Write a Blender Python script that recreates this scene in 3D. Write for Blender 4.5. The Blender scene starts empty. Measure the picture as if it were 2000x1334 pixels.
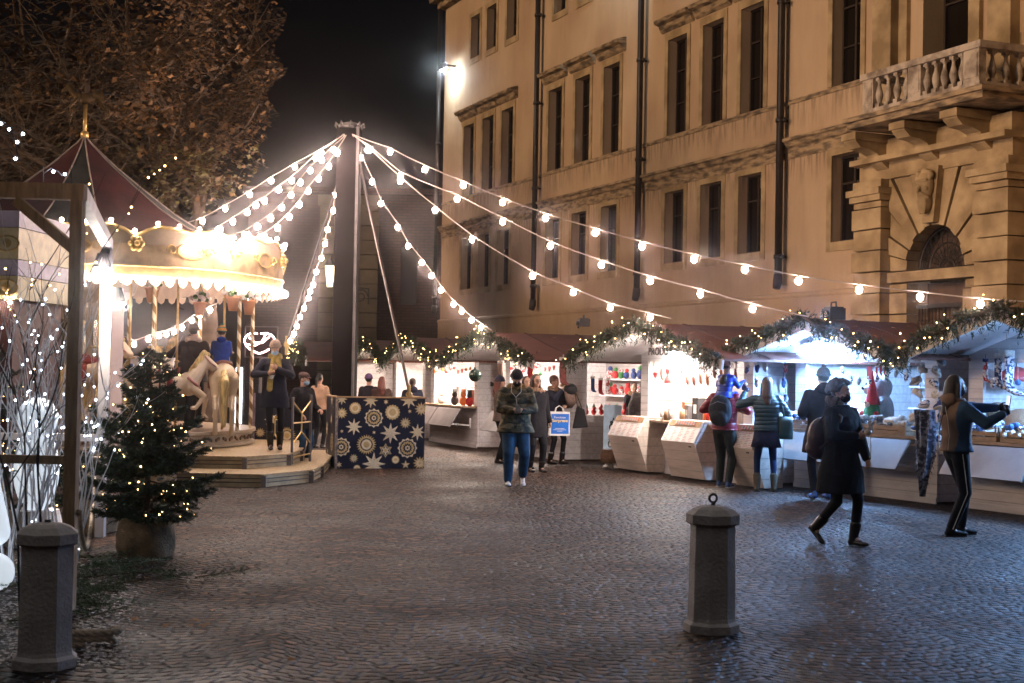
import bpy, bmesh, math, random
import numpy as np
from mathutils import Vector, Matrix, Euler, noise as mnoise
R = math.radians
random.seed(7)
sc = bpy.context.scene
C = sc.collection

# ------------------------------------------------------------------ camera
PITCH, ROLL, FPX, EYE = R(1.196), 0.018, 2778.0, 1.75
cam = bpy.data.cameras.new('camera')
cam.sensor_width = 36.0
cam.lens = 50.0
cam.clip_start, cam.clip_end = 0.1, 2000.0
cam.dof.use_dof = True
cam.dof.focus_distance = 23.0
cam.dof.aperture_fstop = 4.5
camo = bpy.data.objects.new('camera', cam)
C.objects.link(camo)
CM = (Matrix.Rotation(R(90) + PITCH, 3, 'X') @ Matrix.Rotation(ROLL, 3, 'Z'))
camo.matrix_world = Matrix.Translation((0, 0, EYE)) @ CM.to_4x4()
sc.camera = camo

# ------------------------------------------------------------------ world: a night sky, almost black blue
w = bpy.data.worlds.new('World')
sc.world = w
w.use_nodes = True
nt = w.node_tree
bg = nt.nodes['Background']
tc = nt.nodes.new('ShaderNodeTexCoord')
sp = nt.nodes.new('ShaderNodeSeparateXYZ')
rmp = nt.nodes.new('ShaderNodeValToRGB')
rmp.color_ramp.elements[0].position = 0.0
rmp.color_ramp.elements[0].color = (0.034, 0.024, 0.021, 1)
_e = rmp.color_ramp.elements.new(0.10); _e.color = (0.005, 0.0065, 0.010, 1)
rmp.color_ramp.elements[1].position = 0.35
rmp.color_ramp.elements[1].color = (0.0012, 0.0035, 0.0068, 1)
nt.links.new(tc.outputs['Generated'], sp.inputs[0])
nt.links.new(sp.outputs['Z'], rmp.inputs[0])
nt.links.new(rmp.outputs[0], bg.inputs[0])
bg.inputs[1].default_value = 0.24

# ------------------------------------------------------------------ the warm glow of the square's street lighting
ALPHA = math.atan(1170.0 / FPX)                     # the palace front runs 22.8 degrees to the left of the view
NB = Vector((math.cos(ALPHA), math.sin(ALPHA), 0))  # into the palace
WB = Vector((-math.sin(ALPHA), math.cos(ALPHA), 0)) # along its front, away from the camera
sun = bpy.data.lights.new('sun', 'SUN')
sun.energy = 2.0
sun.angle = R(9)
sun.color = (1.0, 0.65, 0.39)
suno = bpy.data.objects.new('sun', sun)
C.objects.link(suno)
_d = (NB * math.cos(R(8)) + WB * math.sin(R(8))) * math.cos(R(11)) - Vector((0, 0, 1)) * math.sin(R(11))
suno.rotation_euler = _d.to_track_quat('-Z', 'Y').to_euler()

sc.view_settings.view_transform = 'Standard'
sc.view_settings.look = 'None'
sc.view_settings.exposure = 0.0
sc.view_settings.gamma = 1.0
sc.cycles.use_denoising = True
sc.cycles.max_bounces = 5
sc.cycles.diffuse_bounces = 3
sc.cycles.glossy_bounces = 2
sc.cycles.transmission_bounces = 3
sc.cycles.volume_bounces = 0
sc.cycles.transparent_max_bounces = 8
sc.cycles.sample_clamp_indirect = 4.0
sc.cycles.caustics_reflective = False
sc.cycles.caustics_refractive = False

# ------------------------------------------------------------------ pixel -> world helpers (the photograph is 2000 x 1334)
def ray(px, py):
    return CM @ Vector(((px - 1000) / FPX, (667 - py) / FPX, -1.0))
def at(px, py, d):
    return Vector((0, 0, EYE)) + ray(px, py) * d
def G(px, py, z=0.0):
    r = ray(px, py)
    return Vector((0, 0, EYE)) + r * ((z - EYE) / r.z)
def yhor(px):
    return 725 + 0.018 * (px - 1000)
XB = 18.2
def fac(px, py, off=0.0):
    """pixel -> (u, z) on the palace front; u grows towards the camera; off = how far proud of the front"""
    r = ray(px, py)
    t = (XB - off) / r.dot(NB)
    p = r * t
    return (-p.dot(WB), EYE + p.z)

# ------------------------------------------------------------------ materials
MATS = {}
def _rgb(c):
    return (c[0], c[1], c[2], 1.0)
def mat(name, col, rough=0.6, var=0.15, scale=6.0, bump=0.0, bscale=None, metal=0.0, col2=None, spec=0.5, coord='Object', sheen=0.0, detail=4.0, contrast=(0.35, 0.65), stretch=None):
    if name in MATS:
        return MATS[name]
    m = bpy.data.materials.new(name)
    m.use_nodes = True
    nt = m.node_tree
    b = nt.nodes['Principled BSDF']
    b.inputs['Roughness'].default_value = rough
    b.inputs['Metallic'].default_value = metal
    b.inputs['Specular IOR Level'].default_value = spec
    if sheen:
        b.inputs['Sheen Weight'].default_value = sheen
    tcn = nt.nodes.new('ShaderNodeTexCoord')
    src = tcn.outputs[coord]
    if stretch:
        mp = nt.nodes.new('ShaderNodeMapping')
        mp.inputs['Scale'].default_value = stretch
        nt.links.new(src, mp.inputs[0]); src = mp.outputs[0]
    n = nt.nodes.new('ShaderNodeTexNoise')
    n.inputs['Scale'].default_value = scale
    n.inputs['Detail'].default_value = detail
    nt.links.new(src, n.inputs['Vector'])
    r = nt.nodes.new('ShaderNodeValToRGB')
    e = r.color_ramp.elements
    e[0].position, e[1].position = contrast
    c2 = col2 if col2 else tuple(max(0, x * (1 - var)) for x in col)
    c1 = col if col2 else tuple(min(1, x * (1 + var)) for x in col)
    e[0].color, e[1].color = _rgb(c2), _rgb(c1)
    nt.links.new(n.outputs['Fac'], r.inputs[0])
    nt.links.new(r.outputs[0], b.inputs['Base Color'])
    if bump:
        n2 = nt.nodes.new('ShaderNodeTexNoise')
        n2.inputs['Scale'].default_value = bscale or scale * 6
        n2.inputs['Detail'].default_value = 5
        nt.links.new(src, n2.inputs['Vector'])
        bp = nt.nodes.new('ShaderNodeBump')
        bp.inputs['Strength'].default_value = bump
        bp.inputs['Distance'].default_value = 0.02
        nt.links.new(n2.outputs['Fac'], bp.inputs['Height'])
        nt.links.new(bp.outputs[0], b.inputs['Normal'])
    MATS[name] = m
    return m
def emit(name, col, strength, sampled=True):
    if name in MATS:
        return MATS[name]
    m = bpy.data.materials.new(name)
    m.use_nodes = True
    nt = m.node_tree
    b = nt.nodes['Principled BSDF']
    b.inputs['Base Color'].default_value = _rgb(col)
    b.inputs['Emission Color'].default_value = _rgb(col)
    b.inputs['Emission Strength'].default_value = strength
    if not sampled:
        m.cycles.emission_sampling = 'NONE'
    MATS[name] = m
    return m
def boards(name, col, pitch=0.13, rough=0.55, axis='Z', dirt=0.25, var=0.1):
    """painted boards with a groove every pitch metres"""
    if name in MATS:
        return MATS[name]
    m = mat(name, col, rough, var, 2.5, stretch=(1, 1, 6) if axis == 'X' else (1, 6, 6))
    nt = m.node_tree
    b = nt.nodes['Principled BSDF']
    tcn = nt.nodes.new('ShaderNodeTexCoord')
    s = nt.nodes.new('ShaderNodeSeparateXYZ')
    nt.links.new(tcn.outputs['Object'], s.inputs[0])
    mm = nt.nodes.new('ShaderNodeMath'); mm.operation = 'MODULO'
    a0 = nt.nodes.new('ShaderNodeMath'); a0.operation = 'ADD'; a0.inputs[1].default_value = 100 * pitch
    nt.links.new(s.outputs[axis], a0.inputs[0]); nt.links.new(a0.outputs[0], mm.inputs[0])
    mm.inputs[1].default_value = pitch
    r = nt.nodes.new('ShaderNodeMapRange')
    r.inputs['From Min'].default_value = 0; r.inputs['From Max'].default_value = 0.008
    nt.links.new(mm.outputs[0], r.inputs['Value'])
    bp = nt.nodes.new('ShaderNodeBump'); bp.inputs['Strength'].default_value = 0.8; bp.inputs['Distance'].default_value = 0.006
    nt.links.new(r.outputs[0], bp.inputs['Height'])
    nt.links.new(bp.outputs[0], b.inputs['Normal'])
    old = b.inputs['Base Color'].links[0].from_socket
    mx = nt.nodes.new('ShaderNodeMix'); mx.data_type = 'RGBA'
    mx.inputs[6].default_value = _rgb(tuple(x * 0.35 for x in col))
    nt.links.new(r.outputs[0], mx.inputs[0])
    nt.links.new(old, mx.inputs[7])
    nt.links.new(mx.outputs[2], b.inputs['Base Color'])
    return m

# ------------------------------------------------------------------ mesh builder
class MB:
    def __init__(s):
        s.v = []; s.f = []; s.m = []; s.mi = 0
    def mat(s, i):
        s.mi = i; return s
    def add(s, vs, fs):
        o = len(s.v)
        s.v.extend([tuple(x) for x in vs])
        s.f.extend([tuple(i + o for i in f) for f in fs])
        s.m.extend([s.mi] * len(fs))
        return s
    def box(s, x0, x1, y0, y1, z0, z1):
        vs = [(x, y, z) for x in (x0, x1) for y in (y0, y1) for z in (z0, z1)]
        return s.add(vs, [(0, 1, 3, 2), (4, 6, 7, 5), (0, 4, 5, 1), (2, 3, 7, 6), (0, 2, 6, 4), (1, 5, 7, 3)])
    def obox(s, c, ax, ay, az, b=0.0):
        """box from its centre and three half axes"""
        c, ax, ay, az = map(Vector, (c, ax, ay, az))
        vs = [c + ax * i + ay * j + az * k for i in (-1, 1) for j in (-1, 1) for k in (-1, 1)]
        return s.add(vs, [(0, 1, 3, 2), (4, 6, 7, 5), (0, 4, 5, 1), (2, 3, 7, 6), (0, 2, 6, 4), (1, 5, 7, 3)])
    def beam(s, a, b, wx, wz, up=(0, 0, 1)):
        a, b = Vector(a), Vector(b)
        d = b - a
        L = d.length
        d = d.normalized()
        side = d.cross(Vector(up))
        if side.length < 1e-4:
            side = d.cross(Vector((0, 1, 0)))
        side.normalize()
        u = side.cross(d)
        return s.obox((a + b) / 2, d * L / 2, side * wx / 2, u * wz / 2)
    def quad(s, a, b, c, d):
        return s.add([a, b, c, d], [(0, 1, 2, 3)])
    def tube(s, pts, rad, seg=8, cap=True, flat=1.0):
        pts = [Vector(p) for p in pts]
        n = len(pts)
        if not isinstance(rad, (list, tuple)):
            rad = [rad] * n
        ref = Vector((0, 0, 1))
        rings = []
        prev = None
        for i, p in enumerate(pts):
            t = (pts[min(i + 1, n - 1)] - pts[max(i - 1, 0)])
            if t.length < 1e-9:
                t = Vector((0, 0, 1))
            t.normalize()
            if prev is None:
                a = t.cross(ref)
                if a.length < 0.05:
                    a = t.cross(Vector((1, 0, 0)))
            else:
                a = prev - t * prev.dot(t)
                if a.length < 1e-6:
                    a = t.cross(Vector((1, 0, 0)))
            a.normalize(); prev = a
            b = t.cross(a)
            rings.append([p + (a * math.cos(2 * math.pi * k / seg) + b * math.sin(2 * math.pi * k / seg) * flat) * rad[i] for k in range(seg)])
        vs = [v for r in rings for v in r]
        fs = []
        for i in range(n - 1):
            for k in range(seg):
                k2 = (k + 1) % seg
                fs.append((i * seg + k, i * seg + k2, (i + 1) * seg + k2, (i + 1) * seg + k))
        if cap:
            fs.append(tuple(range(seg - 1, -1, -1)))
            fs.append(tuple((n - 1) * seg + k for k in range(seg)))
        return s.add(vs, fs)
    def lathe(s, prof, seg=24, c=(0, 0, 0), cap=True, sx=1.0, sy=1.0, rot=0.0):
        """prof = [(r, z)...] bottom to top"""
        vs = []
        for r, z in prof:
            for k in range(seg):
                a = rot + 2 * math.pi * k / seg
                vs.append((c[0] + r * sx * math.cos(a), c[1] + r * sy * math.sin(a), c[2] + z))
        fs = []
        for i in range(len(prof) - 1):
            for k in range(seg):
                k2 = (k + 1) % seg
                fs.append((i * seg + k, i * seg + k2, (i + 1) * seg + k2, (i + 1) * seg + k))
        if cap:
            fs.append(tuple(range(seg - 1, -1, -1)))
            fs.append(tuple((len(prof) - 1) * seg + k for k in range(seg)))
        return s.add(vs, fs)
    def ball(s, c, r, seg=10, rings=7, M=None):
        """ellipsoid; r number or (rx, ry, rz); M optional 3x3"""
        if not isinstance(r, (tuple, list, Vector)):
            r = (r, r, r)
        c = Vector(c)
        vs = []; fs = []
        def P(x, y, z):
            q = Vector((x * r[0], y * r[1], z * r[2]))
            return c + (M @ q if M is not None else q)
        vs.append(P(0, 0, -1))
        for i in range(1, rings):
            t = math.pi * i / rings
            for k in range(seg):
                a = 2 * math.pi * k / seg
                vs.append(P(math.sin(t) * math.cos(a), math.sin(t) * math.sin(a), -math.cos(t)))
        vs.append(P(0, 0, 1))
        for k in range(seg):
            fs.append((0, 1 + (k + 1) % seg, 1 + k))
        for i in range(rings - 2):
            for k in range(seg):
                k2 = (k + 1) % seg
                fs.append((1 + i * seg + k, 1 + i * seg + k2, 1 + (i + 1) * seg + k2, 1 + (i + 1) * seg + k))
        L = len(vs) - 1
        o = 1 + (rings - 2) * seg
        for k in range(seg):
            fs.append((o + k, o + (k + 1) % seg, L))
        return s.add(vs, fs)
    def cap(s, a, b, ra, rb, seg=12):
        """tapered capsule, closed: for voxel bodies"""
        a, b = Vector(a), Vector(b)
        d = (b - a)
        L = d.length
        if L < 1e-6:
            return s.ball(a, max(ra, rb), seg, 8)
        d.normalize()
        pts = [a - d * ra * 0.98, a - d * ra * 0.7, a - d * ra * .25]
        rr = [ra * 0.2, ra * 0.71, ra * 0.97]
        for k in range(5):
            t = k / 4
            pts.append(a.lerp(b, t)); rr.append(ra * (1 - t) + rb * t)
        pts += [b + d * rb * .25, b + d * rb * 0.7, b + d * rb * 0.98]; rr += [rb * 0.97, rb * 0.71, rb * 0.2]
        return s.tube(pts, rr, seg)
    def loft(s, rings, seg=20):
        """rings = [(cx, cy, z, rx, ry)] a closed body of elliptic sections, bottom to top"""
        vs = []
        for (cx, cy, z, rx, ry) in rings:
            for k in range(seg):
                a = 2 * math.pi * k / seg
                ca, sa = math.cos(a), math.sin(a)
                q = 0.82
                vs.append((cx + rx * math.copysign(abs(ca) ** q, ca), cy + ry * math.copysign(abs(sa) ** q, sa), z))
        fs = []
        n = len(rings)
        for i in range(n - 1):
            for k in range(seg):
                k2 = (k + 1) % seg
                fs.append((i * seg + k, i * seg + k2, (i + 1) * seg + k2, (i + 1) * seg + k))
        fs.append(tuple(range(seg - 1, -1, -1)))
        fs.append(tuple((n - 1) * seg + k for k in range(seg)))
        return s.add(vs, fs)
    def prism(s, poly, fn, t0, t1):
        """extrude polygon poly [(a, b)] from t0 to t1; fn(a, b, t) -> point"""
        n = len(poly)
        vs = [fn(a, b, t0) for a, b in poly] + [fn(a, b, t1) for a, b in poly]
        fs = [tuple(range(n)), tuple(range(2 * n - 1, n - 1, -1))]
        for i in range(n):
            j = (i + 1) % n
            fs.append((i, i + n, j + n, j))
        return s.add(vs, fs)
    def mesh(s, name):
        me = bpy.data.meshes.new(name)
        me.from_pydata(s.v, [], s.f)
        me.polygons.foreach_set('material_index', s.m)
        me.update()
        return me
    def build(s, name, mats, parent=None, smooth=False, fix=True):
        me = s.mesh(name)
        if fix:
            bm = bmesh.new(); bm.from_mesh(me)
            bmesh.ops.recalc_face_normals(bm, faces=bm.faces)
            bm.to_mesh(me); bm.free()
        for m in (mats if isinstance(mats, (list, tuple)) else [mats]):
            me.materials.append(m)
        if smooth:
            me.polygons.foreach_set('use_smooth', [True] * len(me.polygons))
        o = bpy.data.objects.new(name, me)
        C.objects.link(o)
        if parent is not None:
            o.parent = parent
        return o

def blob(mb, name, m, parent=None, voxel=0.012, smooth=4, factor=0.5, keep=False):
    """unite the closed pieces of mb into one continuous skin"""
    o = mb.build(name, m, parent, True)
    md = o.modifiers.new('r', 'REMESH'); md.mode = 'VOXEL'; md.voxel_size = voxel
    if smooth:
        s_ = o.modifiers.new('s', 'SMOOTH'); s_.iterations = smooth; s_.factor = factor
    dg = bpy.context.evaluated_depsgraph_get()
    me = bpy.data.meshes.new_from_object(o.evaluated_get(dg))
    o.modifiers.clear()
    old = o.data
    o.data = me
    bpy.data.meshes.remove(old)
    if not me.materials:
        me.materials.append(m)
    me.polygons.foreach_set('use_smooth', [True] * len(me.polygons))
    return o
def remat(o, mats, fn):
    """give faces of one skin different materials: fn(centre) -> slot"""
    me = o.data
    me.materials.clear()
    for m in mats:
        me.materials.append(m)
    idx = [fn(p.center) for p in me.polygons]
    me.polygons.foreach_set('material_index', idx)

def tag(o, label=None, cat=None, group=None, kind=None):
    if label: o['label'] = label
    if cat: o['category'] = cat
    if group: o['group'] = group
    if kind: o['kind'] = kind
    return o
def thing(name, label, cat, loc=(0, 0, 0), rz=0.0, group=None):
    o = bpy.data.objects.new(name, None)
    o.empty_display_size = 0.2
    C.objects.link(o)
    o.location = loc
    o.rotation_euler = (0, 0, rz)
    return tag(o, label, cat, group)
def dup(root, loc=None, rz=None, label=None, group=None, scale=None):
    def cp(o, p):
        c = o.copy(); C.objects.link(c)
        if p is not None: c.parent = p
        for ch in o.children: cp(ch, c)
        return c
    r = cp(root, None)
    if loc is not None: r.location = loc
    if rz is not None: r.rotation_euler = (0, 0, rz)
    if scale is not None: r.scale = (scale,) * 3
    if label: r['label'] = label
    if group: r['group'] = group
    return r
_LM = {}
def light_parts(parent, pts, rr, m, name='fairy_light'):
    """each little lamp is a part of its own; they share one mesh"""
    if m.name not in _LM:
        _LM[m.name] = MB().ball((0, 0, 0), 1.0, 6, 4).mesh(name); _LM[m.name].materials.append(m)
    for p, r in zip(pts, rr):
        o = bpy.data.objects.new(name, _LM[m.name]); C.objects.link(o); o.parent = parent; o.location = p; o.scale = (r, r, r)
def text_mesh(txt, size, depth=0.004, bold=0.0):
    cu = bpy.data.curves.new('t', 'FONT')
    cu.body = txt; cu.size = size; cu.extrude = depth; cu.offset = bold
    cu.align_x = 'CENTER'; cu.align_y = 'CENTER'
    o = bpy.data.objects.new('t', cu)
    C.objects.link(o)
    dg = bpy.context.evaluated_depsgraph_get()
    me = bpy.data.meshes.new_from_object(o.evaluated_get(dg))
    bpy.data.objects.remove(o); bpy.data.curves.remove(cu)
    return me
def text(name, txt, size, m, parent, M, depth=0.003, bold=0.0):
    me = text_mesh(txt, size, depth, bold)
    me.transform(M)
    me.materials.clear(); me.materials.append(m)
    o = bpy.data.objects.new(name, me); C.objects.link(o); o.parent = parent
    return o
HAZE_D = 0.002
# ================================================================== GROUND
def cobble_mat():
    m = bpy.data.materials.new('porphyry_setts'); m.use_nodes = True
    nt = m.node_tree; N = nt.nodes; L = nt.links
    b = N['Principled BSDF']
    tc = N.new('ShaderNodeTexCoord')
    s = N.new('ShaderNodeSeparateXYZ'); L.new(tc.outputs['Object'], s.inputs[0])
    def math_(op, a, b_=None, c=None):
        n = N.new('ShaderNodeMath'); n.operation = op
        for i, x in enumerate((a, b_, c)):
            if x is None: continue
            if isinstance(x, (int, float)): n.inputs[i].default_value = x
            else: L.new(x, n.inputs[i])
        return n.outputs[0]
    # rows of setts laid in shallow arcs about 1.5 m wide
    big = N.new('ShaderNodeTexNoise'); big.inputs['Scale'].default_value = 0.5; big.inputs['Detail'].default_value = 2
    L.new(tc.outputs['Object'], big.inputs['Vector'])
    wob = math_('MULTIPLY', math_('SUBTRACT', big.outputs['Fac'], 0.5), 0.5)
    u = math_('MODULO', math_('ADD', s.outputs['X'], 150.0), 1.5)
    u = math_('SUBTRACT', u, 0.75)
    arc = math_('MULTIPLY', math_('MULTIPLY', u, u), -0.62)
    y = math_('ADD', math_('ADD', s.outputs['Y'], arc), wob)
    x = math_('ADD', s.outputs['X'], math_('MULTIPLY', wob, 0.4))
    row = math_('FLOOR', math_('DIVIDE', y, 0.095))
    wn = N.new('ShaderNodeTexWhiteNoise'); wn.noise_dimensions = '1D'; L.new(row, wn.inputs['W'])
    x2 = math_('ADD', x, math_('MULTIPLY', wn.outputs['Value'], 0.3))
    cv = N.new('ShaderNodeCombineXYZ')
    L.new(math_('DIVIDE', x2, 0.115), cv.inputs[0]); L.new(math_('DIVIDE', y, 0.095), cv.inputs[1])
    def vor(feat):
        v = N.new('ShaderNodeTexVoronoi'); v.feature = feat; v.voronoi_dimensions = '2D'
        v.inputs['Scale'].default_value = 1.0; v.inputs['Randomness'].default_value = 0.42
        L.new(cv.outputs[0], v.inputs['Vector']); return v
    ve = vor('DISTANCE_TO_EDGE'); vc = vor('F1')
    hr = N.new('ShaderNodeMapRange'); hr.interpolation_type = 'SMOOTHSTEP'
    hr.inputs['From Min'].default_value = 0.02; hr.inputs['From Max'].default_value = 0.26
    L.new(ve.outputs['Distance'], hr.inputs['Value'])
    col = N.new('ShaderNodeValToRGB')
    e = col.color_ramp.elements
    e[0].position = 0; e[0].color = (0.011, 0.006, 0.005, 1)
    e[1].position = 1; e[1].color = (0.165, 0.078, 0.042, 1)
    x_ = col.color_ramp.elements.new(0.5); x_.color = (0.042, 0.019, 0.011, 1)
    sepc = N.new('ShaderNodeSeparateColor'); L.new(vc.outputs['Color'], sepc.inputs[0])
    L.new(sepc.outputs[0], col.inputs[0])
    dn = N.new('ShaderNodeTexNoise'); dn.inputs['Scale'].default_value = 0.9; dn.inputs['Detail'].default_value = 6
    L.new(tc.outputs['Object'], dn.inputs['Vector'])
    dr = N.new('ShaderNodeMapRange'); dr.inputs['From Min'].default_value = 0.3; dr.inputs['From Max'].default_value = 0.7
    dr.inputs['To Min'].default_value = 0.35; dr.inputs['To Max'].default_value = 1.12
    L.new(dn.outputs['Fac'], dr.inputs['Value'])
    jr = N.new('ShaderNodeMapRange'); jr.inputs['From Min'].default_value = 0.0; jr.inputs['From Max'].default_value = 0.22
    L.new(ve.outputs['Distance'], jr.inputs['Value'])
    mx = N.new('ShaderNodeMix'); mx.data_type = 'RGBA'
    mx.inputs[6].default_value = (0.006, 0.005, 0.005, 1)
    L.new(jr.outputs[0], mx.inputs[0]); L.new(col.outputs[0], mx.inputs[7])
    hs = N.new('ShaderNodeMix'); hs.data_type = 'RGBA'; hs.blend_type = 'MULTIPLY'; hs.inputs[0].default_value = 1
    L.new(mx.outputs[2], hs.inputs[6]); L.new(dr.outputs[0], hs.inputs[7])
    L.new(hs.outputs[2], b.inputs['Base Color'])
    fine = N.new('ShaderNodeTexNoise'); fine.inputs['Scale'].default_value = 45; fine.inputs['Detail'].default_value = 4
    L.new(tc.outputs['Object'], fine.inputs['Vector'])
    tilt = math_('MULTIPLY', sepc.outputs[1], 0.35)
    h = math_('ADD', math_('ADD', hr.outputs[0], math_('MULTIPLY', fine.outputs['Fac'], 0.3)), tilt)
    bp = N.new('ShaderNodeBump'); bp.inputs['Strength'].default_value = 1.0; bp.inputs['Distance'].default_value = 0.034
    L.new(h, bp.inputs['Height']); L.new(bp.outputs[0], b.inputs['Normal'])
    rr = N.new('ShaderNodeMapRange'); rr.inputs['To Min'].default_value = 0.38; rr.inputs['To Max'].default_value = 0.86
    L.new(dn.outputs['Fac'], rr.inputs['Value']); L.new(rr.outputs[0], b.inputs['Roughness'])
    b.inputs['Specular IOR Level'].default_value = 0.22
    return m
mb = MB().box(-160, 160, -60, 260, -0.3, 0.0)
g = mb.build('ground', cobble_mat()); tag(g, kind='structure')

# ================================================================== PALACE
def stucco():
    m = mat('ochre_stucco', (0.54, 0.40, 0.255), 0.85, 0, 0.55, bump=0.25, bscale=14, col2=(0.42, 0.285, 0.18), detail=7, contrast=(0.3, 0.7))
    nt = m.node_tree; N = nt.nodes; L = nt.links; b = N['Principled BSDF']
    tc = N.new('ShaderNodeTexCoord')
    mp = N.new('ShaderNodeMapping'); mp.inputs['Scale'].default_value = (1.3, 1.3, 0.25)
    L.new(tc.outputs['Object'], mp.inputs[0])
    n = N.new('ShaderNodeTexNoise'); n.inputs['Scale'].default_value = 1.6; n.inputs['Detail'].default_value = 8; n.inputs['Roughness'].default_value = 0.65
    L.new(mp.outputs[0], n.inputs['Vector'])
    r = N.new('ShaderNodeMapRange'); r.inputs['From Min'].default_value = 0.42; r.inputs['From Max'].default_value = 0.68
    r.inputs['To Min'].default_value = 1.0; r.inputs['To Max'].default_value = 0.86
    L.new(n.outputs['Fac'], r.inputs['Value'])
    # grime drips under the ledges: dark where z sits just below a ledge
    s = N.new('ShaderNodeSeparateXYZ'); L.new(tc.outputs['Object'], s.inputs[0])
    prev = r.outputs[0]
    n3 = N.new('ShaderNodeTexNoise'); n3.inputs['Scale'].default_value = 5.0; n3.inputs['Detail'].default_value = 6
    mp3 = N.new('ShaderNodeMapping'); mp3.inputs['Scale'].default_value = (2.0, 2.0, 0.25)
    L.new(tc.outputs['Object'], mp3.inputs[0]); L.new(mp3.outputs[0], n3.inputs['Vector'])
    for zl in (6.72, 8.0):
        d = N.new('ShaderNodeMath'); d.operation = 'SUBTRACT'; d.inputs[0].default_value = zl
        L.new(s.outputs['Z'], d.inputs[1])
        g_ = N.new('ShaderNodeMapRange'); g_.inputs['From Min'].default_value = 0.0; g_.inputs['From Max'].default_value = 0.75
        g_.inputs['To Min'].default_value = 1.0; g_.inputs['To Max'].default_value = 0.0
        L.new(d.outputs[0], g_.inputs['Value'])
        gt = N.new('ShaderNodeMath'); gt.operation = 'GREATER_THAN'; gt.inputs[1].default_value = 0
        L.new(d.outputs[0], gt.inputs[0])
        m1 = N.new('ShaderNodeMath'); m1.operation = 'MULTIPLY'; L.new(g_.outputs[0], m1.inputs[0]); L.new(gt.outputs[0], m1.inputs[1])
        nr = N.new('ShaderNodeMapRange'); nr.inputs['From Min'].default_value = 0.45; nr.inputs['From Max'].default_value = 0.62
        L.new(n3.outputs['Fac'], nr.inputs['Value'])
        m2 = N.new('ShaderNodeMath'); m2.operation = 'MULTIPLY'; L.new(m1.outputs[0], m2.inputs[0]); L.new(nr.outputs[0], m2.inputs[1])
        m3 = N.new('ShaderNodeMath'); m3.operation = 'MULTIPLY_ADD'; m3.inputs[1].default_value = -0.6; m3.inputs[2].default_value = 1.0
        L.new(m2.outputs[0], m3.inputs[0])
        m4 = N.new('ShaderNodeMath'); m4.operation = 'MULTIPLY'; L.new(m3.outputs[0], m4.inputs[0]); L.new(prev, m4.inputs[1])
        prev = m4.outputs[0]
    old = b.inputs['Base Color'].links[0].from_socket
    mx = N.new('ShaderNodeMix'); mx.data_type = 'RGBA'; mx.blend_type = 'MULTIPLY'; mx.inputs[0].default_value = 1
    L.new(old, mx.inputs[6]); L.new(prev, mx.inputs[7]); L.new(mx.outputs[2], b.inputs['Base Color'])
    return m
STUCCO = stucco()
STONE = mat('carved_stone', (0.46, 0.34, 0.19), 0.8, 0, 2.2, bump=0.5, bscale=22, col2=(0.25, 0.175, 0.09), detail=8)
LEDGE = mat('weathered_ledge', (0.40, 0.29, 0.17), 0.85, 0, 3.0, bump=0.5, bscale=25, col2=(0.10, 0.075, 0.05), detail=8, contrast=(0.38, 0.6), stretch=(1, 1, 4))
MARBLE = mat('old_marble', (0.50, 0.42, 0.33), 0.7, 0, 4.0, bump=0.3, bscale=30, col2=(0.16, 0.12, 0.09), detail=8, contrast=(0.33, 0.58))
GLASS_D = mat('dark_window_glass', (0.008, 0.006, 0.006), 0.12, 0.3, 1.2, spec=0.6)
WOODD = mat('dark_window_wood', (0.030, 0.019, 0.013), 0.6, 0.3, 8)
PIPE = mat('downpipe_metal', (0.020, 0.014, 0.011), 0.5, 0.3, 5)
IRON = mat('black_iron', (0.015, 0.013, 0.012), 0.5, 0.3, 20)
BLIND = mat('grey_blind', (0.20, 0.16, 0.13), 0.8, 0.1, 10)

PU0, PU1, PZ = -50.2, -12.0, 16.3
pal = thing('palace', 'long ochre stucco palace with three floors of dark windows and a stone portal with balcony', 'building',
            NB * XB, math.atan2(-math.cos(ALPHA), math.sin(ALPHA)))
low_c = [-25.07, -28.83, -30.62, -32.47, -36.25, -38.22, -40.12, -44.1, -45.87, -47.57]
up_c = [-25.1, -28.8, -30.6, -32.4, -36.18, -38.1, -40.05, -43.9, -45.65, -47.5]
top_c = [-25.1, -28.8, -30.6, -32.4, -36.2, -38.1, -39.85, -43.7, -45.5, -47.05]
rects = []
for c in low_c: rects.append((c - 0.5, c + 0.5, 4.65, 6.52, 'low'))
for c in up_c: rects.append((c - 0.5, c + 0.5, 8.02, 10.55, 'up'))
for c in top_c: rects.append((c - 0.42, c + 0.42, 12.9, 14.4, 'top'))
BD = (-22.62, -20.95, 6.95, 10.2, 'door')
rects.append(BD)
DR = (-22.70, -21.0, 0.0, 4.85, 'hole')   # behind the portal block
rects.append(DR)
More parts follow.
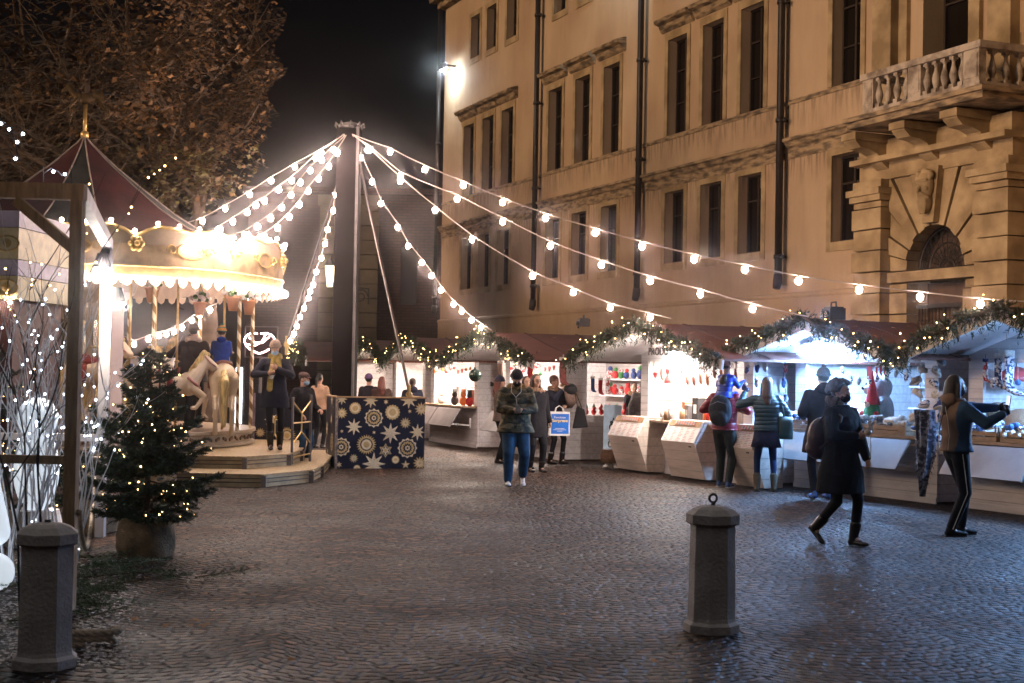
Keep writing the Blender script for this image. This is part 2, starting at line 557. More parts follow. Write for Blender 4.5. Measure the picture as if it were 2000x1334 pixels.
def palace_wall():
    us = sorted({PU0, PU1} | {r[0] for r in rects} | {r[1] for r in rects})
    zs = sorted({0.0, PZ} | {r[2] for r in rects} | {r[3] for r in rects})
    mb = MB()
    for i in range(len(us) - 1):
        z_start = None
        for j in range(len(zs) - 1):
            cu, cz = (us[i] + us[i + 1]) / 2, (zs[j] + zs[j + 1]) / 2
            if any(r[0] < cu < r[1] and r[2] < cz < r[3] for r in rects):
                continue
            mb.add([(us[i], 0, zs[j]), (us[i + 1], 0, zs[j]), (us[i + 1], 0, zs[j + 1]), (us[i], 0, zs[j + 1])], [(0, 1, 2, 3)])
    for a, b, c, d, k in rects:
        t = 0.31 if k != 'door' else 0.6
        mb.add([(a, 0, c), (a, t, c), (a, t, d), (a, 0, d)], [(0, 1, 2, 3)])
        mb.add([(b, 0, c), (b, 0, d), (b, t, d), (b, t, c)], [(0, 1, 2, 3)])
        mb.add([(a, 0, c), (b, 0, c), (b, t, c), (a, t, c)], [(0, 1, 2, 3)])
        mb.add([(a, 0, d), (a, t, d), (b, t, d), (b, 0, d)], [(0, 1, 2, 3)])
    # far end wall, back and top
    mb.add([(PU0, 0, 0), (PU0, 0, PZ), (PU0, 14, PZ), (PU0, 14, 0)], [(0, 1, 2, 3)])
    mb.add([(PU0, 14, 0), (PU0, 14, PZ), (PU1, 14, PZ), (PU1, 14, 0)], [(0, 1, 2, 3)])
    mb.add([(PU1, 0, 0), (PU1, 14, 0), (PU1, 14, PZ), (PU1, 0, PZ)], [(0, 1, 2, 3)])
    mb.add([(PU0, 0, PZ), (PU1, 0, PZ), (PU1, 14, PZ), (PU0, 14, PZ)], [(0, 1, 2, 3)])
    return mb.build('wall', STUCCO, pal, fix=False)
palace_wall()
# roof cornice
mb = MB()
for i, (p, z0, z1) in enumerate([(0.25, 15.35, 15.6), (0.5, 15.6, 15.85), (0.85, 15.85, 16.15), (1.0, 16.15, 16.45)]):
    mb.box(PU0 - p, PU1, -p, 0.05 - 0.002 * i, z0 + 0.001 * i, z1)
for k in range(60):
    u = PU0 + 0.3 + k * 0.62
    mb.box(u, u + 0.25, -0.72, -0.5, 15.62, 15.84)
mb.build('cornice', LEDGE, pal)
# ledges
mb = MB()
def ledge(mb, u0, u1, prof):
    """prof = [(proud, z)...] bottom to top, closed on the wall"""
    mb.prism([(-0.0, prof[0][1])] + prof + [(0.0, prof[-1][1])], lambda a, b, t: (t, -a, b), u0, u1)
for (u0, u1) in ((PU0, -41.13), (-41.05, -34.2), (-34.04, -27.38), (-27.22, -24.15)):
    ledge(mb, PU0 if u0 == PU0 else u0, u1, [(0.03, 6.66), (0.04, 6.9), (0.10, 6.94), (0.14, 7.02), (0.20, 7.05), (0.20, 7.11), (0.05, 7.15)])
mb.build('string_course', LEDGE, pal)
mb = MB()
ledge(mb, PU0, -24.15, [(0.03, 7.90), (0.035, 8.0)])
mb.build('sill_band', LEDGE, pal)
mb = MB()
ledge(mb, PU0 - 0.05, -24.15, [(0.0, 0.0), (0.07, 0.01), (0.07, 3.5), (0.10, 3.54), (0.10, 3.60), (0.02, 3.63)])
mb.build('base_course', STUCCO, pal)
# windows
for (a, b, c, d, k) in rects:
    if k == 'hole': continue
    y = 0.235 if k != 'door' else 0.5
    mb = MB()
    fw = 0.055
    mb.box(a, a + fw, y, y + 0.06, c, d); mb.box(b - fw, b, y, y + 0.06, c, d)
    mb.box(a + fw, b - fw, y, y + 0.06, c, c + fw); mb.box(a + fw, b - fw, y, y + 0.06, d - fw, d)
    mid = (a + b) / 2
    mb.box(mid - 0.035, mid + 0.035, y - 0.01, y + 0.05, c + fw, d - fw)
    zt = c + (d - c) * 0.68
    for (q0, q1) in ((a + fw, mid - 0.035), (mid + 0.035, b - fw)):
        mb.box(q0, q1, y + 0.005, y + 0.045, zt - 0.02, zt + 0.02)
        if k != 'low': mb.box(q0, q1, y + 0.01, y + 0.045, c + (d - c) * 0.34 - 0.015, c + (d - c) * 0.34 + 0.015)
    wdw = mb.build('window', WOODD, pal)
    mb = MB(); mb.add([(a, y + 0.055, c), (b, y + 0.055, c), (b, y + 0.055, d), (a, y + 0.055, d)], [(0, 1, 2, 3)])
    mb.build('pane', GLASS_D, wdw, fix=False)
    if k == 'low' and a > -29.5:
        mb = MB()
        n = 5
        for q in range(n):
            z = d - 0.08 - q * 0.05
            mb.box(mid + 0.04, b - fw, y + 0.01, y + 0.03, z - 0.04, z)
        mb.build('blind', BLIND, wdw)
    if k in ('low', 'top'):
        mb = MB()
        e = 0.17
        mb.box(a - e, a, -0.022, 0.03, c - 0.2, d + e); mb.box(b, b + e, -0.022, 0.03, c - 0.2, d + e)
        mb.box(a, b, -0.022, 0.03, d, d + e); mb.box(a, b, -0.035, 0.03, c - 0.2, c - 0.003)
        mb.build('surround', STONE, wdw)
    if k == 'up':
        mb = MB()
        e = 0.16
        mb.box(a - e, a, -0.03, 0.03, c, d + 0.2); mb.box(b, b + e, -0.03, 0.03, c, d + 0.2)
        mb.box(a, b, -0.03, 0.03, d, d + 0.2)
        mb.build('surround', STONE, wdw)
        mb = MB()
        ledge(mb, a - 0.34, b + 0.34, [(0.03, d + 0.24), (0.10, d + 0.30), (0.14, d + 0.42), (0.27, d + 0.46), (0.30, d + 0.55), (0.05, d + 0.62)])
        mb.build('hood', LEDGE, wdw)
# downpipes with brackets and a boot
for u, zb in ((-41.1, 3.75), (-34.12, 3.78), (-27.3, 3.78), (-50.28, 3.9)):
    mb = MB()
    mb.tube([(u, -0.2, 15.3), (u, -0.2, zb + 0.25)], 0.085, 10)
    mb.tube([(u, -0.2, zb + 0.27), (u, -0.21, zb + 0.1), (u + 0.03, -0.26, zb - 0.05)], [0.1, 0.11, 0.09], 10)
    for z in (4.4, 7.5, 10.2, 13.0):
        mb.tube([(u, -0.2, z), (u, -0.2, z + 0.09)], 0.11, 10)
        mb.ball((u + 0.13, -0.17, z + 0.045), 0.055, 8, 6)
        mb.box(u - 0.02, u + 0.02, -0.13, 0.0, z + 0.02, z + 0.07)
    mb.build('downpipe', PIPE, pal, True)

# ------------------------------------------------ portal with balcony
por = MB()
UL, UR, UC = -24.1, -19.85, -21.85
PP = 0.38
def blocks(mb, u0, u1, p, z0, z1, h, rnd):
    z = z0; k = 0
    while z < z1 - 0.01:
        zz = min(z + h, z1)
        q = 0.03 if k % 2 else 0.0
        mb.box(u0 - q, u1 + q, -p - q, 0.0, z + 0.014, zz - 0.014)
        z = zz; k += 1
blocks(por, UL, -23.22, PP + 0.12, 0.0, 5.3, 0.43, 1)
por.box(UL - 0.06, -23.16, -PP - 0.2, 0, 5.3, 5.42); por.box(UL - 0.1, -23.12, -PP - 0.26, 0, 5.42, 5.55)
por.box(UL - 0.02, -23.2, -PP - 0.14, 0, 5.55, 5.72)
blocks(por, -20.5, UR + 0.2, PP + 0.12, 0.0, 5.3, 0.43, 2)
por.box(-20.56, UR + 0.26, -PP - 0.2, 0, 5.3, 5.42); por.box(-20.6, UR + 0.3, -PP - 0.26, 0, 5.42, 5.55)
por.box(-20.52, UR + 0.22, -PP - 0.14, 0, 5.55, 5.72)
por.box(UL + 0.08, UR + 0.15, -PP + 0.02, 0, 5.72, 6.05)
por.box(UL - 0.0, UR + 0.24, -PP - 0.25, 0.0, 6.05, 6.16)
por.box(UL + 0.05, UR + 0.2, -PP - 0.05, 0.0, 6.16, 6.5)
# arch field between the piers
AR, AZ = 0.84, 3.86
def arch_field(mb, ul, ur, zt, p, uc, ar, az, n=13):
    gap = 0.012
    pts = []
    for k in range(n + 1):
        a = math.pi * k / n
        pts.append(a)
    for k in range(n):
        a0, a1 = pts[k] + gap, pts[k + 1] - gap
        def outer(a):
            dx, dz = math.cos(a), math.sin(a)
            t = 1e9
            if dx > 1e-6: t = min(t, (ur - uc) / dx)
            if dx < -1e-6: t = min(t, (ul - uc) / dx)
            if dz > 1e-6: t = min(t, (zt - az) / dz)
            return (uc + dx * t, az + dz * t)
        i0, i1 = (uc + ar * math.cos(a0), az + ar * math.sin(a0)), (uc + ar * math.cos(a1), az + ar * math.sin(a1))
        o0, o1 = outer(a0), outer(a1)
        poly = [i0, o0]
        for cnr in ((ur, zt), (ul, zt)):
            ac = math.atan2(cnr[1] - az, cnr[0] - uc)
            if a0 < ac < a1: poly.append(cnr)
        poly += [o1, i1]
        q = 0.04 if k % 2 else 0.0
        mb.prism(poly, lambda a, b, t: (a, t, b), -p - q, 0.0)
arch_field(por, -23.2, -20.52, 5.72, 0.28, UC, AR, AZ)
for s_ in (-1, 1):
    ua, ub = (UC - 1.37, UC - AR) if s_ < 0 else (UC + AR, -20.5)
    blocks(por, ua, ub, 0.26, 0, 3.62, 0.43, 3)
por.box(UC - 1.36, -20.5, -0.34, 0.0, 3.64, 3.84)
por.build('portal', STONE, pal)
mb = MB()
mb.box(UC - AR, UC + AR, 0.25, 0.3, 0.0, 3.62)
mb.prism([(UC + AR * math.cos(math.pi * k / 20), AZ + AR * math.sin(math.pi * k / 20)) for k in range(21)], lambda a, b, t: (a, t, b), 0.22, 0.28)
mb.build('door', mat('portal_door_wood', (0.09, 0.05, 0.03), 0.6, 0.3, 5), pal)
# fanlight grille of wrought iron
mb = MB()
yg = 0.02
for rr in (AR - 0.04, 0.50, 0.22):
    mb.tube([(UC + rr * math.cos(math.pi * k / 24), yg, AZ + rr * math.sin(math.pi * k / 24)) for k in range(25)], 0.02, 6)
for k in range(13):
    a = math.pi * k / 12
    mb.tube([(UC + 0.1 * math.cos(a), yg, AZ + 0.02 + 0.1 * math.sin(a)), (UC + (AR - 0.03) * math.cos(a), yg, AZ + 0.02 + (AR - 0.03) * math.sin(a))], 0.011, 5)
for k in range(12):
    a = math.pi * (k + 0.5) / 12
    for r0, r1, rad in ((0.22, 0.5, 0.055), (0.5, AR, 0.085)):
        cx, cz = UC + (r0 + r1) / 2 * math.cos(a), AZ + (r0 + r1) / 2 * math.sin(a)
        mb.tube([(cx + rad * (1 - j / 16) * math.cos(j * 0.75 + a), yg, cz + rad * (1 - j / 16) * math.sin(j * 0.75 + a)) for j in range(13)], 0.009, 4)
mb.tube([(UC - AR, yg, AZ + 0.02), (UC + AR, yg, AZ + 0.02)], 0.025, 6)
mb.build('fanlight_grille', IRON, pal)
mb = MB()
mb.box(UC - AR, UC + AR, -0.05, 0.0, 3.12, 3.2); mb.box(UC - AR, UC + AR, -0.05, 0.0, 2.5, 2.56)
mb.box(UC - 0.03, UC + 0.03, -0.04, 0.0, 2.56, 3.12)
for k in range(17):
    u = UC - AR + 0.08 + k * 0.1
    mb.tube([(u, -0.02, 2.56), (u, -0.02, 3.12)], 0.010, 5)
    mb.tube([(u + 0.035 * math.cos(j * 0.6), -0.02, 2.85 + 0.05 * math.sin(j * 0.6)) for j in range(11)], 0.008, 4)
mb.build('door_grille', IRON, pal)
# keystone with a bearded mask
mb = MB()
mb.prism([(UC - 0.16, 4.72), (UC + 0.16, 4.72), (UC + 0.30, 5.78), (UC - 0.30, 5.78)], lambda a, b, t: (a, t, b), -0.46, 0.0)
key = mb.build('keystone', STONE, pal)
mb = MB()
yy = -0.50
mb.ball((UC, yy, 5.42), (0.20, 0.16, 0.27), 16, 10); mb.ball((UC, yy - 0.02, 5.12), (0.16, 0.14, 0.24), 14, 9)
mb.cap((UC, yy - 0.10, 5.46), (UC, yy - 0.20, 5.32), 0.035, 0.05); mb.ball((UC, yy - 0.12, 5.24), (0.11, 0.06, 0.035))
for s_ in (-1, 1):
    mb.cap((UC + s_ * 0.03, yy - 0.15, 5.49), (UC + s_ * 0.14, yy - 0.12, 5.51), 0.035, 0.025)
    mb.ball((UC + s_ * 0.10, yy - 0.10, 5.36), (0.06, 0.05, 0.05))
    mb.cap((UC + s_ * 0.05, yy - 0.15, 5.26), (UC + s_ * 0.15, yy - 0.06, 5.18), 0.03, 0.02)
rg = random.Random(3)
for k in range(26):
    a = rg.uniform(-1, 1)
    if k < 13: mb.ball((UC + 0.21 * math.sin(a * 1.9), yy - 0.04 + rg.uniform(-.03, .03), 5.50 + 0.20 * math.cos(a * 1.6)), rg.uniform(0.04, 0.065), 8, 6)
    else: mb.cap((UC + a * 0.12, yy - 0.10, 5.12), (UC + a * 0.07 + rg.uniform(-.02, .02), yy - 0.09, 4.88 + rg.uniform(0, .08)), 0.035, 0.02, 8)
blob(mb, 'mask_relief', STONE, key, 0.014, 2)
# balcony
mb = MB()
BU0, BU1 = -23.2, -19.35
mb.box(BU0, BU1, -1.35, 0.0, 6.62, 6.74); mb.box(BU0 - 0.06, BU1 + 0.06, -1.42, 0.0, 6.74, 6.83)
bal = mb.build('balcony', LEDGE, pal)
for u in (-23.35, -21.85, -20.4):
    c = MB()
    prof = [(0, 6.60), (1.15, 6.60), (1.15, 6.42), (1.02, 6.30), (0.8, 6.27), (0.62, 6.20), (0.5, 6.02), (0.35, 5.92), (0.2, 5.93), (0, 5.80)]
    c.prism(prof, lambda a, b, t: (t, -a - 0.02, b), u - 0.19, u + 0.19)
    c.prism([(0, 6.58), (1.19, 6.58), (1.19, 6.45), (0, 6.4)], lambda a, b, t: (t, -a - 0.02, b), u - 0.23, u + 0.23)
    c.build('corbel', STONE, bal)
p0 = -1.25
rail = MB(); rail.box(BU0 + 0.42, BU1 - 0.05, p0 - 0.12, p0 + 0.12, 7.50, 7.62); rail.box(BU1 - 0.29, BU1 - 0.05, p0 + 0.12, -0.02, 7.50, 7.62)
rail.box(BU0 + 0.42, BU0 + 0.66, p0 + 0.12, -0.02, 7.50, 7.62)
rail.box(BU0 + 0.46, BU1 - 0.09, p0 - 0.09, p0 + 0.09, 6.83, 6.92); rail.box(BU1 - 0.26, BU1 - 0.09, p0 + 0.09, -0.02, 6.83, 6.92)
rail.build('rail', MARBLE, bal)
def baluster(u, y):
    b_ = MB()
    b_.box(u - 0.06, u + 0.06, y - 0.06, y + 0.06, 6.92, 7.0); b_.box(u - 0.055, u + 0.055, y - 0.055, y + 0.055, 7.44, 7.50)
    b_.lathe([(0.04, 7.0), (0.045, 7.03), (0.07, 7.12), (0.075, 7.17), (0.06, 7.24), (0.035, 7.33), (0.03, 7.40), (0.045, 7.42), (0.045, 7.44)], 12, (u, y, 0))
    b_.build('baluster', MARBLE, bal, False)
def bpost(u0, u1, y0, y1):
    b_ = MB(); b_.box(u0, u1, y0, y1, 6.92, 7.50); b_.box(u0 + 0.04, u1 - 0.04, y0 - 0.012, y0, 7.0, 7.42); b_.build('post', MARBLE, bal)
bpost(-22.74, -22.42, p0 - 0.08, p0 + 0.08)
for k in range(4): baluster(-22.32 + k * 0.27, p0)
bpost(-21.38, -21.02, p0 - 0.08, p0 + 0.08)
for k in range(5): baluster(-20.92 + k * 0.235, p0)
bpost(-19.87, -19.47, p0 - 0.08, p0 + 0.08)
for k in range(3): baluster(-19.55, p0 + 0.28 + k * 0.3)
# pilasters beside the balcony door
mb = MB()
for a, b in ((-23.95, -23.35), (-20.55, -19.95)):
    mb.box(a, b, -0.22, 0, 6.84, 11.5); mb.box(a - 0.08, b + 0.08, -0.3, 0, 6.84, 7.3)
    mb.box(a + 0.7 if a < -22 else b - 1.05 - 0.2, a + 0.95 if a < -22 else b - 0.8 - 0.15, -0.1, 0, 6.84, 10.4)
mb.box(-23.0, -20.6, -0.12, 0, 10.4, 10.7)
mb.build('pilaster', STONE, pal)

# floodlights high on the palace
def floodlight(u, z, label):
    t = thing('floodlight', label, 'lamp', pal.matrix_world @ Vector((u, 0, z)) if False else (NB * XB - WB * u), pal.rotation_euler.z)
    t.location = NB * XB - WB * u + Vector((0, 0, z))
    b_ = MB(); b_.beam((0, 0, 0.1), (0, -0.42, 0.12), 0.05, 0.05); b_.obox((0, -0.5, 0.06), (0.16, 0, 0), (0, 0.09, 0.05), (0, -0.05, 0.09)); b_.build('housing', IRON, t)
    b_ = MB(); b_.obox((0, -0.47, -0.06), (0.13, 0, 0), (0, 0.07, 0.03), (0, -0.004, 0.01)); b_.build('lens', emit('flood_white', (0.80, 0.92, 1.0), 900), t)
floodlight(-49.0, 12.85, 'white floodlight on the upper wall near the far corner of the palace')
floodlight(-35.0, 14.55, 'white floodlight above the middle windows beside a black downpipe')

# ================================================================== FAR BUILDING with brick wall and stone doorway
BRICK = bpy.data.materials.new('old_brick'); BRICK.use_nodes = True
_n = BRICK.node_tree; _b = _n.nodes['Principled BSDF']; _b.inputs['Roughness'].default_value = 0.9
_t = _n.nodes.new('ShaderNodeTexBrick'); _t.inputs['Scale'].default_value = 1.0
_t.inputs['Color1'].default_value = (0.075, 0.032, 0.022, 1); _t.inputs['Color2'].default_value = (0.045, 0.022, 0.016, 1); _t.inputs['Mortar'].default_value = (0.02, 0.014, 0.012, 1)
_t.inputs['Brick Width'].default_value = 0.34; _t.inputs['Row Height'].default_value = 0.11; _t.inputs['Mortar Size'].default_value = 0.014
_c = _n.nodes.new('ShaderNodeTexCoord'); _m = _n.nodes.new('ShaderNodeMapping'); _m.inputs['Rotation'].default_value = (R(90), 0, 0)
_n.links.new(_c.outputs['Object'], _m.inputs[0]); _n.links.new(_m.outputs[0], _t.inputs[0]); _n.links.new(_t.outputs[0], _b.inputs['Base Color'])
fb = thing('brick_building', 'dark old brick building with pale stone doorway behind the tall pole', 'building', (0, 54, 0))
def fx(px, d=54): return (px - 1000) / FPX * d
mb = MB(); mb.box(fx(480), fx(862), 0, 8, 0, 8.4); mb.box(fx(470), fx(864), -0.2, 8.2, 8.4, 8.6); mb.build('wall', BRICK, fb)
mb = MB()
for a, b in ((698, 736), (622, 650)):
    z = 0
    while z < 8:
        mb.box(fx(a) , fx(b), -0.3, 0, z + 0.02, z + 0.55 - 0.02); z += 0.55
mb.box(fx(618), fx(740), -0.4, 0, 7.9, 8.3)
mb.build('pilaster', mat('pale_quoin_stone', (0.13, 0.105, 0.065), 0.8, 0.2, 2), fb)
mb = MB()
for a in (650, 700):
    pass
mb.prism([(fx(650), 0), (fx(698), 0), (fx(698), 5)] + [(fx(674) + (fx(698) - fx(674)) * math.cos(math.pi * k / 12), 5 + 0.5 * math.sin(math.pi * k / 12)) for k in range(1, 12)] + [(fx(650), 5)], lambda a, b, t: (a, t, b), -0.02, 0.1)
mb.build('door', WOODD, fb)
mb = MB(); mb.box(fx(780), fx(812), -0.05, 0.1, 4.2, 6.4); mb.build('window', GLASS_D, fb)
# wall lantern
lt = thing('wall_lantern', 'lit glass lantern on the stone doorway left of the tall pole', 'lamp', (fx(647), 53.2, 1.75 + (719 - 545) / FPX * 54))
mb = MB(); mb.lathe([(0.02, 0.75), (0.2, 0.5), (0.22, 0.45)], 6); mb.build('roof', IRON, lt); mb = MB(); mb.lathe([(0.12, -0.35), (0.14, -0.38)], 6); mb.build('foot', IRON, lt); mb = MB(); mb.tube([(0, 0, 0.7), (0, 0.45, 0.9), (0, 0.8, 0.7)], 0.03, 6); mb.build('bracket', IRON, lt)
mb = MB(); mb.lathe([(0.10, -0.35), (0.19, 0.44)], 6); mb.build('glass', emit('lantern_glow', (1, 0.85, 0.6), 4), lt)
br = thing('iron_bracket', 'scrolled black iron sign bracket on stone beside the pole', 'bracket', (fx(700, 53), 53.4, 1.75 + (720 - 578) / FPX * 53))
mb = MB(); mb.tube([(0.28 * (1 - j / 22) * math.cos(j * 0.6), 0, 0.28 * (1 - j / 22) * math.sin(j * 0.6)) for j in range(18)], 0.03, 6); mb.tube([(0.3, 0, -0.3), (0.3, 0, 0.3)], 0.03, 6); mb.tube([(0.3, 0, 0.28), (-0.3, 0, 0.34)], 0.03, 6); mb.build('scroll', IRON, br)

# unseen house added to keep the low street light off the paving
ob = thing('shade_house', 'long plain plastered house added out of view to shade the square', 'building', (-17.6, 16, 0))
mb = MB(); mb.box(-8, 0, -30, 29, 0, 6.6); mb.build('wall', mat('grey_plaster', (0.20, 0.17, 0.15), 0.9, 0.2, 1.5), ob)
mb = MB(); mb.box(-8.3, 0.35, -30.3, 29.3, 6.6, 6.85); mb.build('roof', mat('roof_tiles', (0.12, 0.05, 0.035), 0.8, 0.3, 5), ob)
for k in range(14):
    mb = MB(); mb.box(0.0, 0.05, -28 + k * 4.1, -26.9 + k * 4.1, 3.9, 5.9); mb.build('window', GLASS_D, ob)
# ================================================================== MARKET HUTS
WHITE = boards('white_painted_boards', (0.74, 0.70, 0.70), 0.135)
WHITEP = mat('white_paint', (0.76, 0.73, 0.73), 0.5, 0.08, 4)
ROOFM = mat('red_brown_roof_boards', (0.11, 0.034, 0.021), 0.7, 0.35, 1.6, bump=0.4, bscale=18, stretch=(1, 0.3, 1))
BATTEN = mat('dark_roof_batten', (0.06, 0.022, 0.015), 0.7, 0.3, 5)
FLAPM = mat('grey_shutter_paint', (0.25, 0.23, 0.23), 0.45, 0.15, 3)
CRATEM = mat('pale_crate_wood', (0.30, 0.21, 0.14), 0.75, 0.3, 9, stretch=(1, 6, 6))
FIR = [mat('fir_needles', (0.030, 0.062, 0.030), 0.6, 0.5, 30, col2=(0.008, 0.018, 0.010)), mat('fir_twig', (0.07, 0.045, 0.025), 0.8, 0.2, 20)]
FAIRY = emit('fairy_warm', (1.0, 0.60, 0.22), 16, False)
COOL, NEUT, WARM = (0.26, 0.52, 1.0), (1.0, 0.86, 0.78), (1.0, 0.78, 0.64)
AX = -math.atan2(math.cos(ALPHA), math.sin(ALPHA))
HUT = {}
class Frame:
    def __init__(s, loc, rz):
        s.o = Vector(loc); s.rz = rz
        s.x = Vector((math.cos(rz), math.sin(rz), 0)); s.y = Vector((-math.sin(rz), math.cos(rz), 0))
    def w(s, x, y, z=0.0): return s.o + s.x * x + s.y * y + Vector((0, 0, z))
    def px(s, px, py, y=0.0):
        r = ray(px, py); c = Vector((0, 0, EYE))
        t = (s.o + s.y * y - c).dot(s.y) / r.dot(s.y)
        p = c + r * t - s.o
        return p.dot(s.x), p.z      # local x and height
def hut(key, u, X, rot, W, label, light, power, span=2.4, D=2.4, ze=1.97, zr=2.52, over=1.1, side_open=False, flaps=True, lampx=0.0, sill=0.9):
    f = Frame(NB * X - WB * u, AX + R(rot))
    HUT[key] = f
    t = thing('market_hut', label, 'market hut', f.o, f.rz, 'white wooden market huts')
    h = W / 2
    zroof = lambda x: zr - (zr - ze) * abs(x) / span
    m = MB(); m.box(-h, h, 0.0, 0.04, 0.03, sill); m.box(-h, h, -0.02, 0.0, 0.0, 0.09); m.build('front_wall', WHITE, t)
    pw = 0.26
    for s_ in (-1, 1):
        m = MB(); a, b = (-h, -h + pw) if s_ < 0 else (h - pw, h)
        m.box(a, b, 0.0, 0.05, sill, 1.98); m.build('corner_panel', WHITE, t)
    m = MB()
    m.prism([(-h, 1.98), (h, 1.98), (h, zroof(h) - 0.05), (0, zr - 0.05), (-h, zroof(h) - 0.05)], lambda a, b, q: (a, q, b), 0.0, 0.04)
    m.build('gable_board', WHITE, t)
    for s_ in (-1, 1):
        x = s_ * h
        m = MB()
        if side_open and s_ > 0:
            m.box(x - 0.04, x, 0.05, D, 0.03, sill); m.box(x - 0.04, x, 0.05, 0.5, sill, zroof(h) - 0.06); m.box(x - 0.04, x, D - 0.2, D, sill, zroof(h) - 0.06)
            m.box(x - 0.04, x, 0.5, D - 0.2, 1.98, zroof(h) - 0.06)
        else:
            m.box(x - 0.04 if s_ > 0 else x, x if s_ > 0 else x + 0.04, 0.052, D, 0.03, zroof(h) - 0.06)
        m.build('side_wall', WHITE, t)
    m = MB(); m.prism([(-h, 0), (h, 0), (h, zroof(h) - 0.06), (0, zr - 0.06), (-h, zroof(h) - 0.06)], lambda a, b, q: (a, q, b), D, D + 0.04)
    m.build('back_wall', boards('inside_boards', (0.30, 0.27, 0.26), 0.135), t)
    m = MB(); m.box(-h + 0.05, h - 0.05, 0.06, D - 0.01, 0.02, 0.06); m.build('floor_board', CRATEM, t)
    # roof: two sloping panels with battens, white lining under
    for s_ in (-1, 1):
        m = MB()
        a, b = Vector((0, -over, zr)), Vector((s_ * span, -over, ze)); L = Vector((0, D + over + 0.3, 0)); up = Vector((0, 0, 0.035))
        m.mat(0).add([a, b, b + L, a + L, a + up, b + up, b + L + up, a + L + up], [(4, 5, 6, 7), (0, 4, 7, 3), (1, 2, 6, 5), (2, 3, 7, 6)])
        m.mat(1).add([a, b, b + L, a + L], [(0, 1, 2, 3)])
        rp = m.build('roof_panel', [ROOFM, WHITEP], t)
        for q in range(3):
            m = MB(); yb = -over + 0.9 + q * (D + over) / 3.0
            m.beam(Vector((0, yb, zr + 0.045)), Vector((s_ * span, yb, ze + 0.045)), 0.04, 0.012); m.build('batten', BATTEN, rp)
        m = MB(); m.beam(Vector((0, -over - 0.02, zr - 0.06)), Vector((s_ * span, -over - 0.02, ze - 0.06)), 0.035, 0.15); m.build('bargeboard', WHITEP, t)
    # counter
    m = MB(); m.box(-h + 0.05, h - 0.05, -0.34, 0.35, sill, sill + 0.04); m.build('counter', CRATEM, t)
    if flaps:
        n = 2
        for k in range(n):
            a = -h + 0.1 + k * (W - 0.2) / n; b = a + (W - 0.2) / n - 0.06
            m = MB(); p0, p1 = Vector((0, -0.36, sill - 0.02)), Vector((0, -0.20 - 0.42, sill - 0.42))
            c = (p0 + p1) / 2; c.x = (a + b) / 2
            m.obox(c, ((b - a) / 2, 0, 0), (p1 - p0) / 2, Vector((0, 0.8, -0.5)).normalized() * 0.014); m.build('flap', FLAPM, t)
            for q in (0.2, 0.8):
                x = a + (b - a) * q
                m = MB(); m.beam((x, -0.02, 0.44), (x, -0.02, 0.66), 0.05, 0.04, (0, 1, 0)); m.beam((x, -0.02, 0.50), (x, -0.52, 0.54), 0.04, 0.035); m.build('bracket', WHITEP, t)
    else:
        pass
    # inside: shelf on the back wall and a lamp
    for z in (1.25, 1.6):
        m = MB(); m.box(-h + 0.3, h - 0.3, D - 0.3, D - 0.01, z, z + 0.025); m.build('shelf', WHITEP, t)
    m = MB(); m.tube([(lampx - 0.45, 0.35, 2.03), (lampx + 0.45, 0.35, 2.03)], 0.022, 8)
    lm = m.build('lamp_tube', emit('tube_%s' % key, light, power), t)
    m = MB(); m.box(lampx - 0.5, lampx + 0.5, 0.31, 0.39, 2.06, 2.10); m.build('lamp_housing', WHITEP, t)
    m = MB(); m.tube([(lampx - 0.16, -0.25, 2.10), (lampx + 0.16, -0.25, 2.10)], 0.024, 8)
    m.build('lamp_tube', emit('spot_%s' % key, light, power * 1.6), t)
    m = MB(); m.box(lampx - 0.2, lampx + 0.2, -0.29, -0.21, 2.13, 2.17); m.beam((lampx, -0.25, 2.15), (lampx, 0.0, 2.2), 0.03, 0.03); m.build('lamp_housing', WHITEP, t)
    return t, f

